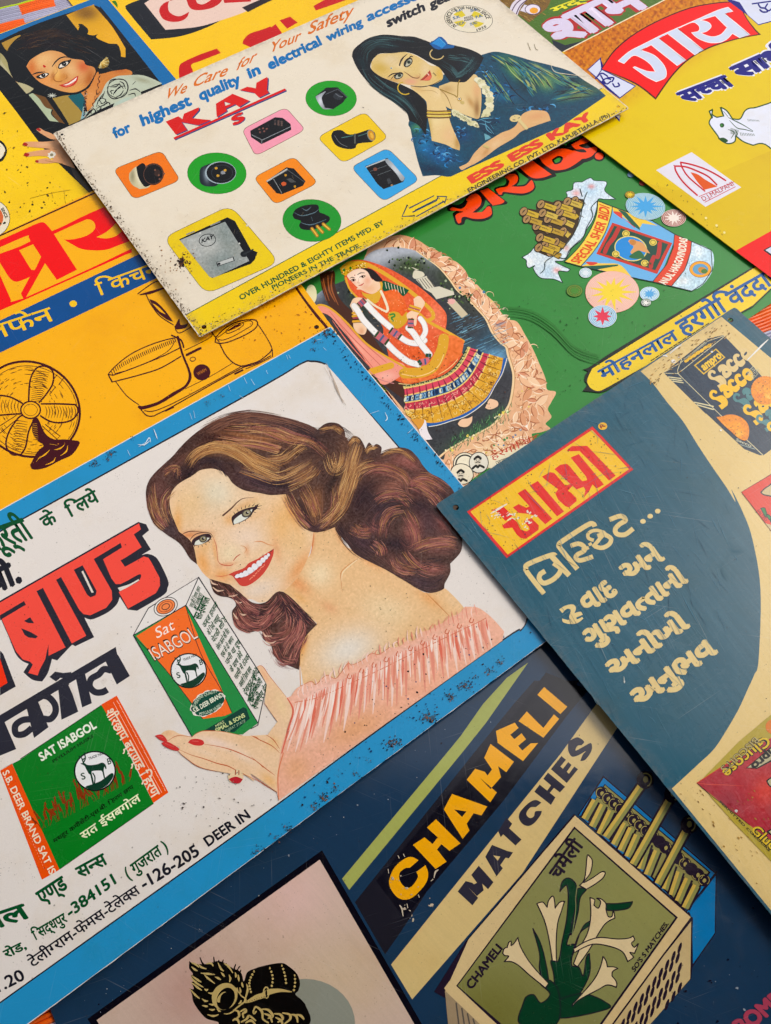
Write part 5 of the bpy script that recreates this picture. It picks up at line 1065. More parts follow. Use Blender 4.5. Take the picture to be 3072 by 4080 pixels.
# ================================================================ yellow and red sign with the cow
z = LV[2]
T0, T1 = unproject([(2246, 207), (2652, -3)], z); L0, L1 = unproject([(2572, 731), (2929, 1000)], z)
tlc = cross(tuple(T0), tuple(T1), tuple(L0), tuple(L1)); tlc = np.array(tlc); ux = (T1 - T0) / np.linalg.norm(T1 - T0); uy = (L1 - L0) / np.linalg.norm(L1 - L0)
CW = Sign('cow_sign', 'yellow tin sign with a white cow and a red arched Hindi banner', z,
          [W3(tlc), W3(tlc + uy * .46), W3(tlc + uy * .46 + ux * .62), W3(tlc + ux * .62)], '#dcbc06', spec=.15, tilt=(0, .22), grime=.1, scratch=.06, rust=.12, rough=.14, fade=.05)
m = CW.part('ground_print', label='mottled golden brown shading along the upper edge')
g = np.array([tuple(x) for x in [(2246, 207), (2652, -3), (3300, -340), (3500, 200), (3072, 600), (2700, 760), (2572, 731), (2321, 534)]])
L = [g]; xs, ys = np.meshgrid(np.arange(2230, 3300, 6.0), np.arange(-200, 900, 6.0)); G_ = np.column_stack([xs.ravel(), ys.ravel()]) + rng.uniform(-2, 2, (xs.size, 2)); G_ = G_[inside(g, G_)]
v, f = triangulate(L, G_)
A_, B_ = np.array([2246., 207.]), np.array([2652., -3.]); nrm = np.array([B_[1] - A_[1], -(B_[0] - A_[0])]); nrm /= -np.linalg.norm(nrm)
dist = (v - A_) @ nrm; t_ = np.clip(dist / 420 + (v[:, 0] - 2600) * .0003, 0, 1)
nz = rng.random(len(v)); sp = np.clip(1.15 - t_ * 1.5, 0, 1)
c0, c1, c2 = np.array([.886, .77, .03]), np.array([.80, .46, .08]), np.array([.52, .22, .03])
hsh = np.sin(v[:, 0] * .21) * np.sin(v[:, 1] * .17 + v[:, 0] * .05) * .25 + nz * .75
cc = c0 * (1 - sp[:, None]) + c1 * sp[:, None]; cc = np.where((hsh > .62)[:, None] & (sp > .12)[:, None], cc * (1 - .55 * sp[:, None]) + c2 * .55 * sp[:, None], cc); cc = np.where(((hsh < .12) & (sp > .2))[:, None], cc * .6 + np.array([.95, .7, .2]) * .4, cc)
cc = deep(cc); m.add(v, f, cc)
m.stroke([(2246, 208), (2655, -3)], 4, '#efe4c0', curve=False); m.build()
Z7 = Z(2572, 0); Z8 = Z(2572, 700); NV, WH, RE = '#14147c', '#d7dcf0', '#ee120c'
m = CW.part('banner_print', label='pale ribbon ends behind the red banner')
m.poly(T(TC, '565,465* 652,388* 670,440 660,460* 890,573* 780,660* 700,600'), NV, curve=False); m.poly(T(TC, '572,468* 648,398* 660,432* 655,465* 880,575* 782,650*'), WH, curve=False); m.stroke(T(TC, '652,388 662,465 625,520'), 4, NV, curve=False)
for s_ in ('620,525 660,490 700,510', '655,505 690,560 720,545', '690,560 665,545 690,525 720,530', '700,520 740,520 730,545', '735,560 750,580 778,572 770,555'): m.stroke(T(TC, s_), 6, NV)
m.poly(T(TC, '740,770 785,765 780,812'), NV, curve=False); m.poly(T(TC, '755,772 780,770 778,795'), WH, curve=False)
m.poly(T(Z7, '1040,-30 1250,10 1900,-150 2000,200 1500,335 1350,200'), NV, curve=False); m.poly(T(Z7, '1060,-30 1240,0 1900,-150 2000,185 1500,322 1360,200 1250,30'), WH, curve=False)
m.stroke(T(Z7, '1420,50 1560,30 1700,10'), 6, NV); m.stroke(T(Z7, '1500,60 1530,100 1590,110 1620,150 1560,160 1520,130'), 7, NV); m.stroke(T(Z7, '1620,50 1590,110 1640,140 1666,120'), 6, NV); m.build()
m = CW.part('banner_print', label='red arched banner with three white Hindi letters')
m.poly(T(Z7, '-320,570 0,370 400,170 800,60 1250,5* 1350,180 1480,320 1700,490* 1400,560 1000,690 700,830 400,1010 120,1325* -100,1150 -320,985 -660,720*') if 0 else T(TC, '655,462* 740,340 870,230 1050,130 1250,50 1440,15 1575,8* 1620,110 1680,190 1720,230* 1550,265 1380,320 1240,400 1130,510 1020,665* 880,560'), '#4a0c14')
m.poly(T(TC, '664,462* 748,344 875,236 1052,137 1252,57 1440,22 1570,16* 1614,112 1674,196 1704,226* 1548,258 1374,313 1232,394 1122,504 1018,650* 882,550'), RE)
m.outlined(T(Z7, '0,515 140,430 300,350 500,270 700,200 900,135 1080,95* 1150,155* 1045,182* 1385,465* 1245,500* 1150,450* 1060,540 920,575 780,540 680,480 605,440* 680,420 715,380 700,330 650,305 600,300 410,385* 760,675* 650,735* 290,455* 170,515* 530,805* 410,880* 65,600* 0,640* 0,515*') if 0 else T(TC, '770,408* 845,345 930,300 1080,225 1250,150 1350,105 1430,70 1500,48* 1533,75* 1480,92* 1646,232* 1577,250* 1530,222* 1490,262 1440,283 1370,282 1300,255 1258,218* 1300,210 1312,190 1300,165 1260,150 1165,193* 1335,333* 1280,365* 1100,225* 1040,258* 1220,403* 1163,437* 990,300* 920,335* 1010,370 1070,430 1090,480 1080,520 1023,545* 955,510 870,450* 880,445* 960,475 1018,480* 985,430 930,390 870,372 810,425*'), '#cfd8ee', 2.5, '#fbeef0', [T(TC, '1315,135* 1415,105* 1495,183* 1455,228 1400,245 1345,232 1320,218* 1355,210 1388,180 1370,150')])
m.build()
m = CW.part('lettering', label='dark blue Hindi words with a white edge')
for off, c in ((.12, '#e6e6f2'), (.055, NV)):
    m.text('सच~चा', pt(TC, 1218, 690), pt(TC, 1552, 560), pt(TC, 1152, 628), c, off=off); m.text('साथी', pt(TC, 1575, 530), pt(TC, 1985, 345), pt(TC, 1505, 458), c, off=off)
m.build()
m = CW.part('cow_print', label='white cow outlined in green'); GN = '#1c4a1c'
m.outlined(T(TC, '1375,740* 1400,728* 1395,760 1425,780* 1470,772* 1450,712* 1490,735 1520,775 1530,790* 1580,790 1610,740 1640,720 1680,715 1760,690 1900,640 2100,620* 2150,1150* 1900,1080 1750,960 1666,965* 1600,940 1550,900* 1545,940 1500,955 1450,930 1430,900 1400,860 1375,820 1385,790 1395,785*'), '#e4e8f6', 5, GN)
m.disc(*pt(TC, 1460, 833), 9, 9, 0, GN); m.disc(*pt(TC, 1457, 833), 4, 4, 0, '#3f8a3f'); m.poly(T(TC, '1432,922* 1470,915 1500,935 1480,950*'), GN)
m.batch()
for s_ in ('1500,780 1540,800 1600,830 1666,870', '1510,800 1560,850 1610,860 1666,875', '1545,860 1560,890 1550,920', '1390,760 1400,780', '1470,740 1500,775', '1500,860 1540,880 1520,920'): m.stroke(T(TC, s_), [2, 4, 2], GN)
for q in range(8): m.stroke([pt(TC, 1520 + q * 7, 850 + q * 2), pt(TC, 1520 + q * 6, 890 + q)], 1.8, GN, curve=False)
for q in range(9): m.stroke([pt(TC, 1580 + q * 11, 880 + q * 1), pt(TC, 1588 + q * 11, 902)], 1.8, GN, curve=False); m.stroke([pt(TC, 1630 + q * 9, 790 + q * 1), pt(TC, 1636 + q * 9, 806)], 1.5, GN, curve=False)
m.end(); m.build()
m = CW.part('logo_print', label='white square with red arches and a small orange cone')
m.poly(T(TC, '1022,1132 1258,1012 1588,1245 1350,1375'), '#e3e0ec', curve=False); R2 = '#c41c34'
m.stroke(T(TC, '1147,1105* 1152,1135 1185,1190 1230,1240 1295,1298*'), 6.5, R2)
m.stroke(T(TC, '1185,1080* 1260,1095 1350,1125 1420,1160 1484,1200*'), 6.5, R2); m.stroke(T(TC, '1147,1105* 1220,1110 1300,1140 1370,1175 1425,1228*'), 6.5, R2); m.stroke(T(TC, '1185,1080* 1210,1130 1260,1185 1330,1262*'), 6.5, R2) if 0 else m.stroke(T(TC, '1185,1080* 1198,1120 1240,1180 1345,1270*'), 6, R2)
m.stroke(T(TC, '1147,1105* 1140,1100*'), 4, R2); m.poly(T(TC, '1250,1145* 1300,1160 1350,1195 1430,1240* 1342,1262* 1300,1215'), '#dd5c10')
m.stroke(T(TC, '1305,1308 1540,1208'), 2.6, R2, curve=False); m.stroke(T(TC, '1360,1355 1560,1238') if 0 else T(TC, '1345,1345 1550,1240'), 2.6, R2, curve=False); m.text('D.J.MALPANI', pt(TC, 1338, 1338), pt(TC, 1542, 1230), pt(TC, 1318, 1312), '#b01c30', off=.01); m.build()
m = CW.part('band_print', label='red band along the lower edge with a white shape')
m.poly([pt(Z8, 1190, 1002), pt(Z8, 1666, 735), pt(Z8, 2600, 220), pt(Z8, 3200, 1300), pt(Z8, 2400, 1900)], RE, curve=False)
m.poly([pt(Z8, 1560, 990), pt(Z8, 1700, 915), pt(Z8, 2300, 600), pt(Z8, 2400, 1300), pt(Z8, 1800, 1170)], '#14101a', curve=False); m.poly([pt(Z8, 1590, 990), pt(Z8, 1700, 930), pt(Z8, 2300, 620), pt(Z8, 2400, 1280), pt(Z8, 1800, 1130)], WH, curve=False); m.build()
q = CW.part('paint_chips', label='small pale chips near the left edge')
for (x, y) in ((800, 566), (942, 664), (1045, 758)): q.disc(*pt(Z8, x, y), 5, 4.5, 0, '#f2e6a0', wob=.3)
q.specks([(2600, 740), (2900, 960), (2880, 920), (2640, 720)], 40, .8, 3, ['#8a7408', '#b08c0a'], elong=2); q.build('stuff')
# ================================================================ large white sign with the blue border
z = LV[4]
R0 = unproject([(1318, 1300)], z)[0]; ul = unproject([(57, 2000)], z)[0] - R0; ul /= np.linalg.norm(ul)
br = cross((1318, 1300), (1849, 1939), (2180, 2552), (1576, 3000)); B0_ = unproject([br], z)[0]; ub = unproject([(222, 4000)], z)[0] - B0_; ub /= np.linalg.norm(ub)
DS = Sign('deer_brand_sign', 'large white tin sign with a blue border and a smiling long haired woman', z,
          [W3(R0), W3(R0 + ul * .84), W3(B0_ + ub * .84), W3(B0_)], '#e2dcd7', grime=.16, scratch=.14, rust=.55, rough=.19, fade=.10)
NB = '#26262e'
m = DS.part('border_print', label='blue border with a thin black inner line')
outer = [(1318, 1304), (-700, 2432), (-1100, 2650), (-700, 4690), (222, 4000), (1576, 2998), (2182, 2550), (br[0] - 3, br[1] - 1)]
outer = [tuple(a) for a in [(1317, 1304), (-700, 2424), (-700, 4660), (222, 3997), (1576, 2998), (2178, 2552), (br[0] - 4, br[1])]]
def inn(d=0):
    return [(-700, 2498 + d, 1), (0, 2114 + d), (1000, 1562 + d), (1195, 1448 + d), (1240, 1436 + d), (1290, 1445 + d), (1330, 1485), (1591 - d, 1780), (1800, 2030), (1960, 2220), (2100 - d, 2430), (2104 - d, 2466), (2075, 2515 - d), (2000, 2556 - d), (1408, 2984 - d), (1000, 3285 - d), (12, 3990 - d, 1), (-700, 4500, 1)]
m.poly([tuple(a) + (1,) for a in outer], '#3490c4', holes=[inn()]); 
m.poly(inn(0), NB, holes=[inn(7)]); m.build()
# lettering
GNL = '#12502f'
m = DS.part('lettering', label='dark green Hindi line along the upper edge')
m.text('स~फूर्ती', pt(TG, -130, 360), pt(TG, 235, 232), pt(TG, -210, 235), GNL, off=.03); m.text('के', pt(TG, 300, 180), pt(TG, 388, 125), pt(TG, 258, 115), GNL, off=.03); m.text('लिये', pt(TG, 462, 105), pt(TG, 668, -10), pt(TG, 425, 35), GNL, off=.03)
m.text('बी.', pt(TG, -60, 620), pt(TG, 150, 520), pt(TG, -110, 490), '#26262e', off=.05); m.build()
m = DS.part('lettering', label='huge coral red Hindi word with a black block shadow'); BKL, CRD = '#2e2d36', '#f0564a'
m.poly(T(TG, '-60,690* 0,655* 918,132* 970,148* 990,188* 945,225* 1002,315* 940,352* 985,345 1040,372 1085,450 1118,530 1112,570 1085,618 910,722* 848,715* 795,630* 775,680 720,730 640,770 600,780 560,768* 625,898* 500,958* 480,945* 380,1052* 345,1042* 320,1130 280,1192* 215,1180 155,1130* 190,1075* 140,1050 100,1000 60,900 0,765* -60,800*'), BKL)
m.poly(T(TG, '-60,705 0,668 922,142 935,182 888,215 940,300 805,388 830,428 955,362 985,370 1000,392 1060,505 1062,555 1035,605 850,708 788,598 925,520 920,485 800,545 765,545 735,505 685,385 742,590 745,650 705,702 600,752 555,745 510,700 572,888 475,940 450,900 435,965 322,1022 322,945 300,1045 265,1110 250,1152 188,1135 218,1080 200,1060 150,1045 105,990 10,775 0,770 -60,790'), CRD, curve=False)
for s_ in ('0,752 160,657 172,682 28,768 10,778 0,790', '242,592 285,570 478,942 435,965', '372,517 405,498 520,705 545,745 562,772 572,886', '490,450 548,420 642,592 634,620 600,633 577,614', '160,790 200,765 227,806 185,803', '140,838 200,862 252,892 238,905 190,900 163,882', '622,379 800,272 810,302 684,380 740,508 768,545 802,550 788,600 772,572 752,610 742,590', '800,388 945,305 1002,315 930,358 955,362 830,430'):
    m.poly(T(TG, s_), BKL, curve=False)
m.poly(T(TG, '540,462 552,456 622,600 608,604'), '#e0d8d0', curve=False); m.poly(T(TG, '800,550* 925,480 925,520 860,560 800,588* 785,575*'), BKL); m.poly(T(TG, '782,570* 860,545 920,512* 925,520* 850,565 795,592*'), '#e0d8d0'); 
m.poly(T(TG, '0,985 22,1010 105,1225 0,1285'), BKL, curve=False); m.poly(T(TG, '-60,1050 0,1040 50,1200 0,1232 -60,1260'), '#f0401c', curve=False); m.build()
m = DS.part('lettering', label='large dark grey Hindi word'); GY = '#30303a'
m.poly(T(TG, '-40,1440 0,1415 768,962 780,1018 705,1058 0,1480 -40,1500'), GY, curve=False)
for s_ in ('700,1058 782,1012 862,1155 775,1212', '500,1155 560,1120 610,1336 545,1364', '385,1225 452,1188 520,1392 408,1446', '328,1162 365,1126 420,1135 475,1128 462,1172 400,1168 372,1192', '172,1350 245,1306 322,1495 226,1567', '-40,1500 30,1460 108,1640 40,1668 -40,1700'):
    m.poly(T(TG, s_), GY, curve=False)
for s_ in ('740,1120 690,1110 655,1145 606,1175 596,1225 632,1262 680,1262 712,1245', '250,1285 315,1292 362,1340 368,1396 335,1440 288,1438', '215,1442 150,1448 102,1485 108,1540 160,1540 212,1500'): m.stroke(T(TG, s_), 26, GY, cap=False)
m.poly(T(TG, '455,1215 468,1208 530,1355 518,1362') , '#dbd4ce', curve=False); m.poly(T(TG, '665,1190* 690,1170 712,1180 695,1205* 680,1212'), '#dbd4ce'); m.build()
m = DS.part('lettering', label='green and black address lines at the lower edge')
m.text('र्मल', pt(TJ, -200, 1225), pt(TJ, 215, 1085), pt(TJ, -255, 1140), GNL, off=.035); m.text('एण्ड', pt(TJ, 275, 1010), pt(TJ, 458, 890), pt(TJ, 232, 935), GNL, off=.035); m.text('सन~स', pt(TJ, 530, 835), pt(TJ, 722, 730), pt(TJ, 495, 770), GNL, off=.035)
m.text('रोड,', pt(TJ, 40, 1365), pt(TJ, 180, 1295), pt(TJ, 15, 1320), GNL, off=.035); m.text('सिद्धपुर', pt(TJ, 232, 1245), pt(TJ, 452, 1115), pt(TJ, 205, 1192), GNL, off=.032); m.text('-384151', pt(TJ, 462, 1095), pt(TJ, 775, 862), pt(TJ, 428, 1030), GNL, off=.032); m.text('( गुजरात )', pt(TJ, 850, 838), pt(TJ, 1120, 640), pt(TJ, 815, 770), GNL, off=.028)
m.text('1.20', pt(TJ, -10, 1590), pt(TJ, 172, 1500), pt(TJ, -45, 1520), NB, off=.025); m.text('टेलीग~राम-फेमस-टेलेक~स', pt(TJ, 215, 1425), pt(TJ, 938, 925), pt(TJ, 180, 1375), NB, off=.02); m.text('-126-205', pt(TJ, 955, 908), pt(TJ, 1330, 672), pt(TJ, 918, 838), NB, off=.028); m.text('DEER IN', pt(TJ, 1382, 622), pt(TJ, 1666, 425), pt(TJ, 1345, 568), NB, off=.032); m.build()
# green pack
m = DS.part('flat_pack_print', label='printed green pack with orange side strips and a deer badge'); OGN, GRN = '#e8582a', '#1f7a2c'
m.poly([pt(TG, -20, 1790), pt(TG, 135, 1710), pt(TG, 672, 1350), pt(TG, 690, 1345), pt(TJ, 1020, 335), pt(TJ, 390, 775), pt(TJ, 80, 70)], GRN, curve=False)
m.poly(T(TJ, '-60,140 82,72 395,775 280,842 95,400 0,150'), OGN, curve=False) if 0 else m.poly(T(TJ, '0,118 80,72 395,775 278,842'), OGN, curve=False)
m.poly([pt(TG, 672, 1345), pt(TG, 775, 1285), pt(TG, 985, 1666), pt(TJ, 1118, 262), pt(TJ, 1018, 332), pt(TJ, 870, 20)], OGN, curve=False); m.stroke([pt(TJ, 395, 772), pt(TJ, 1020, 335)], 3, '#143c18', curve=False); m.stroke([pt(TG, 135, 1706), pt(TG, 672, 1350)], 3, '#143c18', curve=False)
m.batch()
for k in range(46):     # printed husk plants
    x0 = rnd.uniform(260, 860); y0 = 520 - (x0 - 260) * .52; hgt = rnd.uniform(60, 210); x1 = x0 + rnd.uniform(-60, 60) - 30
    m.stroke([pt(TJ, x0, y0), pt(TJ, (x0 + x1) / 2 + 8, y0 - hgt * .5), pt(TJ, x1, y0 - hgt)], [1.4, 2.4, 1], '#7c3416')
    for q in range(5): t = .55 + q * .09; xx, yy = x0 + (x1 - x0) * t, y0 - hgt * t; m.disc(*pt(TJ, xx, yy), 3.5, 7, rnd.uniform(-50, 50), '#8a3a18', n=7)
m.end(); m.stroke(T(TJ, '300,530 600,350 880,190'), 14, '#1f7a2c')
def badge(t, x, y, R, col='#123c2c', tilt=0):
    k = t[2] / 1666; c = pt(t, x, y); m.disc(*c, R * k, R * k * .96, 0, '#1a2420'); m.disc(*c, R * k * .93, R * k * .89, 0, '#e6e8ea')
    def P(s_): return [(c[0] + float(a) * R * k, c[1] + float(b) * R * k) for a, b in (q.split(',') for q in s_.split())]
    m.poly(P('-.45,.75 -.1,.62 .3,.45 .78,.1 .88,.25 .6,.66 .2,.88 -.1,.9'), col)
    m.poly(P('-.68,-.35 -.5,-.38 -.38,-.3 -.2,-.28 .1,-.32 .35,-.4 .5,-.3 .55,-.12 .5,-.1 .45,-.2 .42,0 .48,.3 .42,.32 .34,.02 .2,-.02 -.1,0 -.15,.1 -.05,.55 -.12,.6 -.22,.2 -.3,.12 -.42,-.1 -.5,-.25'), col)
    for s_ in ('-.55,-.38 -.62,-.6 -.75,-.7', '-.55,-.38 -.45,-.6 -.5,-.85', '-.6,-.52 -.45,-.62', '-.2,.1 -.12,.35 -.1,.6', '-.1,.1 0,.3 -.02,.6'): m.stroke(P(s_), R * k * .06, col)
    m.text('TRADE MARK', P('-.28,-.52')[0], P('.5,-.82')[0], P('-.32,-.64')[0], '#20302a', off=.02)
    m.text('S', P('-.62,.42')[0], P('-.42,.36')[0], P('-.7,.12')[0], col, off=.02); m.text('B', P('.62,-.3')[0], P('.8,-.36')[0], P('.56,-.58')[0], col, off=.02)
badge(TJ, 630, 120, 140)
m.text('SAT ISABGOL', pt(TG, 275, 1722), pt(TG, 645, 1495), pt(TG, 250, 1672), '#e8f0e0', off=.035); m.text('PSYLLIUM HUSKS', pt(TJ, 355, 65), pt(TG, 622, 1558), pt(TJ, 346, 48), '#12241a', off=.01)
m.text('सत ईसबगोल', pt(TJ, 550, 580), pt(TJ, 940, 312), pt(TJ, 528, 538), '#e8f0c8', off=.02); m.text('मशहूर कमीसेटी-एस.बी. हिरण छाप', pt(TJ, 360, 600), pt(TJ, 890, 232), pt(TJ, 350, 578), '#10140e', off=.01)
m.text('S.B. DEER BRAND SAT IS', pt(TJ, 15, 130), pt(TJ, 332, 812), pt(TJ, 55, 108), '#f0e2c8', off=.02)
m.text('शीरछाप ब्राण्ड हिरण', pt(TG, 695, 1395), pt(TJ, 1010, 305), pt(TG, 745, 1365), '#f0dcc4', off=.02)
m.batch()
for q in range(60): t = q / 59; a_ = np.array(pt(TG, 775, 1315)) * (1 - t) + np.array(pt(TJ, 1092, 240)) * t; m.stroke([a_, a_ + [rnd.uniform(2, 5), rnd.uniform(3, 8)]], 2.2, '#f4cbb0', curve=False); m.stroke([a_ + [-14, 8], a_ + [-11, 14]], 1.8, '#f4cbb0', curve=False)
for q in range(30): t = q / 29; a_ = np.array(pt(TJ, 42, 190)) * (1 - t) + np.array(pt(TJ, 290, 760)) * t; m.stroke([a_, a_ + [1.5, 5]], 2, '#f0a888', curve=False)
m.end(); m.build()
# woman
wo_ = DS.part('portrait_print', label='skin of the smiling woman: face, neck, shoulder')
Z4, Z5, Z6, Z21, Z22 = (550, 1600, 800), (1100, 1600, 800), (700, 2000, 500), (900, 2350, Q4), (550, 2750, Q4)
wo_.paint(T(TH, '215,595* 250,520 330,430 400,330 410,200 560,150 640,300 900,430 1150,600 1270,570 1340,620 1405,690* 1430,760 1300,900 900,1100 500,1260 350,1260* 342,1180 325,1050 335,950 380,870 440,810*'), '#e4bd8e',
    [(*pt(TH, 460, 480), 60, 60, 0, '#ecd8b4', .9), (*pt(TH, 310, 540), 30, 70, -50, '#e09a64', .8), (*pt(TH, 520, 700), 40, 20, 30, '#e0a078', .5), (*pt(TH, 640, 980), 150, 90, -25, '#e2dcd2', .95), (*pt(TH, 900, 720), 120, 70, 20, '#e6cfa8', .8), (*pt(TH, 345, 950), 16, 60, 10, '#e2a25c', .9), (*pt(TH, 620, 250), 20, 60, -40, '#e39a66', .7),
     (*pt(TH, 800, 400), 60, 20, 30, '#e8a870', .7), (*pt(TH, 1180, 640), 60, 24, 40, '#e2a468', .7), (*pt(TH, 1340, 660), 40, 20, 40, '#e6c49a', .8), (*pt(TH, 330, 640), 40, 14, 35, '#e8b272', .6), (*pt(TH, 410, 260), 8, 50, 5, '#d98a5c', .7)], res=6, grain=.018)
wo_.batch()
wo_.stroke(T(TH, '735,360 660,420 610,470 600,530'), [1, 4, 3, 1], '#f0dcb8'); wo_.stroke(T(TH, '720,370 650,415 600,465 598,520 606,600'), [1, 2, 3, 2, 1], '#c98048'); wo_.stroke(T(TH, '1160,600 1230,670 1320,760'), [1, 4, 2], '#c8844c'); wo_.stroke(T(TH, '330,1250 325,1050 340,930 400,840 445,808'), 3, '#cf9050'); wo_.stroke(T(TH, '415,200 410,280 395,350'), [2, 4, 1], '#cf7c50')
wo_.end()
face = T(Z4, '490,1350* 545,1430 620,1490 700,1530 780,1580 850,1650') + T(TH, '0,645 60,668 130,650 215,595 310,500 370,390 400,300 415,200 420,100 330,60*') + T(Z4, '1225,700* 1000,700 700,540 520,550 330,670 255,760 260,880 330,1080 430,1150 460,1220')
wo_.paint(face, '#e8c8a4', [(*pt(Z4, 640, 760), 90, 80, 0, '#e0d8c2', .9), (*pt(Z4, 420, 850), 70, 80, 0, '#e6c494', .8), (*pt(Z4, 900, 1120), 90, 60, 0, '#ead4c0', .8), (*pt(Z4, 1200, 1000), 60, 110, 10, '#e6b06a', .6), (*pt(Z4, 1330, 1180), 50, 80, 20, '#e6c08a', .6), (*pt(Z4, 1000, 1560), 90, 40, -20, '#e2d2c4', .8),
     (*pt(Z4, 540, 1340), 30, 70, -20, '#e5a25e', .8), (*pt(Z4, 700, 1440), 40, 30, 0, '#e59f60', .8), (*pt(Z4, 1340, 1380), 30, 90, 35, '#e0985c', .7), (*pt(Z4, 330, 1000), 20, 60, 0, '#e2a35c', .7), (*pt(Z4, 1270, 900), 20, 90, -20, '#e2a35c', .7), (*pt(Z4, 420, 1110), 40, 16, 0, '#d98a58', .8), (*pt(Z4, 760, 980), 26, 24, 0, '#e0a86c', .7), (*pt(Z4, 920, 880), 60, 24, -20, '#e2c488', .6),
     (*pt(Z4, 560, 1200), 24, 30, 0, '#e4b47a', .7), (*pt(Z4, 640, 1240), 10, 60, -8, '#e09c5c', .7), (*pt(Z4, 760, 1260), 46, 40, 0, '#e8d4b0', .9), (*pt(Z4, 880, 860), 70, 16, -28, '#d9a878', .6), (*pt(Z4, 520, 1090), 50, 12, 0, '#c98a60', .6), (*pt(Z4, 1000, 940), 50, 16, -25, '#e2b688', .5), (*pt(Z4, 740, 1350), 40, 8, -10, '#d88f68', .6), (*pt(Z4, 905, 1235), 10, 24, 0, '#dc9e74', .6), (*pt(Z4, 1150, 1230), 16, 50, -10, '#dd9c70', .55), (*pt(Z4, 870, 1450), 80, 20, -25, '#e3b184', .5), (*pt(Z4, 850, 1620), 40, 16, 25, '#e5b788', .7)], res=5, grain=.016)
so = wo_.build()
ft = DS.part('features_print', label='eyes, brows, nose and open red smile with white teeth'); DB = '#3a2a2e'
ft.batch()
ft.stroke(T(Z4, '705,945 770,890 830,830 880,802 960,797'), [7, 6, 4, 2.5, 1], '#5a3c34'); ft.stroke(T(Z4, '360,1105 400,1085 450,1075 530,1080'), [1, 4, 3.5, 1], '#6a4436')
ft.end()
ft.poly(T(Z4, '790,1030* 775,970 800,935 860,900 920,880 970,870 1000,850* 985,890 960,910 930,955 860,1000 800,1020'), DB); ft.poly(T(Z4, '797,1018* 795,985 840,945 880,925 950,890* 935,930 900,970 840,1003'), '#dfe3da')
ft.disc(*pt(Z4, 900, 928), 20, 15, -25, '#4a4440'); ft.disc(*pt(Z4, 903, 926), 15, 11, -25, '#9a9478'); ft.disc(*pt(Z4, 905, 924), 6, 5, 0, '#2a2426'); ft.disc(*pt(Z4, 912, 918), 2.5, 2, 0, '#f4f4f0')
ft.poly(T(Z4, '460,1195* 445,1165 470,1130 540,1100 590,1098 612,1122* 590,1155 540,1180 500,1192'), DB); ft.poly(T(Z4, '468,1188* 480,1160 520,1140 560,1130 595,1130* 560,1165 510,1188'), '#dfe0d4')
ft.disc(*pt(Z4, 540, 1140), 16, 14, -20, '#4a4440'); ft.disc(*pt(Z4, 540, 1140), 12, 10, -20, '#8c8468'); ft.disc(*pt(Z4, 540, 1138), 5, 5, 0, '#2a2426'); ft.disc(*pt(Z4, 548, 1132), 2.2, 2, 0, '#f4f4f0')
ft.batch()
for (x, y, dx, dy) in ((800, 930, -6, -16), (830, 910, -5, -18), (860, 893, -3, -20), (890, 880, 2, -20), (920, 872, 8, -20), (950, 866, 22, -22), (970, 866, 40, -20), (985, 872, 44, -10), (985, 888, 36, 4), (960, 915, 20, 8), (930, 950, 10, 8), (890, 985, 4, 10), (840, 1010, 2, 10)): ft.stroke([pt(Z4, x, y), pt(Z4, x + dx, y + dy)], [3.2, 1], DB, curve=False)
for (x, y, dx, dy) in ((600, 1140, 12, 8), (585, 1160, 10, 12), (560, 1178, 8, 14), (530, 1190, 5, 16), (500, 1196, 2, 16), (470, 1196, -4, 14), (450, 1170, -18, 4)): ft.stroke([pt(Z4, x, y), pt(Z4, x + dx, y + dy)], [3, 1], DB, curve=False)
ft.stroke(T(Z4, '430,1150 470,1105 540,1085 600,1095 625,1130'), [2, 3.5, 1.5], '#5a4038'); ft.stroke(T(Z4, '625,1130 650,1200 660,1300 668,1330 690,1350 745,1362 780,1355 790,1345'), [1, 2.5, 2, 2, 3.2, 3.6, 3, 2], '#c8684c'); ft.stroke(T(Z4, '790,1322 815,1290 850,1265'), [2, 4, 2], '#b84c3c')
ft.stroke(T(Z4, '850,1195 885,1205 900,1230 880,1260'), [1, 2.6, 1], '#cf8a54'); ft.stroke(T(Z4, '960,1165 1020,1160 1080,1185 1130,1195'), [1, 4, 3, 1], '#db9464')
ft.end()
ft.poly(T(Z4, '745,1440* 790,1415 880,1380 920,1340 1000,1300 1080,1250 1127,1220* 1120,1280 1080,1370 1030,1440 960,1500 900,1530 850,1525 810,1480 780,1445'), '#c84a40'); ft.poly(T(Z4, '795,1440* 840,1425 900,1395 960,1355 1030,1305 1100,1252* 1090,1290 1030,1350 960,1410 890,1450 830,1468'), '#7c3036')
ft.stroke(T(Z4, '815,1450 880,1436 950,1392 1030,1322 1090,1268'), [6, 18, 20, 16, 5], '#cfc8d2')
ft.batch()
for (x, y, rx, ry) in ((825, 1448, 11, 8), (858, 1440, 11, 10), (893, 1425, 11, 12), (930, 1400, 11.5, 13), (968, 1370, 11.5, 14), (1005, 1342, 10.5, 13), (1036, 1315, 9, 11), (1062, 1292, 8, 9), (1082, 1272, 5.5, 7)): ft.disc(*pt(Z4, x, y), rx, ry * .95, -30, '#e8e8ee', n=16)
for q in range(14): ft.disc(*pt(Z4, rnd.uniform(930, 1060), 0) if 0 else pt(Z4, 930 + q * 9, 1478 - q * 9.5 + rnd.uniform(-8, 8)), rnd.uniform(2, 5), 2, -40, '#e8947c', n=8)
ft.end(); ft.stroke(T(Z4, '745,1440 690,1450 640,1445'), [2, 3, 1], '#d87858'); ft.stroke(T(Z4, '1127,1222 1100,1245'), [1, 4], '#6a2c30')
ft.par = so; 
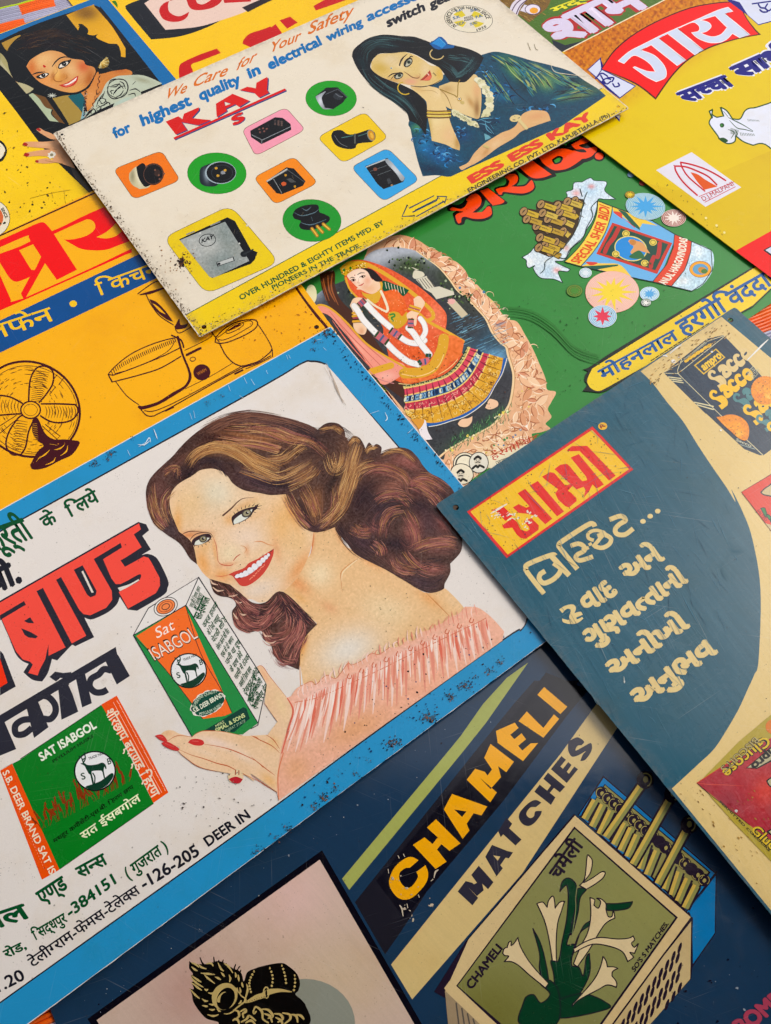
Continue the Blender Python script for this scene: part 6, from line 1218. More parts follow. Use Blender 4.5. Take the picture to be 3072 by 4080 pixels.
# hair
hr = DS.part('hair_print', label='long wavy dark brown hair with copper highlights'); H0 = '#4a342e'
low = T(Z6, '450,1020* 470,1110 510,1200 590,1250 690,1265 770,1300 800,1370 750,1450 760,1560') + T(Z21, '85,285 160,325 265,310 285,375 345,425 360,490 420,550 500,585 555,607* 562,540 568,450 610,350 692,262* 435,15 300,95 200,95 100,15 30,-40*')
hr.paint(low, H0, [(*pt(Z21, 480, 330), 50, 60, 0, '#8a5648', .7), (*pt(Z21, 150, 230), 30, 30, 0, '#7c4a40', .7), (*pt(Z21, 560, 200), 50, 40, 0, '#453038', .8)], res=6, grain=.035)
top = T(Z4, '490,1350* 430,1300 380,1220 330,1165 220,1090 130,1010 85,900 65,780 80,680 140,590 280,460 350,380 430,300 520,230 640,160 780,105 900,88 1100,105 1250,145 1400,185 1490,232*') + T(Z5, '400,188 460,173 525,188 565,235 578,300 600,330* 640,285 690,300 722,345 742,390* 770,340 800,372 790,400* 830,352 875,380 868,432* 940,400 1020,380 1110,400 1180,470 1215,525 1275,590 1370,640 1440,700 1480,760 1510,870 1530,1000 1545,1150 1530,1250 1445,1345* 1445,1420 1400,1510 1385,1558 1280,1588 1180,1555 1080,1495 920,1400 800,1340 660,1265 580,1165 505,1085 490,1040* 400,1075 300,1080 210,1030 140,920 80,768*') + T(Z4, '1100,775 1020,760 880,735 790,680 740,615 690,575 620,555 520,568 450,615 340,680 280,750 262,830 275,920 310,1010 340,1080* 420,1140 460,1200 480,1290')
HB = [(*pt(Z4, 700, 190), 90, 40, -15, '#4a2a20', .9), (*pt(Z4, 1000, 160), 120, 30, 5, '#6a4a44', .8), (*pt(Z4, 1300, 200), 100, 26, 15, '#40333a', .7), (*pt(Z4, 760, 400), 90, 26, 0, '#8c6444', .8), (*pt(Z4, 620, 500), 60, 16, 10, '#2e2224', .9), (*pt(Z4, 1000, 330), 120, 30, 10, '#7c5440', .7), (*pt(Z4, 1000, 640), 110, 50, 15, '#544049', .8),
     (*pt(Z4, 1330, 600), 60, 50, -20, '#86604a', .8), (*pt(Z4, 180, 800), 40, 120, 0, '#6a4640', .8), (*pt(Z4, 260, 1050), 60, 40, 20, '#4a3c40', .8), (*pt(Z4, 1420, 820), 60, 60, 0, '#80583f', .6), (*pt(Z4, 1420, 1020), 60, 20, 0, '#4a3440', .8), (*pt(Z5, 560, 800), 40, 110, 25, '#8a6248', .7), (*pt(Z5, 900, 560), 90, 50, -20, '#7a4c42', .7), (*pt(Z5, 1250, 700), 80, 60, 10, '#6f3f3c', .8),
     (*pt(Z5, 1330, 1200), 70, 36, 0, '#8a5650', .8), (*pt(Z5, 860, 900), 60, 60, 0, '#3d2c33', .9), (*pt(Z5, 700, 1150), 70, 50, 30, '#47333c', .8), (*pt(Z5, 1200, 1500), 70, 30, 20, '#47333c', .8), (*pt(Z5, 1000, 1330), 60, 30, 20, '#7c4e48', .6), (*pt(Z5, 560, 400), 40, 70, 20, '#6a4a3a', .8), (*pt(Z5, 1250, 1000), 50, 70, 0, '#4b323a', .7)] + [(*pt(Z5, x, y), rx, ry, a, c, .85) for x, y, rx, ry, a, c in ((700, 800, 40, 70, 30, '#2c1c22'), (960, 700, 60, 24, -20, '#a06858'), (1180, 860, 50, 30, 20, '#2e1c24'), (1130, 1080, 40, 60, 10, '#9c5c54'), (1360, 820, 50, 30, 30, '#301e26'), (620, 560, 30, 60, 20, '#b08058'), (480, 640, 16, 60, 25, '#30221e'), (1000, 1180, 60, 30, 0, '#2c1c24'), (1280, 1380, 60, 24, 10, '#a4645c'), (1400, 980, 40, 50, 0, '#8f504c'), (820, 1050, 50, 20, 10, '#8c5450'), (1080, 500, 60, 30, 20, '#955850'), (330, 850, 24, 60, 10, '#9a6844'))] + [(*pt(Z4, x, y), rx, ry, a, c, .85) for x, y, rx, ry, a, c in ((560, 420, 70, 14, -14, '#c08a50'), (860, 470, 70, 16, 24, '#b98450'), (900, 290, 110, 12, 8, '#a87048'), (1120, 480, 60, 14, -10, '#b07c50'), (640, 330, 60, 22, -12, '#3a1e14'), (420, 600, 36, 22, -40, '#2a1c1e'), (1120, 690, 90, 16, 8, '#33262a'), (1290, 330, 60, 22, 20, '#33262a'), (330, 500, 36, 26, -40, '#5c3c34'))]
hr.paint(top, H0, HB, res=5, grain=.04)
hr.batch(True)
def flow(t, paths, n, cols, wmax=2.6, spread=26, lo=.0, hi=1.):
    for _ in range(n):
        s_ = rnd.choice(paths); P = smooth(T(t, s_), False, 10); a_ = rnd.uniform(lo, hi * .75); b_ = min(hi, a_ + rnd.uniform(.15, .5)); i0, i1 = int(a_ * (len(P) - 1)), max(int(b_ * (len(P) - 1)), int(a_ * (len(P) - 1)) + 2); Q_ = P[i0:i1 + 1]
        if len(Q_) < 3: continue
        tg = np.gradient(Q_, axis=0); tg /= np.linalg.norm(tg, axis=1)[:, None] + 1e-9; o_ = rnd.gauss(0, spread * .5); o_ = max(-spread, min(spread, o_))
        Q_ = Q_ + np.column_stack([-tg[:, 1], tg[:, 0]]) * o_
        hr.stroke(Q_, [.4, rnd.uniform(.8, wmax * .8), .4], rnd.choice(cols), curve=False, cap=False)
LT = ['#a87448', '#94643f', '#b98a58', '#7c5038', '#8c6444', '#c89a64', '#d8b078']; DKh = ['#36262a', '#2e2024', '#40302f', '#3a2a30']; RDh = ['#a0605a', '#b47468', '#8a4e4c', '#c48a78', '#7a4448', '#9c5c54']
flow(Z4, ['410,540 470,450 560,400 700,390 850,450 1000,560 1200,640', '430,500 520,420 640,370 800,380 980,480 1180,560'], 361, LT, 3, 20); flow(Z4, ['620,300 800,330 980,350 1150,390 1180,400', '700,220 850,230 1000,220 1150,230 1300,290 1450,340 1560,430', '850,210 1050,240 1250,320 1400,340'], 323, LT + RDh, 2.6, 20)
flow(Z4, ['1060,490 1200,480 1300,400 1380,350', '850,540 1000,590 1150,640 1300,590 1450,500', '1240,700 1330,660 1430,600 1480,540'], 228, LT, 2.6, 26); flow(Z4, ['90,760 100,880 140,980 220,1060', '120,680 130,800 170,920 240,1040', '300,720 230,800 220,900 260,1000', '200,600 260,560 330,560 320,640'], 228, RDh + LT, 2, 18)
flow(Z4, ['1230,770 1290,880 1360,980 1430,1050', '1360,700 1420,800 1460,900 1480,960', '1500,1060 1600,960 1650,860 1640,700'], 247, LT + RDh, 2.6, 26); flow(Z4, ['500,260 700,160 900,120 1100,140 1350,200 1470,260', '560,240 760,150 950,110'], 228, ['#7c5444', '#8a6250', '#3a2826', '#6a463c'], 2.4, 22)
flow(Z5, ['440,950 520,860 560,720 600,600 640,470 680,350', '360,1030 470,950 550,850 620,650 660,500', '430,430 470,560 540,520 560,420', '620,760 650,640 700,560 820,520'], 437, LT, 3, 26); flow(Z5, ['350,250 420,230 490,220 550,260', '600,370 650,310 700,340', '740,420 790,380 850,380', '870,440 960,410 1060,420 1150,500'], 209, LT, 2.6, 10)
flow(Z5, ['700,620 800,560 920,560 1050,620 1100,700', '820,850 880,800 980,780 1060,800 1120,860', '880,1130 900,1000 960,920 1060,900', '1060,900 1120,1000 1160,1100 1170,1200', '1100,700 1200,640 1300,660 1420,740', '1080,680 1180,700 1300,780 1380,880', '1130,1230 1250,1180 1400,1160 1500,1180', '960,1300 990,1360 1060,1400 1160,1420', '1060,1240 1130,1330 1230,1400 1340,1420', '800,1160 860,1220 880,1280', '620,1040 700,1080 790,1080'], 798, RDh + LT[:3], 2.6, 24)
flow(Z5, ['850,950 900,860 1000,820 1120,830', '760,960 820,1040 900,1060', '700,820 760,780 840,860', '1150,1380 1280,1350 1400,1330', '1180,1500 1280,1520 1400,1450', '500,1000 560,1100 660,1220 800,1310'], 285, DKh, 4, 22); flow(Z4, ['430,620 500,520 580,490 680,540 740,620', '900,620 1050,680 1200,690 1300,660', '1250,200 1400,260 1540,420', '1300,720 1360,860 1420,990 1500,1040', '340,660 330,600 420,560'], 285, DKh, 4, 16)
flow(Z21, ['110,180 170,250 260,270 350,200', '280,300 330,380 400,370', '360,430 420,540 520,560', '260,280 330,200 400,120', '430,500 480,400 540,320 560,220', '500,560 540,450 600,330', '100,60 170,130 260,170', '70,160 100,260 200,310'], 437, RDh, 2.8, 22); flow(Z21, ['450,60 560,180 660,260', '400,80 480,160 560,260', '150,200 250,200 330,180'], 114, DKh, 4, 24)
def strands(poly, paths, n, cols, lmin, lmax, wmax, step=7.0):
    C_, D_ = [], []
    for t, s_ in paths:
        P = smooth(T(t, s_), False, 8); g = np.gradient(P, axis=0); g /= np.linalg.norm(g, axis=1)[:, None] + 1e-9; C_.append(P); D_.append(g)
    C_, D_ = np.vstack(C_), np.vstack(D_); a_, b_ = poly.min(0), poly.max(0); S_ = rng.uniform(a_, b_, (n * 3, 2)); S_ = S_[inside(poly, S_)][:n]
    for p in S_:
        P = [p]; d0 = None
        for _ in range(int(rnd.uniform(lmin, lmax) / step)):
            w_ = 1 / (((C_ - P[-1]) ** 2).sum(1) + 90) ** 1.6; k = np.argmax(w_); d = D_[k]; sg = np.sign(D_ @ d); d = (D_ * (w_ * sg)[:, None]).sum(0); d /= np.linalg.norm(d) + 1e-9
            if d0 is not None and d @ d0 < 0: d = -d
            d0 = d; P.append(P[-1] + d * step)
        P = np.array(P)
        if inside(poly, P[-1:])[0]: hr.stroke(P, [.3, rnd.uniform(.8, wmax), .3], np.clip(cols(p), 0, 1), curve=False, cap=False)
FP = [(Z4, a) for a in ('410,540 470,450 560,400 700,390 850,450 1000,560 1200,640', '620,300 800,330 980,350 1150,390 1180,400', '700,220 850,230 1000,220 1150,230 1300,290 1450,340 1560,430', '1060,490 1200,480 1300,400 1380,350', '850,540 1000,590 1150,640 1300,590 1450,500', '1240,700 1330,660 1430,600 1480,540', '90,760 100,880 140,980 220,1060', '300,720 230,800 220,900 260,1000', '1230,770 1290,880 1360,980 1430,1050', '1360,700 1420,800 1460,900 1480,960', '500,260 700,160 900,120 1100,140 1350,200 1470,260', '120,640 200,520 330,420 480,300', '340,1050 400,1140 460,1240 480,1320')] + [(Z5, a) for a in ('440,950 520,860 560,720 600,600 640,470 680,350', '360,1030 470,950 550,850 620,650 660,500', '350,250 420,230 490,220 550,260', '870,440 960,410 1060,420 1150,500', '700,620 800,560 920,560 1050,620 1100,700', '820,850 880,800 980,780 1060,800 1120,860', '880,1130 900,1000 960,920 1060,900', '1060,900 1120,1000 1160,1100 1170,1200', '1100,700 1200,640 1300,660 1420,740', '1130,1230 1250,1180 1400,1160 1500,1180', '960,1300 990,1360 1060,1400 1160,1420', '1060,1240 1130,1330 1230,1400 1340,1420', '500,1000 560,1100 660,1220 800,1310 950,1400', '1180,1500 1280,1520 1400,1450', '1250,900 1350,1000 1420,1100', '1200,780 1300,850 1400,900')]
cl = lambda p: Part.shade(p[None], H0, HB)[0] * rnd.choice((.45, .6, .8, 1.0, 1.25, 1.6, 2.1))
strands(smooth(top), FP, 2600, cl, 28, 95, 1.9)
strands(smooth(low), [(Z21, a) for a in ('110,180 170,250 260,270 350,200', '280,300 330,380 400,370', '360,430 420,540 520,560', '260,280 330,200 400,120', '430,500 480,400 540,320 560,220', '70,160 100,260 200,310', '100,60 170,130 260,170', '450,60 560,180 660,260')], 620, lambda p: lin(rnd.choice(RDh + ['#c08470', '#3a2a30', '#4c3036', '#2e2028', '#4c3036'])), 20, 70, 2.2)
for s_ in ('460,1030 490,1080 560,1100', '490,1130 560,1180 640,1170', '700,1250 760,1250 820,1230', '790,1300 830,1340 880,1330', '850,1480 900,1500 940,1490', '760,1470 800,1530 830,1560'): hr.stroke(T(Z6, s_), [2, 7, 2], '#d8b8a0')
for s_ in ('280,320 300,350 350,350', '300,390 340,405 380,390', '110,180 130,190 150,185'): hr.stroke(T(Z21, s_), [2, 7, 2], '#e0c0a8')
hr.end(); hr.par = so; hr.build(); ft.build()
# box of husk
m = DS.part('box_print', label='tall orange and green box printed standing on her hand')
CRN = pt(Z22, 910, 250)
m.poly(T(TG, '885,885 985,705 1318,498 1235,685'), '#e4e0dc', curve=False); m.poly([pt(TG, 1235, 685), pt(TG, 1318, 498), pt(TH, 105, 1208), pt(TH, 45, 1482)], '#e4e0dc', curve=False)
m.poly([pt(TG, 885, 885), pt(TG, 1235, 685), CRN, pt(Z22, 795, 335), pt(Z22, 410, 355), pt(TG, 1275, 1558)], '#2f8a48', curve=False)
m.poly(T(TG, '905,890 1228,690 1470,1240 1538,1400 1490,1420 1345,1440 1270,1330 1100,1110'), '#f07238', curve=False); m.stroke(T(TG, '890,890 1100,1115 1270,1335 1345,1440'), 2.6, NB); m.stroke(T(TG, '1232,690 1330,1000 1470,1250 1540,1400'), 2.6, NB)
m.stroke([pt(TG, 1275, 1558), pt(TG, 885, 885), pt(TG, 985, 705), pt(TG, 1318, 500), pt(TH, 105, 1208), pt(TH, 45, 1482), pt(TH, 0, 1505)], 3.6, NB, curve=False); m.stroke([pt(TG, 885, 885), pt(TG, 1235, 685), pt(TG, 1318, 500)], 3.6, NB, curve=False); m.stroke([pt(TG, 1235, 685), CRN], 3.6, NB, curve=False)
c = pt(TG, 1100, 695); m.disc(*c, 50, 36, -25, NB); m.disc(*c, 47, 33, -25, '#e6e0da'); m.disc(*c, 40, 28, -25, NB); m.disc(*c, 37, 25, -25, '#ee8a54'); m.ring(*c, 16, 11, -25, 3, NB); m.ring(*c, 28, 19, -25, 2.4, '#a03c1c')
m.text('Sat', pt(TG, 1040, 908), pt(TG, 1160, 845), pt(TG, 1028, 835), '#f6e8dc', off=.0); m.text('ISABGOL', pt(TG, 1025, 1058), pt(TG, 1322, 900), pt(TG, 975, 975), '#3a2420', off=.02); m.text('ISABGOL', pt(TG, 1028, 1052), pt(TG, 1318, 898), pt(TG, 982, 980), '#f4dccc', off=.0)
badge(TG, 1252, 1120, 122)
c = pt(TG, 1380, 1335); m.disc(*c, 74, 46, -28, '#e8e4dc', n=40, wob=.05); m.disc(*c, 70, 43, -28, '#1c4a3c', n=40, wob=.05); m.text('S.B. DEER BRAND', pt(TG, 1290, 1400), pt(TG, 1482, 1290), pt(TG, 1278, 1372), '#e6ecd8', off=.03)
arc_text(m, 'SUPERFINE QUALITY', T(TG, '1290,1370 1340,1300 1440,1265'), T(TG, '1275,1355 1330,1280 1445,1245'), '#c4d8c0', off=.01); arc_text(m, 'PSYLLIUM HUSKS', T(TG, '1325,1418 1420,1390 1475,1345'), T(TG, '1322,1400 1400,1375 1462,1335'), '#c4d8c0', off=.01)
m.poly([pt(Z22, 490, 312), pt(Z22, 530, 290), pt(Z22, 800, 128), pt(Z22, 822, 140), pt(Z22, 848, 215), pt(Z22, 730, 318), pt(Z22, 600, 312)], '#1c4438', curve=False)
m.text('MFRS', pt(Z22, 592, 285), pt(Z22, 655, 248), pt(Z22, 585, 265), '#c9d8a0', off=.01); m.text('SIMAL & SONS', pt(Z22, 595, 322), pt(Z22, 815, 200), pt(Z22, 582, 295), '#cfdc9c', off=.03); m.text('GUJRAT STATE', pt(Z22, 660, 325), pt(Z22, 815, 240), pt(Z22, 655, 305), '#9ab89a', off=.01)
A_, B_ = np.array(pt(TG, 1270, 700)), np.array(pt(TG, 1335, 560)); Dn = (np.array(CRN) - np.array(pt(TG, 1235, 685)))
m.text('एस.बी.हिरण छाप', pt(TG, 1278, 705), pt(TG, 1335, 570), pt(TG, 1258, 690), GNL, off=.01); m.text('(रजिस्टर्ड)', pt(TG, 1305, 720), pt(TG, 1345, 615), pt(TG, 1285, 700), GNL, off=.01); m.text('सत-ईसबगोल', pt(TG, 1330, 785), pt(TG, 1395, 640), pt(TG, 1285, 765), GNL, off=.03)
for k, w_ in enumerate(['कब्ज हाजमा', 'के लिये मशहूर', 'पेटकी शांति', 'सेवन करने की रीत', 'एक से दो चमच', 'पानी या दूध', 'के साथ लेवें', 'गरमी में ठंडक', 'असली हिरण छाप', 'देखकर खरीदें', 'बहुत गुणकारी', 'स्वास्थ्य हेतु']):
    o_ = Dn * (.15 + k * .063); s0 = np.array(pt(TG, 1290, 722)) + o_; e0 = s0 + np.array([36.0, -78.0]) * rnd.uniform(.9, 1.3) + np.array([6, 8]); m.text(w_, s0, e0, s0 - Dn * .035, GNL, off=.015)
m.text('ट्रेडमार्क नं.', pt(TH, 10, 1365), pt(TH, 52, 1180), pt(TH, -22, 1320), GNL, off=.01); m.text('९९६४४', pt(TH, 32, 1372), pt(TH, 62, 1270), pt(TH, 15, 1360), GNL, off=.01)
m.build()
# hand
m = DS.part('hand_print', label='open hand with red nails and a ring under the printed box')
m.paint(T(TH, '40,1095* 75,1090 130,1165 235,1295 275,1380 240,1500 205,1660*') + T(TK, '180,265* 90,200 0,140') + T(Z22, '880,690 800,640 700,632 600,615 520,600 440,570 370,520 310,465 300,440* 310,430 180,400* 215,380 175,340 195,315 230,303 270,307 310,328 410,355* 440,330 490,310 560,308 650,315 790,345 860,345*') + T(TH, '110,1545* 175,1458* 90,1335* 105,1210*'), '#e8c7a4',
    [(*pt(Z22, 600, 400), 90, 20, 15, '#ead2c4', .9), (*pt(Z22, 500, 470), 60, 12, 20, '#eacfb4', .8), (*pt(Z22, 230, 330), 20, 12, 0, '#e2b48a', .8), (*pt(Z22, 800, 500), 60, 20, 30, '#ecd6c4', .8), (*pt(TH, 90, 1150), 10, 40, -30, '#e8ac84', .7), (*pt(TH, 150, 1600), 30, 30, 0, '#e9c28e', .8), (*pt(TK, 120, 180), 40, 20, 40, '#e6b478', .8), (*pt(TH, 200, 1350), 20, 60, -20, '#e9cfa4', .7)], res=6, grain=.012)
m.batch()
for t, s_, w_ in ((Z22, '225,385 300,345 410,355', 3), (Z22, '410,355 440,330 490,310 560,308 650,315 790,345', 3), (Z22, '500,410 600,425 700,450 800,490 900,540 950,590', 4), (Z22, '310,450 400,490 500,520 600,555 680,575 750,610 850,660 950,705', 4.5), (Z22, '300,465 370,520 440,570 520,600 600,615', 3), (Z22, '860,345 900,360 930,385', 3.5), (TH, '40,1095 75,1090 130,1165 235,1295', 2.5), (TH, '0,1550 60,1580 140,1620 190,1666', 4), (TH, '100,1545 150,1580 190,1640', 3.5), (TK, '0,25 80,90 160,150', 4), (TK, '0,145 90,210 180,265', 3.5), (TH, '85,1335 175,1458', 2)): m.stroke(T(t, s_), [1, w_, 1], '#bf6038')
m.end()
for s_ in ('128,345* 170,335 200,350 225,385* 205,392 160,372', '175,400* 220,390 280,420 315,445* 300,460 250,450 200,425', '378,398* 400,375 440,368 490,380 502,405* 480,420 430,418'): m.poly(T(Z22, s_), '#c83c3a')
m.batch()
for s_ in ('150,347 190,360', '205,403 270,430', '410,385 460,388'): m.stroke(T(Z22, s_), [1, 4, 1], '#e88a80')
m.end(); m.poly(T(Z22, '680,650* 740,600 780,610 800,660 770,690 700,695'), '#e4cda8'); m.poly(T(Z22, '688,675* 740,655 795,675* 770,705 720,702'), '#b83038'); m.stroke(T(Z22, '740,605 738,640'), 4, '#a04a30'); m.stroke(T(Z22, '765,610 765,640'), 4, '#a04a30'); m.build()
# dress
m = DS.part('dress_print', label='pale pink off the shoulder blouse with a ruffled edge')
dress = T(TH, '265,1290* 300,1240 340,1218 400,1190* 430,1210 480,1165* 510,1150 560,1170 600,1130* 640,1070 670,1080 740,1050* 800,1005 850,1010 920,965* 980,960 1040,915* 1080,920 1120,865* 1180,850 1220,825* 1280,800 1310,770* 1380,740 1420,695* 1500,700 1560,735 1620,790 1680,860*') + [(2002, 2552, 1), (1408, 2975, 1), (1110, 3190, 1)] + T(TK, '172,210') + T(TH, '200,1640 245,1500 275,1385 235,1300*')
m.paint(dress, '#e8b29a', [(*pt(TH, 500, 1250), 120, 40, -15, '#ecc4ba', .8), (*pt(TH, 1000, 1010), 200, 26, -25, '#e9bcae', .8), (*pt(TH, 700, 1500), 160, 60, -25, '#dba070', .7), (*pt(TH, 1100, 1250), 160, 40, -30, '#e8a88a', .7), (*pt(TH, 1450, 950), 80, 40, -30, '#e8a89c', .7), (*pt(TH, 400, 1450), 60, 80, 10, '#ecc8be', .8), (*pt(TK, 300, 100), 60, 60, 0, '#e0a880', .8)], res=7, grain=.02)
m.batch(True)
for k in range(46):
    t = k / 45; x0, y0 = 300 + 1260 * t, 1340 - 560 * t - 30 * math.sin(t * 3.1); L0_ = rnd.uniform(220, 420) * (1 - .3 * t); sl = -.28 + .5 * t; lim = 1640 - (x0 + sl * L0_ - 680) * .715 - 14; y1_ = min(y0 + L0_, lim)
    if y1_ - y0 > 30: m.stroke([pt(TH, x0, y0), pt(TH, x0 + sl * (y1_ - y0) * .45, y0 + (y1_ - y0) * .5), pt(TH, x0 + sl * (y1_ - y0), y1_)], [5, rnd.uniform(9, 17), 2], '#f0d3c8' if k % 2 else '#de907c')
m.end(); m.batch(True)
for k in range(74):
    t = k / 73; x0, y0 = 300 + 1260 * t, 1335 - 560 * t - 30 * math.sin(t * 3.1); L0_ = rnd.uniform(80, 330) * (1 - .35 * t); sl = -.28 + .5 * t + rnd.uniform(-.05, .05); c = rnd.choice(['#d9715c', '#dd8470', '#f2ddd4', '#f0d4c8', '#e59c88', '#f4e4dc', '#d98a74'])
    x1_, y1_ = x0 + sl * L0_, y0 + L0_; lim = 1640 - (x1_ - 680) * .715 - 12
    if y1_ > lim: s_ = (lim - y0) / (y1_ - y0); x1_, y1_ = x0 + (x1_ - x0) * s_, lim
    if y1_ - y0 < 20: continue
    m.stroke([pt(TH, x0, y0), pt(TH, x0 + sl * (y1_ - y0) * .4, y0 + (y1_ - y0) * .5), pt(TH, x1_, y1_)], [2, rnd.uniform(4, 13), 1], c)
for k in range(40):
    t = k / 39; x0, y0 = 320 + 1180 * t, 1300 - 545 * t - 30 * math.sin(t * 3.1); m.stroke([pt(TH, x0, y0), pt(TH, x0 - 8, y0 - 35), pt(TH, x0 + rnd.uniform(-20, 20), y0 - rnd.uniform(50, 90))], [1, rnd.uniform(3, 8), 1], rnd.choice(['#f2d8d0', '#e59a88', '#f0cfc4', '#dd8c78']))
m.stroke(T(TH, '290,1330 440,1300 620,1222 860,1112 1000,1042 1250,920 1500,802 1560,770'), 3, '#d27a5c')
m.stroke(T(TH, '330,1222 400,1190 430,1212 480,1165 510,1150 560,1172 600,1130 645,1070 670,1082 740,1050 800,1005 850,1012 920,965'), 2.5, '#c87a58')
for k in range(11): t = k / 10; m.stroke([pt(TH, 650 + 810 * t, 1140 - 370 * t), pt(TH, 640 + 810 * t, 1165 - 370 * t), pt(TH, 660 + 810 * t, 1172 - 372 * t), pt(TH, 668 + 810 * t, 1150 - 372 * t)], 3.4, '#c4603c')
m.stroke(T(TH, '240,1300 280,1385 250,1500 205,1666'), [3, 8, 8, 5], '#d8705c'); m.stroke(T(TK, '215,0 180,140 185,310'), [4, 5, 3], '#d8805c'); m.end(); m.build()
# wear
q = DS.part('rust_specks', label='rust bites, black pin pricks and scratches in the enamel'); RS = ['#3a2418', '#24180f', '#4a2e1a', '#1a1512']
def bite(x, y, n, r): 
    for _ in range(n // 3): a_ = rnd.gauss(0, r * .8), rnd.gauss(0, r * .6); q.disc(x + a_[0], y + a_[1], rnd.uniform(r * .15, r * .42), rnd.uniform(r * .1, r * .28), rnd.uniform(0, 180), rnd.choice(['#6a4c34', '#7a5238', '#46586a', '#3c6078']), n=9, wob=.5)
    for _ in range(n): a_ = rnd.gauss(0, r), rnd.gauss(0, r * .7); q.disc(x + a_[0] * 1.2, y + a_[1] * 1.2, rnd.uniform(.8, r * .18 + 1.2), rnd.uniform(.8, r * .13 + 1), rnd.uniform(0, 180), rnd.choice(RS), n=7, wob=.4)
q.batch()
bite(*pt(TE, 505, 545), 40, 16); bite(*pt(TE, 425, 600), 14, 8); bite(*pt(TE, 415, 655), 14, 6)
for (x, y, n, r) in ((1185, 1430, 45, 18), (1320, 1290, 30, 12), (1430, 1220, 36, 14), (1580, 1120, 18, 12), (1500, 1160, 12, 8), (930, 1605, 30, 14), (980, 1590, 20, 10), (1650, 1060, 20, 10)): bite(*pt(TH, x, y), n, r)
for (x, y, n, r) in ((490, 290, 30, 14), (430, 350, 20, 12), (250, 500, 22, 12), (180, 560, 14, 12), (60, 640, 12, 12), (700, 140, 12, 10), (780, 50, 8, 8), (560, 240, 14, 12), (20, 660, 10, 8)): bite(*pt(TK, x, y), n, r)
for (x, y, n, r) in ((740, 1345, 26, 9), (630, 1410, 24, 10), (710, 1380, 14, 6), (1380, 1010, 10, 6), (1475, 960, 8, 6), (880, 1240, 8, 6)): bite(*pt(TD, x, y), n, r)
q.end()
q.specks([(1330, 1330), (1400, 1410), (1860, 1960), (1830, 1950), (1400, 1470), (1300, 1350)], 170, .8, 3.6, ['#123c6a', '#10304e', '#0e2438'], elong=2.2); q.specks([(620, 1950), (1300, 1700), (1800, 2000), (2040, 2350), (1700, 2700), (1100, 2400)], 140, .6, 1.8, ['#141216', '#241a1a']); q.specks([(0, 2200), (560, 2100), (1000, 3100), (600, 3400), (0, 3300)], 90, .6, 1.8, ['#3a2a24', '#2a2424']); q.specks([(700, 3100), (1050, 3050), (1100, 3180), (700, 3420)], 70, .8, 3.4, ['#6a625e', '#8a827c', '#4a4440']); q.specks([(1750, 2480), (2170, 2520), (1100, 3320), (900, 3450)], 170, .8, 4, ['#1a1512', '#2a1c14', '#123c6a'])
q.batch()
for s_ in ('955,1295 990,1240 1000,1270', '920,1300 975,1265', '1020,1180 1035,1220 1045,1250', '845,1320 865,1360', '1260,1075 1275,1120', '1285,1060 1295,1110', '915,1285 960,1285 1000,1255', '1515,890 1530,930', '1620,840 1640,880', '1590,960 1615,975'): q.stroke(T(TD, s_), [1, 4, 1], '#d8e4ec')
for s_ in ('250,690 262,712', '480,640 500,660', '440,590 470,585', '100,790 110,815', '0,850 25,890', '235,690 245,720', '790,1080 850,1060', '1040,1210 1085,1170', '1380,1590 1450,1570', '890,1070 905,1110 890,1130'): q.stroke(T(TE, s_), [1, 4, 1], '#d8e8f0')
for s_ in ('500,740 540,830 560,900 600,980 630,1020', '520,790 570,900 610,1010', '485,770 545,870', '560,880 590,960 620,1000'): q.stroke(T(TE, s_), [1, 3, 1], '#b8a898')
q.end(); q.build('stuff')
# ================================================================ cream sign with the resting woman and the switches
z = LV[5]
KY = Sign('electrical_sign', 'cream tin sign with a yellow band, a resting woman and small switch pictures', z,
          [tuple(map(float, a)) if len(a) == 3 else a for a in (lambda A, B, D: [W3(A), W3(B), W3(B + D - A), W3(D)])(*unproject([(797, 1348), (2507, 431), (211, 531)], z))], '#e4dac7',
          holes=[(247, 536, .0022), (814, 1306, .0032), (2464, 425, .0026), (2010, -60, .0026)], grime=.32, scratch=.16, rust=.35, rough=.2, fade=.1, edge=.5, tilt=(-.25, 0))
cs = KY.corners     # BL, BR, TR, TL
YB, NVY, GRL = '#eccb08', '#1f3f5c', '#1c5a34'
m = KY.part('band_print', label='yellow band along the lower edge with a thin dark line')
u_ = (cs[1] - cs[0]) / np.linalg.norm(cs[1] - cs[0]); n_ = (cs[3] - cs[0]) / np.linalg.norm(cs[3] - cs[0])
bw0 = unproject([(770, 1245)], z)[0]; hB = float(np.dot(bw0 - cs[0], n_)); bw1 = unproject([(2413, 378)], z)[0]; hB1 = float(np.dot(bw1 - cs[0], n_)); Ln = np.linalg.norm(cs[1] - cs[0])
hl = [h for h in KY.hole_loops]
b_ = [cs[0] + u_ * .0015 + n_ * .0012, cs[1] - u_ * .0012 + n_ * .0012, cs[1] - u_ * .0012 + n_ * hB1, cs[0] + u_ * .0015 + n_ * hB]
m.wpoly(b_, YB, holes=[hl[1], hl[2]]); m.wpoly([cs[0] + u_ * .004 + n_ * hB, cs[1] - u_ * .004 + n_ * hB1, cs[1] - u_ * .004 + n_ * (hB1 + .0012), cs[0] + u_ * .004 + n_ * (hB + .0012)], '#3c5a2c')
ar = lambda s_: m.stroke(T(TB, s_), 4, NVY, curve=False)
ar('1213,1302 1050,1385 1038,1362 1003,1440 1088,1436 1072,1412 1230,1336'); ar('1098,1440 1280,1340 1285,1350'); ar('1230,1336 1242,1306 1250,1322'); ar('1235,1305 1298,1308 1285,1352 1272,1336'); ar('1090,1398 1240,1322')
m.build()
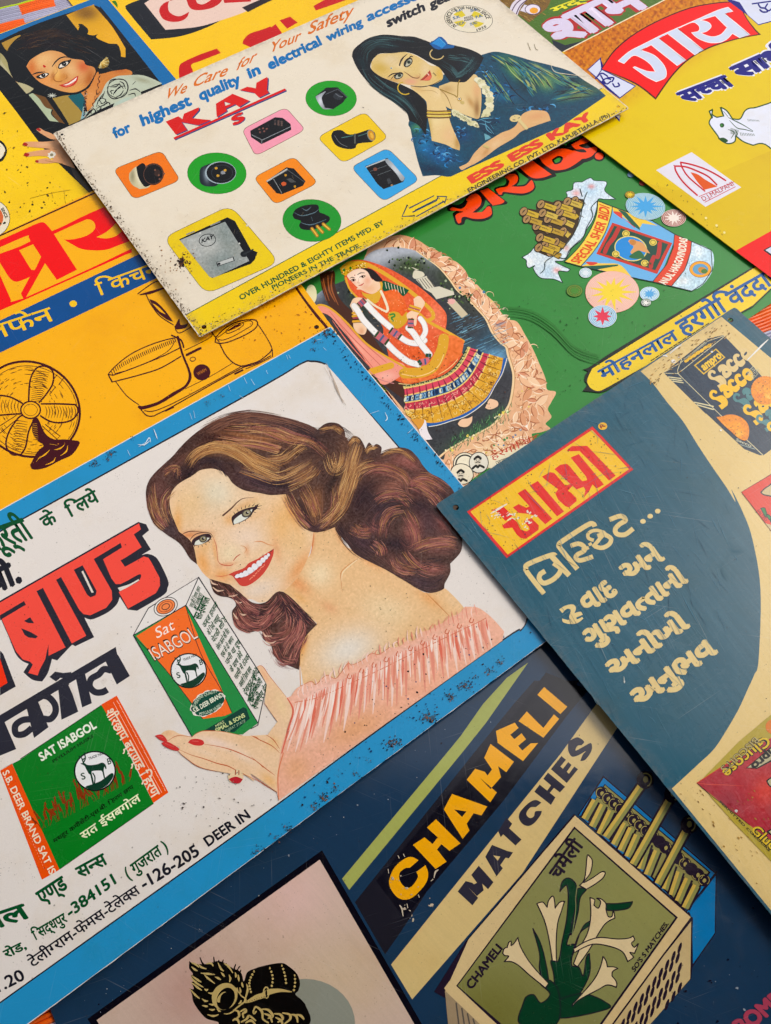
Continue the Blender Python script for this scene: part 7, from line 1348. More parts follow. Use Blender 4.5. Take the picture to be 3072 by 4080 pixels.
def kt(body, a, b, h, col, off=.03, t=TB, **k): KL.text(body, pt(t, *a), pt(t, *b), pt(t, *h), col, off=off, **k)
KL = KY.part('lettering', label='small green and black capitals on the yellow band')
kt('OVER HUNDRED & EIGHTY ITEMS MFD. BY', (-66, 1998), (888, 1490), (-84, 1968), GRL, .03)
KL.text('PIONEERS IN THE TRADE.', pt(TE, 148, 262), pt(TB, 735, 1640), pt(TE, 134, 236), GRL, off=.03)
kt('ENGINEERING CO. PVT. LTD. KAPURTHALA (Pb)', (1447, 1282), (2386, 770), (1434, 1256), '#3a341c', .03)
kt('ESS ESS KAY', (1462, 1222), (2278, 778), (1428, 1180), '#dc4434', .07); KL.build()
OG_, BL_, RD_ = '#d4701c', '#2470b0', '#d42a1a'
KL = KY.part('lettering', label='orange script line We Care for Your Safety')
for w_, a, b, h in (('We', (1088, 662), (1230, 612), (1096, 596)), ('Care', (1270, 582), (1498, 498), (1280, 512)), ('for', (1562, 468), (1690, 400), (1572, 400)), ('Your', (1782, 352), (1990, 262), (1776, 290)), ('Safety', (2040, 228), (2338, 100), (2030, 158))):
    P_, Q_, H_ = pt(TA, *a), pt(TA, *b), pt(TA, *h); d_ = (np.array(Q_) - np.array(P_)) * .06; KL.text(w_, P_, Q_, tuple(np.array(H_) + d_ + [10, -5]), OG_, off=.018)
KL.build()
KL = KY.part('lettering', label='blue line about highest quality wiring accessories')
for w_, a, b, h in (('for', (762, 920), (878, 868), (735, 858)), ('highest', (945, 838), (1278, 690), (920, 768)), ('quality', (1330, 668), (1605, 548), (1305, 600)), ('in', (1655, 520), (1735, 482), (1630, 455)), ('electrical', (1790, 462), (2140, 290), (1762, 400)), ('wiring', (2172, 275), (2412, 160), (2155, 222)), ('accessories', (2440, 138), (2950, -90), (2425, 82))):
    KL.text(w_, pt(TA, *a), pt(TA, *b), pt(TA, *h), BL_, off=.05)
KL.build()
KL = KY.part('lettering', label='black words switch gear')
kt('switch', (905, 178), (1160, 62), (890, 118), '#22222a', .05); kt('gear', (1190, 52), (1370, -28), (1176, -2), '#22222a', .05); KL.build()
m = KY.part('lettering', label='large red letters KAY with a blue edge over a red line')
Z30 = (550, 250, 1050)
def kl(s_, hs=()):
    for dx, c in ((5, '#24457c'), (0, RD_)): m.poly([(x + dx, y + dx * .6, 1) for x, y, _ in T(Z30, s_)], c, holes=[[(x + dx * .3, y + dx * .3, 1) for x, y, _ in T(Z30, h)] for h in hs], curve=False)
kl('175,372 255,338 280,358 290,322 385,280 385,300 340,350 462,362 380,395 275,375 310,425 240,455'); kl('492,258 598,195 705,240 640,280 615,262 555,290 562,305 497,345', ('545,245 588,258 550,272',)); kl('640,172 690,150 745,160 748,125 815,88 820,100 815,170 828,190 765,220 750,205 735,190')
for dx, c in ((4, '#24457c'), (0, RD_)): m.stroke([(pt(TA, 1155, 920)[0] + dx, pt(TA, 1155, 920)[1] + dx), (pt(TA, 1895, 592)[0] + dx, pt(TA, 1895, 592)[1] + dx)], 9, c, curve=False, cap=False)
m.text('S', pt(TA, 1548, 838), pt(TA, 1635, 795), pt(TA, 1530, 782), '#24457c', off=.075); m.text('S', pt(TA, 1546, 834), pt(TA, 1630, 792), pt(TA, 1528, 780), RD_, off=.06)
m.build()
# badge
m = KY.part('badge_print', label='round service badge with yellow and white sectors'); bc = pt(TB, 1445, 122)
m.disc(*bc, 97, 54, 5, '#2c2c2c'); m.disc(*bc, 95, 52.5, 5, '#e6dec8'); m.disc(bc[0], bc[1], 65, 36, 5, '#dfd8c8')
for k in range(4):
    a0 = 20 + k * 90; P = [bc] + [(bc[0] + 65 * math.cos(math.radians(a0 + q)) , bc[1] + 36 * math.sin(math.radians(a0 + q)) + 4 * math.cos(math.radians(a0 + q))) for q in range(0, 46, 9)]; m.poly(P, '#d8c43a', curve=False)
m.disc(bc[0], bc[1], 26, 15, 5, '#dfd8c8')
for w_, x, y in (('KAY', -62, -26), ('SS', 10, -28), ('F.K', 38, -2), ('LICA', -56, 26), ('DURO', 10, 26), ('S.K', -78, 2)): m.text(w_, (bc[0] + x * .78, bc[1] + y), (bc[0] + x * .78 + 28, bc[1] + y - 8), (bc[0] + x * .78 - 3, bc[1] + y - 10), '#24608c', off=.03)
m.text('REGD', (bc[0] - 16, bc[1] + 1), (bc[0] + 18, bc[1] - 8), (bc[0] - 18, bc[1] - 7), '#2c2c2c', off=.02); m.text('MARKS', (bc[0] - 16, bc[1] + 10), (bc[0] + 20, bc[1] + 1), (bc[0] - 18, bc[1] + 3), '#2c2c2c', off=.02)
def ell(r, a0, a1, n=16): return [(bc[0] + 97 * r * math.cos(math.radians(a)), bc[1] + 54 * r * math.sin(math.radians(a)) + 6 * math.cos(math.radians(a))) for a in np.linspace(a0, a1, n)]
arc_text(m, 'IN SERVICE OF THE NATION SINCE', ell(.74, 130, 350), ell(.93, 130, 350), '#2c2c2c', off=.02); m.text('1935', (bc[0] + 34, bc[1] + 50), (bc[0] + 72, bc[1] + 34), (bc[0] + 30, bc[1] + 40), '#2c2c2c', off=.02)
m.build()
# pictures of the fittings: each a coloured card with its drawing
def rrect(t, pts, r=.16):
    P = [np.array(pt(t, *q)) for q in pts]; out = []
    for i in range(4):
        p, a, b = P[i], P[i - 1], P[(i + 1) % 4]
        for w_ in np.linspace(0, 1, 6): out.append(tuple(p + ((a - p) * (1 - w_) ** 2 + (b - p) * w_ ** 2) * r))
    return out
def card(name, lab, t, pts, col):
    m = KY.part(name, label=lab); R_ = rrect(t, pts); m.poly(R_, col, curve=False); m.stroke(R_ + [R_[0]], 1.8, '#5a4a20', curve=False); return m
DKK = '#15171a'
m = card('fitting_print', 'orange card with a round plug pin base', TA, [(752, 1125), (1072, 1000), (1198, 1198), (890, 1328)], '#ec7a0c')
m.paint(T(TA, '860,1150* 900,1110 960,1090* 1000,1230 930,1258* 880,1230 858,1190'), '#c8c09c', [(*pt(TA, 880, 1170), 10, 30, 0, '#8a8468', .8), (*pt(TA, 920, 1180), 10, 40, -15, '#e8e2c8', .9)], res=4); m.poly(T(TA, '905,1110* 960,1090 1000,1230* 960,1240 920,1180'), '#1a1614'); m.disc(*pt(TA, 1018, 1158), 42, 44, 20, '#1c1614'); m.ring(*pt(TA, 1018, 1158), 38, 40, 20, 2, '#6a4638'); m.disc(*pt(TA, 1045, 1150), 12, 14, 0, '#3a2a24')
m.batch()
for (x, y) in ((970, 1105), (1060, 1190), (1090, 1155), (1030, 1130), (1055, 1165)): m.disc(*pt(TA, x, y), 4, 4, 0, '#7c5444', n=8)
m.end(); m.build()
def oval(lab, t, x, y, rx, ry, a, col):
    m = KY.part('fitting_print', label=lab); m.disc(*pt(t, x, y), rx + 1.2, ry + 1.2, a, '#3c4a20'); m.disc(*pt(t, x, y), rx, ry, a, col); return m
m = oval('green oval with a round three pin holder', TA, 1440, 1152, 117, 82, 2, '#2c9a2c')
m.paint(T(TA, '1325,1140* 1340,1110 1400,1085* 1450,1220 1380,1240 1330,1215'), '#22282e', [(*pt(TA, 1370, 1170), 12, 30, -10, '#8a98a4', .9)], res=4); m.disc(*pt(TA, 1465, 1148), 62, 45, 0, '#9fb0b8'); m.disc(*pt(TA, 1468, 1148), 58, 42, 0, DKK); m.disc(*pt(TA, 1475, 1148), 44, 33, 0, '#2c2f34'); m.disc(*pt(TA, 1475, 1150), 40, 30, 0, '#101113')
for (x, y) in ((1435, 1118), (1495, 1132), (1447, 1168)): m.disc(*pt(TA, x, y), 6, 5, 0, '#c89a3c')
m.disc(*pt(TA, 1480, 1148), 9, 7, 0, '#8a8e94', wob=.2); m.build()
m = card('fitting_print', 'pink card with a black flat adaptor', TB, [(-60, 860), (230, 712), (362, 862), (30, 1038)], '#ee9cb0')
m.poly(T(TB, '-5,868 160,778 210,782 262,822 268,862 70,958 0,910'), DKK, curve=False); m.stroke(T(TB, '5,895 75,930 265,840'), 2.5, '#8a8f94', curve=False); m.stroke(T(TB, '72,930 72,955'), 2.5, '#8a8f94', curve=False)
m.batch()
for (x, y) in ((55, 858), (80, 852), (105, 855), (60, 878), (88, 872)): m.disc(*pt(TB, x, y), 4.5, 3.5, 0, '#7c5048', n=8)
for q in range(9): m.disc(*pt(TB, 160 + (q % 3) * 22, 800 + q * 4), 5, 4, 0, rnd.choice(['#3c3434', '#5a4640']), n=8)
m.end(); m.build()
m = oval('green oval with a black switch box', TB, 532, 652, 101, 70, 2, '#2c9a2c')
m.poly(T(TB, '425,640 500,580 575,578 640,640 610,680 545,725 480,722'), DKK, curve=False); m.paint(T(TB, '428,640* 495,605 470,650 490,715* 545,722* 480,722 440,670*'), '#8e949c', [(*pt(TB, 460, 670), 14, 26, 0, '#d8dce2', .9)], res=4); m.stroke(T(TB, '495,625 575,590 640,645'), 2, '#5a6068', curve=False); m.disc(*pt(TB, 575, 640), 18, 13, 20, '#2c3034'); m.stroke(T(TB, '560,620 590,640 610,640'), 3, '#6a7078'); m.build()
m = card('fitting_print', 'yellow card with a black lamp holder', TB, [(440, 912), (755, 742), (912, 915), (612, 1085)], '#ecc808')
m.poly(T(TB, '532,900* 550,870 600,865 640,890 690,890 780,860* 820,880 825,920 800,945* 710,955 690,985 640,990 580,975 545,940'), DKK); m.stroke(T(TB, '600,915 680,900'), [3, 10, 3], '#4a7a78'); m.stroke(T(TB, '690,890 690,950'), 6, '#5c6058'); m.stroke(T(TB, '710,905 770,885'), [3, 9, 3], '#456a68'); m.stroke(T(TB, '555,900 590,950 640,975'), 2, '#6a6e70'); m.disc(*pt(TB, 797, 898), 15, 24, -20, '#7c8478'); m.disc(*pt(TB, 799, 899), 12, 21, -20, '#c88c1c'); m.disc(*pt(TB, 802, 900), 6, 13, -20, '#e8b848'); m.build()
m = card('fitting_print', 'orange card with a black tumbler switch', TB, [(18, 1180), (285, 1040), (445, 1215), (162, 1362)], '#f08c14')
m.poly(T(TB, '100,1205 235,1112 285,1120 362,1205 345,1235 205,1292 170,1285'), DKK, curve=False); m.stroke(T(TB, '108,1205 238,1125'), 6, '#b8b8b4', curve=False); m.stroke(T(TB, '150,1190 200,1275 205,1290'), 2.4, '#8a8e90', curve=False); m.stroke(T(TB, '145,1188 245,1130 355,1210'), 2, '#5c6064', curve=False); m.disc(*pt(TB, 218, 1222), 10, 8, 0, '#c85c34'); m.poly(T(TB, '235,1190 265,1185 300,1210 265,1215'), '#4c4c4c', curve=False); m.disc(*pt(TB, 230, 1165), 5, 5, 0, '#b8882c'); m.disc(*pt(TB, 292, 1240), 5, 5, 0, '#b8882c'); m.build()
m = card('fitting_print', 'blue card with a black switch socket unit', TB, [(663, 1112), (905, 982), (1120, 1195), (880, 1342)], '#3fa0dc')
m.poly(T(TB, '758,1105 905,1050 1022,1185 1010,1210 880,1258 840,1225'), DKK, curve=False); m.stroke(T(TB, '765,1110 890,1060 900,1075'), 4, '#b8c0c4', curve=False); m.paint(T(TB, '890,1058* 925,1068 1022,1182* 1000,1205 960,1150 900,1085'), '#8e969c', [(*pt(TB, 960, 1130), 14, 40, -40, '#d8dee2', .8)], res=4); m.stroke(T(TB, '790,1140 900,1100'), 1.8, '#5c6468', curve=False); m.stroke(T(TB, '840,1165 930,1130'), 1.8, '#5c6468', curve=False); m.poly(T(TB, '900,1190 920,1185 935,1215 912,1225'), '#3a3e42', curve=False); m.disc(*pt(TB, 825, 1125), 8, 7, 0, '#7c4c3c'); m.disc(*pt(TB, 935, 1232), 5, 4, 0, '#9a7c5c'); m.build()
m = oval('green oval with a black three pin plug', TB, 405, 1467, 116, 84, 3, '#2c9434')
m.poly(T(TB, '275,1430* 300,1390 360,1365 430,1360 450,1375 455,1410 490,1425 522,1445 515,1475 460,1510 400,1530 340,1525 320,1500 330,1470 290,1455'), DKK)
for s_ in ('405,1520 440,1568', '440,1505 475,1545', '480,1490 520,1525'): m.stroke(T(TB, s_), 13, '#a8741c', curve=False); m.stroke(T(TB, s_), 5, '#e8c050', curve=False)
for s_ in ('290,1415 340,1435 420,1415 450,1390', '330,1480 400,1495 500,1460', '340,1385 370,1400 400,1375', '400,1440 410,1470'): m.stroke(T(TB, s_), [1, 4, 1], '#5c7480')
m.build()
m = card('fitting_print', 'yellow card with a grey metal main switch box', TA, [(1085, 1582), (1530, 1365), (1855 + 0, 1745), (1370, 1958)], '#e6c90c')
m.poly([pt(TA, 1190, 1592), pt(TA, 1510, 1445), pt(TA, 1560, 1470), pt(TA, 1666, 1660), pt(TB, 45, 1678), pt(TB, 25, 1730), pt(TE, 0, 90), pt(TA, 1410, 1850), pt(TA, 1390, 1840)], '#17191b', curve=False)
m.paint([pt(TA, 1195, 1598) + (1,), pt(TA, 1495, 1475) + (1,), pt(TE, -65, -20) + (1,), pt(TE, -10, 70) + (1,), pt(TE, -240, 180) + (1,), pt(TE, -270, 180) + (1,)], '#9aa09e', [(*pt(TA, 1300, 1640), 60, 60, 0, '#b8bcba', .8), (*pt(TA, 1500, 1560), 40, 80, -20, '#84908e', .8), (*pt(TA, 1480, 1760), 60, 50, 0, '#788684', .8), (*pt(TA, 1400, 1640), 40, 30, 0, '#c2c4c0', .6)], res=5, grain=.03)
m.ring(*pt(TA, 1378, 1598), 33, 24, -10, 3, '#1c2022'); m.text('KAY', pt(TA, 1338, 1618), pt(TA, 1420, 1585), pt(TA, 1340, 1590), '#1c2022', off=.04); m.stroke([pt(TD, 1440, 95), pt(TD, 1555, 55)], 17, '#1c2022', curve=False, cap=False); m.stroke([pt(TD, 1446, 92), pt(TD, 1549, 57)], 13, '#b8bdbb', curve=False, cap=False); m.disc(*pt(TD, 1455, 90), 6, 5, 0, '#1c2022'); m.disc(*pt(TD, 1620, 25), 14, 12, 0, '#1c2022'); m.stroke([pt(TD, 1620, 25), pt(TD, 1680, -5)], 6, '#2c3032', curve=False)
for (x, y) in ((1640, 1500), (1330, 1550), (1590, 1620)): m.disc(*pt(TA, x, y), 4, 3.5, 0, '#c8ccca')
m.stroke(T(TA, '1240,1560 1290,1540'), 5, '#8a8e90', curve=False); m.stroke(T(TA, '1400,1500 1460,1475'), 5, '#8a8e90', curve=False); m.build()
# woman
K2, K3 = Z(1350, 100), Z(1600, 400)
wk = KY.part('portrait_print', label='painted woman in a blue green shawl, chin on her hand')
wk.paint(T(TC, '-130,360* -40,340 80,365 200,400 320,430 450,470 560,540 640,590 690,635*') + [(2235, 505, 1), (1795, 705, 1)] + T(TB, '1300,1175* 1230,1165 1140,1172* 1110,1080 1080,960 1060,860 1050,800 1150,600 1350,450'), '#12455c',
    [(*pt(TC, 90, 460), 70, 30, 45, '#6a9a4c', .9), (*pt(TC, 290, 545), 40, 34, 30, '#7fa45c', .9), (*pt(TC, 330, 480), 40, 14, 10, '#1c4a5c', .8), (*pt(TC, 520, 630), 80, 16, -15, '#7c8a4c', .8), (*pt(TC, 560, 560), 50, 20, 20, '#3c5440', .8), (*pt(TC, 170, 560), 40, 40, 0, '#0c2a34', .9), (*pt(TC, 240, 450), 30, 12, 40, '#b0a868', .7), (*pt(TC, 450, 550), 30, 30, 0, '#142c34', .8),
     (*pt(TC, 260, 700), 60, 24, 10, '#123c54', .9), (*pt(TB, 1100, 850), 24, 20, 0, '#4c8a5c', .9), (*pt(TB, 1150, 960), 40, 40, 0, '#2478ac', .9), (*pt(TB, 1260, 1030), 70, 40, 20, '#1a5c98', .9), (*pt(TB, 1200, 1130), 60, 20, 10, '#0c2c44', .9), (*pt(TB, 1400, 900), 40, 30, 0, '#14406c', .8), (*pt(TC, -60, 600), 60, 30, 10, '#1c6690', .9), (*pt(TC, 40, 640), 40, 20, 0, '#1c5a84', .8), (*pt(TC, 420, 620), 30, 14, -20, '#4a6c4c', .8)], res=5, grain=.02)
wk.batch()
wk.end(); wk.batch(True)
for k in range(170):   # ruffles
    cx_, cy_, sx_, sy_ = rnd.choice([(1150, 900, 60, 50), (1240, 1010, 90, 40), (1320, 1060, 60, 40), (1380, 880, 40, 40), (1560, 500, 70, 40), (1620, 590, 60, 40), (1700, 620, 50, 30), (1850, 720, 70, 20), (1950, 720, 60, 20), (1600, 800, 40, 30)]); x, y = rnd.gauss(cx_, sx_ * .6), rnd.gauss(cy_, sy_ * .6); r = rnd.uniform(8, 26); a0 = rnd.uniform(0, 6.3)
    wk.stroke([pt(TB, x + r * math.cos(a0 + q) * (1 + q * .1), y + r * .7 * math.sin(a0 + q)) for q in (0, .9, 1.8, 2.6)], [.5, rnd.uniform(2, 7), .5], rnd.choice(['#3f8cc8', '#2f86c8', '#2a6ca8', '#5ca4d4', '#0c2840', '#0a1e34', '#123a64']))
for s_ in ('10,380 60,470 160,560 220,600', '100,400 180,480 240,560', '0,480 80,600 170,680', '340,650 450,620 560,600 640,620', '350,680 470,650 600,640', '280,500 310,560 350,600'): wk.stroke(T(TC, s_), [1, 5, 1], rnd.choice(['#0a2430', '#9ab06c', '#0c3038']))
for s_ in ('200,520 240,480 300,465', '330,450 400,500 500,510'): wk.stroke(T(TC, s_), [1, 2, 1], '#8fb8b0')
wk.end(); wk.batch(True)
for _ in range(230):
    s_ = rnd.choice(['-60,360 40,420 140,520 220,600', '60,380 160,450 260,520 340,640', '200,420 300,470 420,540 560,600', '330,640 450,610 560,590 660,620', '120,440 200,560 260,640', '380,490 480,560 600,620', '-100,480 -40,560 20,640 60,690'])
    P = smooth(T(TC, s_), False, 8); a_ = int(rnd.uniform(0, .6) * len(P)); Q_ = P[a_:a_ + max(4, int(rnd.uniform(.2, .45) * len(P)))] + [rnd.uniform(-22, 22), rnd.uniform(-16, 16)]
    if inside(smooth(T(TC, '-130,380 -20,365 80,380 320,445 540,560 670,630 300,780 -60,900')), Q_[[0, -1]]).all(): wk.stroke(Q_, [.5, rnd.uniform(2, 7), .5], rnd.choice(['#1c5c74', '#0c2c3c', '#7a9a58', '#2c7488', '#4c8068', '#a0a868', '#0a2430', '#256a80']), curve=False, cap=False)
wk.end(); so = wk.build()
sk = KY.part('skin_print', label='face, neck, arms and hands in warm yellow skin tones')
sk.paint(T(TB, '1250,570* 1330,540 1480,490 1520,560 1530,660 1520,770 1500,790* 1440,770 1370,740 1300,710 1240,660'), '#dcc088', [(*pt(TB, 1400, 700), 50, 40, 20, '#e2c898', .8), (*pt(TB, 1460, 680), 12, 30, -30, '#b08048', .7), (*pt(TB, 1500, 600), 20, 40, 0, '#dba878', .8), (*pt(TB, 1300, 590), 30, 16, 0, '#b8935c', .7), (*pt(TB, 1500, 720), 12, 40, 0, '#7c5028', .7)], res=4)
sk.paint(T(TB, '1055,575* 1120,560 1180,570 1250,590 1260,640 1290,700 1310,760 1330,830 1360,900 1385,960 1385,1000* 1340,985 1290,960 1200,935* 1190,860 1170,760 1165,680 1130,640 1080,600'), '#e0c48c', [(*pt(TB, 1220, 800), 40, 30, 0, '#e8d29c', .8), (*pt(TB, 1310, 900), 30, 40, 0, '#e0b888', .8), (*pt(TB, 1180, 850), 14, 60, 0, '#b89c50', .7), (*pt(TB, 1370, 950), 14, 30, 0, '#a87c3c', .7), (*pt(TB, 1110, 590), 30, 10, 20, '#cfa868', .7), (*pt(TB, 1240, 620), 20, 20, 0, '#e8cfa0', .8)], res=4)
sk.paint(T(TB, '1380,1110* 1440,1080 1480,1020 1540,960 1600,920 1666,880 1720,860 1760,830 1800,760 1860,730* 1960,740 1990,800* 1900,830 1800,870 1740,920 1640,980 1560,1040 1500,1080 1440,1110 1400,1130'), '#dcb07c', [(*pt(TB, 1620, 960), 40, 16, -30, '#e4c498', .8), (*pt(TB, 1500, 1050), 30, 8, -30, '#e0b888', .8), (*pt(TB, 1900, 770), 50, 14, -10, '#d8a070', .8), (*pt(TB, 1700, 900), 40, 12, -20, '#e0b080', .7), (*pt(TB, 1560, 1010), 10, 24, 40, '#b88048', .6)], res=4)
sk.paint(T(TB, '800,410* 830,370 860,355 930,350 1000,340 1080,360 1150,400 1190,430 1240,440 1265,460* 1275,500 1265,530 1210,560 1150,565 1060,565* 980,550 920,530 870,510 830,490 800,460'), '#d9bd7c',
   [(*pt(TB, 930, 400), 50, 30, 0, '#dcc8a0', .9), (*pt(TB, 860, 450), 34, 24, 20, '#c8a850', .8), (*pt(TB, 1160, 460), 24, 40, 0, '#e2caa0', .8), (*pt(TB, 1060, 540), 34, 16, 0, '#dc9c84', .8), (*pt(TB, 1250, 490), 16, 30, 0, '#d6ae50', .8), (*pt(TB, 990, 440), 40, 12, 25, '#e2cc9c', .8), (*pt(TB, 1190, 540), 30, 10, -20, '#d8b878', .8), (*pt(TB, 950, 530), 30, 12, 0, '#c08c50', .6), (*pt(TB, 1110, 510), 14, 8, 30, '#c89464', .6)], res=3.5)
sk.batch()
sk.stroke(T(K2, '805,530 830,460 870,410 910,378'), [5, 7, 4, 1.5], '#241a16'); sk.stroke(T(K2, '650,690 700,650 760,635 830,632'), [2, 5, 4, 2], '#2a1d18')
sk.stroke(T(K2, '860,610 920,650 980,690 1050,700 1070,680'), [1, 3.5, 4, 3.5, 1.5], '#7c4c34'); sk.stroke(T(K2, '1060,640 1080,650 1075,680'), [1, 2, 1], '#b4824c'); sk.stroke(T(TB, '1060,568 1130,575 1200,562 1260,530'), [2, 4, 3, 2], '#3c2818'); sk.stroke(T(TB, '1250,590 1300,640 1340,740'), [1, 3, 1], '#8c6834'); sk.stroke(T(TB, '1130,600 1200,600 1240,620'), [1, 2, 1], '#b08c54')
sk.end()
for (cx_, cy_, r1, r2, a_) in ((925, 495, 17, 8.5, -50), (800, 672, 15, 7.5, -25)):
    sk.disc(*pt(K2, cx_ - 5, cy_ - 4), r1 * 1.3, r2 * 1.7, a_, '#2a2824'); sk.disc(*pt(K2, cx_, cy_), r1, r2, a_, '#b9b8a4'); sk.disc(*pt(K2, cx_ + 5, cy_ - 8), 7.5, 7, 0, '#3c4a38'); sk.disc(*pt(K2, cx_ + 5, cy_ - 8), 3.5, 3.5, 0, '#101410')
sk.stroke(T(K2, '880,540 900,470 960,410 985,420'), [2, 4, 4, 2], '#241a18'); sk.stroke(T(K2, '690,720 740,660 800,635 850,650'), [2, 3, 4, 2], '#2a1e1a')
sk.poly(T(K2, '1075,730* 1110,700 1140,670 1170,640 1210,592* 1225,640 1235,680 1215,720 1180,735 1120,732'), '#b84834'); sk.poly(T(K2, '1120,730* 1150,700 1190,670 1230,665* 1220,710 1180,730'), '#dc7058'); sk.stroke(T(K2, '1090,725 1140,700 1180,660 1205,610'), [1, 2.5, 1], '#5a1c18'); sk.stroke(T(K2, '1180,640 1195,660'), 4, '#eec0b0'); sk.disc(*pt(K2, 698, 566), 4, 4, 0, '#d8dccc'); sk.disc(*pt(K2, 696, 568), 2.6, 2.6, 0, '#2c5a78')
sk.par = so
hk = KY.part('hair_print', label='long black hair with a blue ribbon')
hb = T(TB, '670,370* 680,330 720,290 780,250 860,228 930,228 1000,236 1080,240 1150,262 1195,280* 1210,270 1340,295* 1440,320 1510,350 1545,380* 1510,450 1440,530 1400,545 1320,540* 1270,470 1240,440 1180,410* 1130,380 1080,355 1020,342 940,350 860,352 830,370 805,400 795,450 850,500 930,535 1000,560* 1080,600 1140,650 1165,700 1170,780 1160,900* 1110,830 1050,800* 1040,760 1020,735 1000,715 940,670 860,620 800,570 740,500 700,440')
hk.paint(hb, '#131619', [(*pt(TB, 880, 290), 60, 16, 10, '#22363c', .8), (*pt(TB, 740, 420), 20, 50, -30, '#1c2c30', .8), (*pt(TB, 1450, 430), 40, 40, 0, '#1f343c', .8), (*pt(TB, 980, 640), 50, 30, 40, '#1c3034', .8)], res=5)
hk.batch()
def flow2(part, t, paths, n, cols, wmax, spread):
    for _ in range(n):
        P = smooth(T(t, rnd.choice(paths)), False, 10); a_ = rnd.uniform(0, .6); i0, i1 = int(a_ * (len(P) - 1)), int(min(1, a_ + rnd.uniform(.25, .5)) * (len(P) - 1)); Q_ = P[i0:i1 + 1]
        if len(Q_) < 3: continue
        tg = np.gradient(Q_, axis=0); tg /= np.linalg.norm(tg, axis=1)[:, None] + 1e-9; part.stroke(Q_ + np.column_stack([-tg[:, 1], tg[:, 0]]) * rnd.uniform(-spread, spread), [.4, rnd.uniform(.9, wmax), .4], rnd.choice(cols), curve=False, cap=False)
hk.end(); hk.batch(True); flow2(hk, TB, ['760,420 770,340 850,290 950,300 1050,310', '700,380 740,300 830,260 930,260 1100,290', '740,450 780,530 860,600 960,660 1040,730 1100,800', '800,500 900,580 1000,640 1080,720 1130,800', '1250,400 1330,450 1380,500 1450,440 1490,380', '1300,370 1400,380 1480,400', '1350,500 1420,470 1480,430'], 200, ['#2c4448', '#24383c', '#3a5a5e', '#1c2a2e', '#0a0c0e', '#466a6c'], 2.6, 13)
hk.end(); hk.poly(T(K2, '1205,240* 1330,145* 1380,160 1450,250 1400,300 1330,320* 1270,300'), '#1a5a9c'); hk.poly(T(K2, '1230,240* 1330,160* 1370,200 1420,250 1370,300* 1300,260'), '#2f86cc'); hk.poly(T(K2, '1390,310* 1440,260 1540,260* 1520,295 1440,305'), '#1c5c9c'); hk.stroke(T(K2, '1340,170 1420,250'), [2, 5, 2], '#5cacdc')
sk.build()
hk.par = so; hk.build()
jw = KY.part('hoop_print', label='gold hoop earring under the blue ribbon'); GO_ = '#b89438'
jw.batch(); jw.ring(*pt(TB, 1235, 355), 28, 22, 0, 4.5, '#c8b078', a0=20, a1=230); jw.end(); jw.par = so; jw.build(); jw = KY.part('hoop_print', label='gold hoop earring on the lower side of her face'); jw.batch(); jw.ring(*pt(TB, 1020, 585), 28, 24, 20, 4.5, '#c8a83c', a0=30, a1=240); jw.end(); jw.par = so; jw.build(); jw = KY.part('necklace_print'); jw.batch()
jw.stroke(T(TB, '1255,590 1300,610 1350,630 1370,640 1375,560 1385,530'), 3.5, '#9a7c34')
jw.disc(*pt(TB, 1385, 658), 9, 8, 0, GO_); jw.disc(*pt(TB, 1384, 656), 6, 5, 0, '#e8e4d4'); jw.disc(*pt(TB, 1384, 656), 3.5, 3, 0, '#1a2430'); jw.disc(*pt(TB, 1403, 680), 9, 7, 20, '#c8b070'); jw.end(); jw.par = so; jw.build(); jw = KY.part('bangle_print'); jw.batch()
for q in range(5): jw.stroke([pt(TB, 1170, 735 + q * 11), pt(TB, 1240, 738 + q * 11), pt(TB, 1325, 735 + q * 11)], 5, ['#7c5a1c', '#d8b840', '#8c6820', '#e0c858', '#6c4c18'][q])
jw.end(); jw.par = so; jw.build(); jw = KY.part('lace_print'); jw.batch()
for q in range(22):
    t = q / 21; x = 1350 + 150 * t; y = 745 + 90 * t; jw.disc(*pt(TB, x + rnd.uniform(-6, 6), y + rnd.uniform(-8, 8)), 11, 9, 0, rnd.choice(['#d8d4ac', '#cfcba0', '#e4e0c0']), n=12, wob=.2)
for q in range(20):
    t = q / 19; x = 1505 + 70 * math.sin(t * 2.6) ; y = 530 + 250 * t; jw.disc(*pt(TB, x + rnd.uniform(-8, 8) + 10, y), 16, 12, 0, rnd.choice(['#d8d4ac', '#cfcba0', '#e4e0c0']), n=12, wob=.15)
for q in range(40): t = rnd.random(); x, y = (1350 + 150 * t, 745 + 90 * t) if q % 2 else (1515 + 70 * math.sin(t * 2.6), 530 + 250 * t); jw.ring(*pt(TB, x, y), 4, 3.5, 0, 1.3, '#9a9468', n=8)
jw.end(); jw.par = so; jw.build(); jw = KY.part('bow_print', label='dark blue satin bow and gold bracelets')
jw.poly(T(K3, '1000,270* 1050,230 1200,220 1290,270* 1200,330 1240,440 1250,470* 1150,440 1050,380'), '#123850'); jw.batch()
for s_ in ('1010,270 1100,240 1220,235', '1030,310 1120,330 1230,450', '1060,260 1150,290 1190,280', '1110,260 1130,380 1200,440', '1180,320 1220,380'): jw.stroke(T(K3, s_), [1, 4, 1], '#5c9cb8')
jw.end(); jw.poly(T(K3, '1095,440* 1160,470 1180,500 1110,530*'), '#6aa4b4')
for (x0, y0, x1, y1) in ((1450, 250, 1550, 215), (1480, 225, 1560, 270), (1560, 250, 1640, 340), (1600, 300, 1666, 370)): jw.stroke([pt(K3, x0, y0), pt(K3, x1, y1)], 9, '#d8c48c', curve=False)
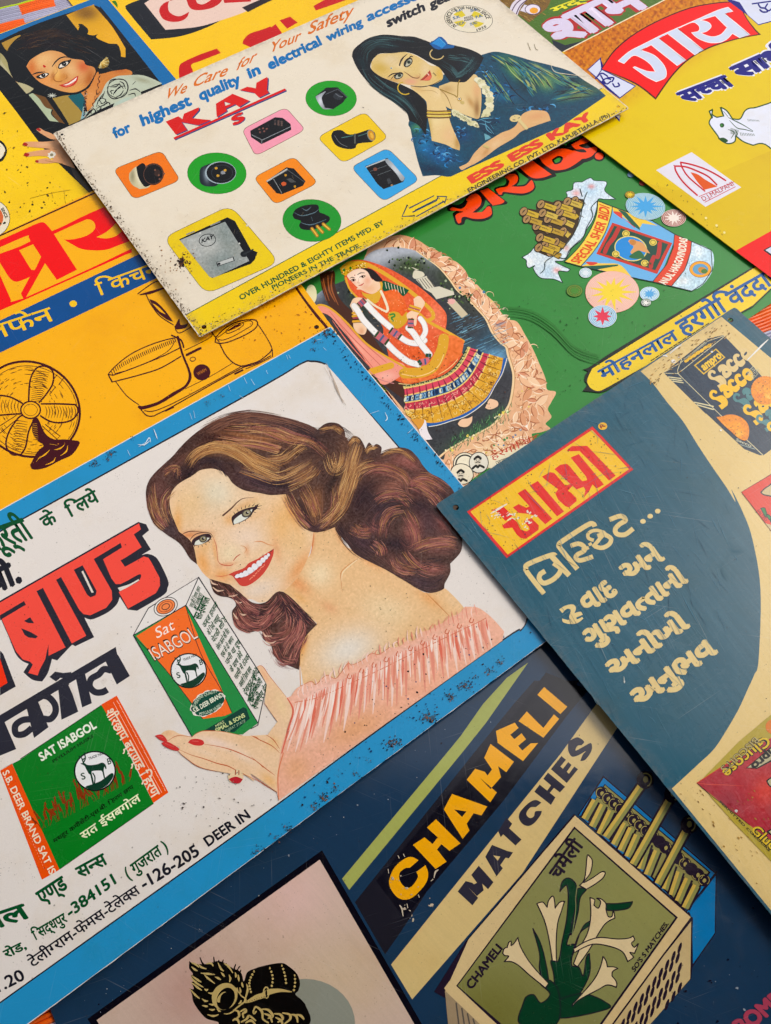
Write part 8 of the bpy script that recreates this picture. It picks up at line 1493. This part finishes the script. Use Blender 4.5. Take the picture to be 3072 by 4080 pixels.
jw.ring(*pt(TC, 90, 785), 20, 11, -10, 6, '#dcc890'); jw.stroke(T(TC, '100,790 130,820 160,855'), 8, '#dcc890'); jw.stroke(T(K3, '1095,605 1150,625'), 9, '#cdb878', curve=False); jw.par = so; jw.build()
q = KY.part('wear_marks', label='burnt spot, rust nibbles and scratches on the cream ground')
q.batch()
for _ in range(45): a_ = rnd.gauss(0, 9), rnd.gauss(0, 11); q.disc(pt(TD, 1212, 75)[0] + a_[0], pt(TD, 1212, 75)[1] + a_[1], rnd.uniform(1.5, 7), rnd.uniform(1.5, 5), rnd.uniform(0, 180), rnd.choice(['#2a1810', '#3a2216', '#54341f', '#1c120c']), n=8, wob=.4)
for _ in range(70): a_ = rnd.gauss(0, 40), rnd.gauss(0, 36); q.disc(pt(TD, 1190, 90)[0] + a_[0], pt(TD, 1190, 90)[1] + a_[1], rnd.uniform(.8, 3), None, 0, rnd.choice(['#8a5c3c', '#a87c54', '#6a4028']), n=7, wob=.4)
q.end(); q.batch(True); L0_, L1_ = np.array([211., 531.]), np.array([797., 1348.])
for _ in range(320):
    t = rnd.random(); p_ = L0_ * (1 - t) + L1_ * t + [abs(rnd.gauss(0, 14)) + 3, -abs(rnd.gauss(0, 4))]; q.disc(p_[0], p_[1], rnd.uniform(.8, 4), rnd.uniform(.8, 2.6), 55, rnd.choice(['#4a3828', '#6c5a44', '#2c2018', '#a8957c', '#8a7a64']), n=7, wob=.4)
B0a, B1a = np.array([797., 1340.]), np.array([2500., 428.])
for _ in range(300):
    t = rnd.random() ** 1.6; p_ = B0a * (1 - t) + B1a * t + [rnd.gauss(0, 4), -abs(rnd.gauss(0, 16 * (1 - t) + 4))]; q.disc(p_[0], p_[1], rnd.uniform(.8, 4), rnd.uniform(.8, 2.2), -28, rnd.choice(['#4a3c18', '#8a7418', '#2c2410', '#c8b89c']), n=7, wob=.4)
for k in range(34):
    t = k / 34 + rnd.uniform(0, .02); a_ = B0a * (1 - t) + B1a * t + [0, 6]; b__ = a_ + (B1a - B0a) * rnd.uniform(.008, .026); q.stroke([a_, b__], [1, rnd.uniform(1.5, 3.2), 1], rnd.choice(['#d8cfa8', '#c0b48c', '#e0d8bc', '#8a7a50']), curve=False)
for s_ in ('1000,1450 1010,1458', '1210,480 1230,500', '740,710 750,715'): q.stroke(T(TB, s_), 2, '#4a4034')
for _ in range(40): p_ = rng.uniform([700, 600], [1500, 1150]); q.stroke([p_, p_ + rng.uniform(-16, 16, 2)], [.5, 1.2, .5], '#a3957f', curve=False)
for s_ in ('320,400 345,470 430,490 560,505', '170,285 195,330'): q.stroke(T(TC, s_), [1, 2.2, 1], '#e8e0c4')
for s_ in ('172,280 178,300 190,330', '215,290 225,320 240,330'): q.stroke(T(TC, s_), 2, '#8a7c5c')
q.end(); q.build('stuff')
# ================================================================ teal sign with the biscuit packets
z = LV[5]
A_, B_ = unproject([(1735, 2015), (2927, 1223)], z); L1_ = unproject([(2543, 3000)], z)[0]; dn = (L1_ - A_) / np.linalg.norm(L1_ - A_)
AM = Sign('biscuit_sign', 'teal tin sign with cream Gujarati lines and biscuit packets on a curve', z,
          [W3(A_), W3(A_ + dn * .66), W3(B_ + dn * .66), W3(B_)], '#195468', holes=[(1816, 2024, .0034), (2911, 1275, .0034)], tilt=(0, .22), grime=.15, scratch=.28, rust=.4, rough=.22, fade=.05, edge=.3, streak=(1.05, .13, True))
CRm = '#ddc284'
m = AM.part('curve_print', label='cream ground with a curved edge against the teal'); 
m.poly([(2552, 1480, 1)] + T(TF, '1000,880 1100,1010 1200,1130 1300,1290 1400,1440 1490,1570 1550,1666') + [pt(Z(2572, 1650), 1140, 1000), pt(Z(2572, 1650), 1290, 1300), pt(Z(2572, 1650), 1420, 1666), (3030, 2350)] + T(Z(2572, 2600), '1500,100 1440,300 1350,500 1230,760 1050,1070 900,1290 690,1490 500,1666') + [(2676, 3142, 1), (2700, 3172, 1), (3072, 3628, 1), (3500, 4140, 1), (4100, 3900, 1), (3900, 2700, 1), (3400, 1700, 1), (2874, 1262, 1)], CRm)
cb = m.build()
m = AM.part('name_plate_print', label='yellow name plate with tall red Hindi letters and a red frame')
m.poly([pt(TH, 1432, 68), pt(TF, 600, 1165), pt(TF, 872, 1452), pt(TI, 30, 376)], '#b81c20', curve=False); m.poly([pt(TH, 1436, 70), pt(TF, 600, 1170), pt(TF, 866, 1452), pt(TI, 32, 370)], '#dc2c2a', curve=False)
m.poly([pt(TH, 1456, 68), pt(TF, 597, 1190), pt(TF, 842, 1450), pt(TI, 38, 352)], '#efbf1c', curve=False)
AR = '#dd3028'
Z31 = (1840, 1700, 1260)
Z32 = (1920, 1760, 980)
LP = lambda a: m.poly(T(Z32, a), AR, curve=False)
LP('572,62 608,32 712,30 906,232 860,265 660,65 598,68'); LP('600,110 655,86 826,292 775,320 748,292 724,340 688,382 700,330 688,308 640,326 600,290 490,188 530,158 575,152 600,175 660,250 680,270 712,262 705,240')
LP('405,240 460,208 490,215 565,300 600,288 612,303 582,335 600,345 640,385 640,405 590,448 565,440 515,395 495,352 515,325 430,262'); LP('322,300 378,268 556,475 508,508'); LP('240,352 292,322 476,524 428,562 370,505 300,490 250,486 208,448 248,425 300,450 322,440')
LP('58,470 140,438 208,503 158,540 95,470'); LP('135,572 205,520 235,545 262,598 300,610 322,598 318,580 282,540 335,520 385,570 382,600 298,660 262,656 232,628 205,585 150,592')
m.batch()
for (x, y, n) in ((60, 100, 22), (165, 150, 12), (200, 78, 8), (-40, 90, 10)):
    for _ in range(n): q_ = (x + rnd.gauss(0, 22), y + rnd.gauss(0, 14)); m.disc(*pt(TI, *q_), rnd.uniform(2, 7), rnd.uniform(1.5, 4), -35, '#e6e0d4', n=8, wob=.4)
m.stroke([pt(TH, 1590, 80), pt(TH, 1640, 50), pt(TH, 1700, 15)], [3, 9, 3], '#e8e2d6')
for _ in range(160):
    a_ = np.array(pt(TH, 1456, 68)) + rng.uniform(0, 1) * (np.array(pt(TF, 597, 1190)) - np.array(pt(TH, 1456, 68))) + rng.uniform(.02, .98) * (np.array(pt(TI, 38, 352)) - np.array(pt(TH, 1456, 68))); m.disc(a_[0], a_[1], rnd.uniform(.8, 2.8), None, 0, rnd.choice(['#8a6a10', '#6a4a10', '#5a2010']), n=6, wob=.4)
m.end(); m.disc(*pt(TF, 668, 1165), 18, 15, 0, '#e8b030'); m.text('R', pt(TF, 655, 1182), pt(TF, 688, 1165), pt(TF, 645, 1162), '#8a3018', off=.03); m.build()
def cap(p, t, strokes, col):
    """letters drawn with a broad pen"""
    for s_, w_ in strokes:
        k = t[2] / 1666; P_ = T(t, s_); p.stroke(P_, w_ * k, col, cap=False)
m = AM.part('lettering', label='cream Gujarati lines on the teal ground'); CG = '#dec68a'
cap(m, Z31, [('432,882 348,775 336,748 352,724 470,678 492,684', 26), ('470,682 565,786', 29), ('438,762 412,780 408,805 432,826 478,808 510,778 522,752', 26), ('522,752 480,722', 20), ('608,752 520,645 512,625 530,604 660,520 692,515 700,528', 26), ('572,630 612,618 642,632 644,655 608,676 600,694 625,706 690,686', 24), ('632,652 668,638', 18), ('668,625 684,616', 16), ('694,600 668,590 664,568 684,552 712,548 740,556 752,560', 18), ('690,636 756,556', 20), ('714,578 748,570 784,590 776,620 738,640 700,632', 23), ('776,492 836,472 862,494 832,514 808,540 816,566 858,570 902,538', 25)], CG)
for (x, y) in ((935, 130), (983, 96), (1033, 62)): m.disc(*pt(TI, x, y), 11, 9.5, 0, CG)
m.poly(T(TI, '378,715* 420,690 470,682 490,705 480,740* 520,730 535,750* 490,770* 500,780 530,765* 540,775* 500,805 450,812 405,800 398,775* 440,785 445,760 455,720 430,712 400,740*'), CG)
def gj(w_, a, b, h, off=.05): m.text(w_, pt(TI, *a), pt(TI, *b), pt(TI, *h), CG, off=off)
gj('વાદ', (560, 740), (772, 600), (500, 645)); gj('અને', (832, 530), (1084, 375), (770, 440)); gj('ગુણવત~તાનો', (575, 968), (1240, 522), (520, 878), .055); gj('અનોખો', (738, 1172), (1252, 820), (678, 1085), .055); gj('અનુભવ', (905, 1370), (1436, 992), (842, 1275), .055); m.build()
# blue packet
m = AM.part('packet_print', label='dark blue biscuit packet print with yellow and cream wording'); E1 = Z(2572, 1150); E2 = Z(2572, 1650); NB2 = '#1f3247'
m.poly([pt(E1, 240, 1120), pt(E1, 480, 930), pt(E1, 820, 665), pt(E1, 1035, 617), pt(E1, 1300, 890), pt(E1, 1666, 1300), pt(E1, 2300, 2050), pt(E2, 1900, 300), pt(E2, 1565, 548), pt(E2, 1510, 545), pt(E2, 1310, 465), pt(E2, 800, -10), pt(E1, 800, 1666)], NB2, curve=False)
W_ = '#d8cfa4'
for a in ('240,1125 430,1130 1060,625', '430,1130 980,1666 1200,1895', '430,1130 425,1080 460,990 480,935', '460,990 790,710 1040,625', '250,1110 440,1000', '790,715 820,670'): m.stroke(T(E1, a), 2.4, W_, curve=False)
m.stroke([pt(E1, 980, 1666), pt(E2, 1560, 545)], 3, W_, curve=False)
for y0 in (0, 28, 56): m.stroke([pt(E1, 305 + y0, 1175 + y0), pt(E1, 470 + y0 * .5, 1195 + y0 * 1.0)], 4, W_, curve=False)
for y0 in (0, 34): m.stroke([pt(E1, 650 + y0, 1510 + y0), pt(E1, 900, 1565 + y0 * 1.2)], 4.5, W_, curve=False)
m.poly(T(E1, '640,1020 935,795 1060,912 770,1145'), '#ddb43c', curve=False); m.poly(T(E1, '665,1022 933,815 1035,912 772,1122'), NB2, curve=False)
m.text('ampro', pt(E1, 775, 1092), pt(E1, 1018, 905), pt(E1, 730, 1030), '#ecc23c', off=.05, yhi=.5)
def fat(x, y, s, col, word='Sacco'):
    """swollen seventies lettering"""
    d = np.array([.79, -.61]); nn = np.array([.61, .79])
    def L(pts): return [tuple(np.array(pt(E1, x, y)) + (d * float(a) + nn * float(b)) * s) + ((1,) if c else ()) for a, b, c in ((q.rstrip('*').split(',') + [q.endswith('*')]) for q in pts.split())]
    m.poly(L('0,.0 -.18,-.2 -.2,-.5 .0,-.72 .25,-.72 .42,-.5 .36,-.34 .24,-.36* .2,-.52 .06,-.5 .0,-.34 .1,-.18 .3,-.12 .55,0 .66,.3 .6,.62 .42,.8* -.1,.8* -.1,.42* .14,.44 .1,.24'), col)
    for i, c in enumerate(word[1:]):
        o = .78 + i * .62; r = .3
        if c == 'a': m.poly(L(f'{o-.06},.4 {o-.1},.05 {o+.02},-.2 {o-.14},-.2 {o-.1},-.5 {o+.16},-.62 {o+.42},-.5 {o+.54},-.2 {o+.54},.3 {o+.3},.44'), col); m.disc(*L(f'{o+.26},.06')[0][:2], .09 * s, .06 * s, 0, NB2)
        if c == 'c': m.poly(L(f'{o},.36 {o-.12},0 {o-.06},-.36 {o+.14},-.56 {o+.4},-.52 {o+.5},-.32 {o+.34},-.24* {o+.24},-.34 {o+.14},-.1 {o+.24},.04* {o+.56},.02* {o+.5},.34 {o+.22},.44'), col)
        if c == 'o': m.poly(L(f'{o+.02},.3 {o-.08},-.1 {o+.04},-.42 {o+.3},-.54 {o+.56},-.38 {o+.62},0 {o+.5},.32 {o+.24},.44'), col); m.disc(*L(f'{o+.27},-.14')[0][:2], .08 * s, .16 * s, 35, NB2)
fat(915, 1215, 56, '#dcc288'); fat(935, 1480, 56, '#f0be18'); fat(1240, 1510, 52, '#4a8084', 'Sa'); fat(1390, 1680, 60, '#f0be18'); fat(1545, 1790, 50, '#4a8084', 'Sa') ; fat(1700, 1900, 56, '#f0be18', 'Sac')
m.text('SALTED', pt(E1, 1375, 1160), pt(E1, 1465, 1075), pt(E1, 1340, 1108), '#c8c8a8', off=.0); m.text('BISCUITS', pt(E1, 1430, 1205), pt(E1, 1525, 1105), pt(E1, 1400, 1155), '#c8c8a8', off=.0)
m.batch()
for q in range(7): m.disc(*pt(E1, 545 + q * 50, 955 - q * 33 - (q % 2) * 4), 11, 7, -35, '#e8b818', n=12)
for q in range(26): m.stroke([pt(E1, 500 + q * 12, 960 - q * 9), pt(E1, 520 + q * 12, 925 - q * 9)], 2, '#8a8f80', curve=False)
m.end()
def biscuit(P_, cx_, cy_):
    m.paint(P_, '#e88c1c', [(cx_, cy_, 40, 34, 0, '#f2a028', .9), (cx_ - 20, cy_ + 20, 20, 14, 0, '#e27814', .8), (cx_ + 12, cy_ + 24, 16, 12, 0, '#f4c25c', .8)], res=5, grain=.05)
    for dx, dy in ((-26, -30), (0, -34), (-20, 0), (8, -6), (-4, 26), (22, 18)): m.disc(cx_ + dx, cy_ + dy, 2.4, 1.8, 0, '#6a2c08', n=8)
c = pt(E1, 1590, 1350); biscuit([(c[0] + 56 * (1 + .03 * (q % 2)) * math.cos(q * math.pi / 32), c[1] + 56 * (1 + .03 * (q % 2)) * math.sin(q * math.pi / 32), 1) for q in range(64)], *c)
biscuit(T(E2, '938,40* 1020,30 1090,8 1180,10 1280,50 1350,120 1375,200 1370,290 1350,340* 1300,350 1220,310 1120,220 1020,130'), *pt(E2, 1200, 180))
m.text('Sacco', pt(E2, 1195, 350), pt(E2, 1400, 440), pt(E2, 1210, 318), '#cfd0b8', off=.02); m.stroke(T(E2, '1260,405 1450,465'), 3, '#9fb0ac', curve=False)
m.par = cb; m.build()
# red packets
m = AM.part('packet_print', label='red biscuit packet print by the right edge, upper one with green wording')
m.poly(T(E2, '1268,1035 1666,795 2200,480 2400,1600 1666,1555'), '#7c1c18', curve=False); m.poly(T(E2, '1278,1037 1666,808 2200,500 2400,1500 1666,1535'), '#d9402e', curve=False)
m.outlined(T(E2, '1530,1040 1580,990 1640,950 1720,900 1800,1000 1760,1100 1690,1095 1640,1085 1570,1070'), '#c8b486', 5, '#2a1420')
for s_ in ('1530,1250 1580,1245 1600,1290 1620,1350 1600,1370 1560,1310', '1600,1330 1640,1340 1670,1380 1640,1400', '1650,1400 1690,1400 1720,1460 1680,1460'): m.outlined(T(E2, s_), '#1f7a3c', 3.4, '#2a1420')
m.poly(T(E2, '1590,1450 1660,1470 1720,1560 1660,1540'), '#c8b486', curve=False); m.text('SALTED', pt(E2, 1478, 1275), pt(E2, 1590, 1420), pt(E2, 1510, 1262), '#7c1c28', off=.02); m.par = cb; m.build()
m = AM.part('packet_print', label='red biscuit packet print by the right edge, lower one with yellow wording'); E3, E4 = Z(2572, 2600), Z(2572, 3000)
m.poly([pt(E3, 770, 1660), pt(E3, 1240, 1180), pt(E3, 1666, 825), (3500, 2500), (3600, 3900), pt(E4, 1666, 1440), pt(E4, 1180, 940), pt(E4, 860, 580), pt(E4, 830, 520)], '#b09c3c', curve=False)
m.paint([pt(E4, 680, 400) + (1,), pt(E4, 980, 205) + (1,), pt(E3, 1666, 1130) + (1,), (3600, 2600, 1), (3700, 3900, 1), pt(E4, 1666, 1170) + (1,), pt(E4, 1380, 960) + (1,), pt(E4, 1100, 740) + (1,)], '#a8303a', [(*pt(E4, 1600, 500), 60, 70, 0, '#d24438', .9), (*pt(E4, 1100, 650), 60, 40, 40, '#8c2838', .7), (*pt(E4, 1400, 200), 60, 30, -40, '#b83a3c', .7), (*pt(E4, 1600, 1000), 40, 60, 0, '#a82838', .7)], res=7, grain=.02)
m.stroke(T(E4, '680,400 850,420 1050,425 1300,440'), [2, 3, 1], '#cf5448'); m.stroke(T(E4, '680,400 770,480 860,560 1100,740 1380,960'), 2.5, '#4a1420', curve=False); m.stroke(T(E4, '680,400 980,205 1250,40'), 3.5, '#c8402c', curve=False)
def blocky(w_, P0, P1, H_, c1, c2, o1, o2): m.text(w_, P0, P1, H_, c1, off=o1); m.text(w_, P0, P1, H_, c2, off=o2)
blocky('Glucose', pt(E3, 1580, 1100), pt(E3, 1010, 1580), pt(E3, 1680, 1200), '#1c1418', '#d8b838', .075, .02)
blocky('BISCUITS', pt(E3, 1450, 1118), pt(E3, 985, 1535), pt(E3, 1520, 1175), '#3a2c24', '#b8a86c', .05, .0)
m.poly([pt(E3, 1330, 1535), pt(E3, 1666, 1250), (3150, 2915), (3150, 2995), pt(E3, 1480, 1545)], '#14121a', curve=False); m.poly([pt(E3, 1352, 1528), pt(E3, 1666, 1270), (3150, 2928), (3150, 2985), pt(E3, 1475, 1530)], '#b8b08c', curve=False)
m.text('ampro', pt(E3, 1800, 1160), pt(E3, 1385, 1500), pt(E3, 1860, 1220), '#1c181c', off=.05, yhi=.55)
m.outlined(T(E4, '1610,370 1650,340 1700,320 1740,400 1690,450 1640,430'), '#b8b08c', 5, '#14121a'); m.outlined(T(E4, '1620,1040 1700,1010 1760,1060 1740,1120 1670,1090'), '#b8b08c', 5, '#14121a')
blocky('Glucose', pt(E4, 1385, 1035), pt(E4, 1900, 1480), pt(E4, 1480, 950), '#1c1418', '#d8b838', .075, .02)
m.text('PERMITTED COLOURS', pt(E4, 975, 650), pt(E4, 1640, 1312), pt(E4, 995, 630), '#3c3018', off=.03)
c = pt(E3, 1700, 985); m.disc(*c, 32, 30, 0, '#d87828'); m.par = cb; m.build()
q = AM.part('paint_chips', label='white chips, dark pits and long rubbing scratches')
q.batch()
for s_, w_ in (('1350,950 1420,880 1500,800 1560,740 1630,675', 6), ('320,865 360,830 420,780 480,745', 5), ('230,895 260,890 290,905', 6)): q.stroke(T(E1, s_), [w_ * .6, w_, w_ * 1.2, w_ * .5], '#e8e6e0')
q.disc(*pt(E1, 370, 965), 9, 7, 0, '#eceae4', wob=.3); q.disc(*pt(E1, 440, 910), 4, 3, 0, '#eceae4'); q.disc(*pt(E1, 880, 840), 5, 4, 0, '#dcdad4'); q.disc(*pt(E4, 1202, 770), 6, 6, 0, '#c4c0c0', wob=.2); q.disc(*pt(E2, 1000, 215), 4, 4, 0, '#f0ece0')
q.stroke(T(TI, '808,1160 812,1200'), [2, 5], '#b8bcb8'); q.disc(*pt(TI, 812, 1192), 3.5, 3, 0, '#c8ccc8')
q.end(); q.batch(True)
for _ in range(520):   # rubbing scratches
    x, y = rng.uniform([1750, 1450], [3050, 3150]); P_ = np.array([x, y])
    l_ = rnd.uniform(20, 150); a_ = math.radians(rnd.gauss(58, 12) if y > 2000 else rnd.gauss(20, 60)); q_ = P_ + l_ * np.array([math.cos(a_), math.sin(a_)])
    def ok(p_): 
        ex = 1735 + (p_[1] - 2015) * .79 if p_[1] > 2015 else 1735 + (2015 - p_[1]) * 1.505
        ey = 2960 - abs(p_[1] - 2250) ** 2 * .00055
        if p_[1] < 1900: ey = min(ey, 2560 + (p_[1] - 1480) * .8)
        return ex + 12 < p_[0] < ey - 8
    if ok(P_) and ok(q_): q.stroke([P_, (P_ + q_) / 2 + rng.uniform(-4, 4, 2), q_], [.3, rnd.uniform(.6, 1.7), .3], rnd.choice(['#3a6f8c', '#467c98', '#2f6480', '#134460', '#5a8aa0']), cap=False)
for _ in range(150):   # rubbing on the cream
    x, y = rng.uniform([2650, 2900], [3072, 3620]); 
    if x < 2560 + (y - 3000) * .83 + 120 - 110 or x > 2560 + (y - 3000) * .83 + 330 or y < 3150: continue
    q.disc(x, y, rnd.uniform(1, 7), rnd.uniform(.8, 3), 50, rnd.choice(['#a8803c', '#8c6428', '#b89048']), n=7, wob=.4)
for _ in range(110):
    t = rnd.random(); p_ = np.array([2560., 1470.]) * (1 - t) + np.array([2880., 1262.]) * t + [rnd.uniform(0, 60), rnd.uniform(4, 80)]; q.disc(p_[0], p_[1], rnd.uniform(1, 7), rnd.uniform(.8, 2.6), -35, rnd.choice(['#a8803c', '#8c6428', '#b89048', '#5c4420']), n=7, wob=.4)
for _ in range(90): p_ = rng.uniform([2300, 1500], [3060, 3000]); q.disc(p_[0], p_[1], rnd.uniform(.8, 2.4), None, 0, rnd.choice(['#10283a', '#1a2c38', '#2c2010']), n=6, wob=.3)
q.end(); q.build('stuff')
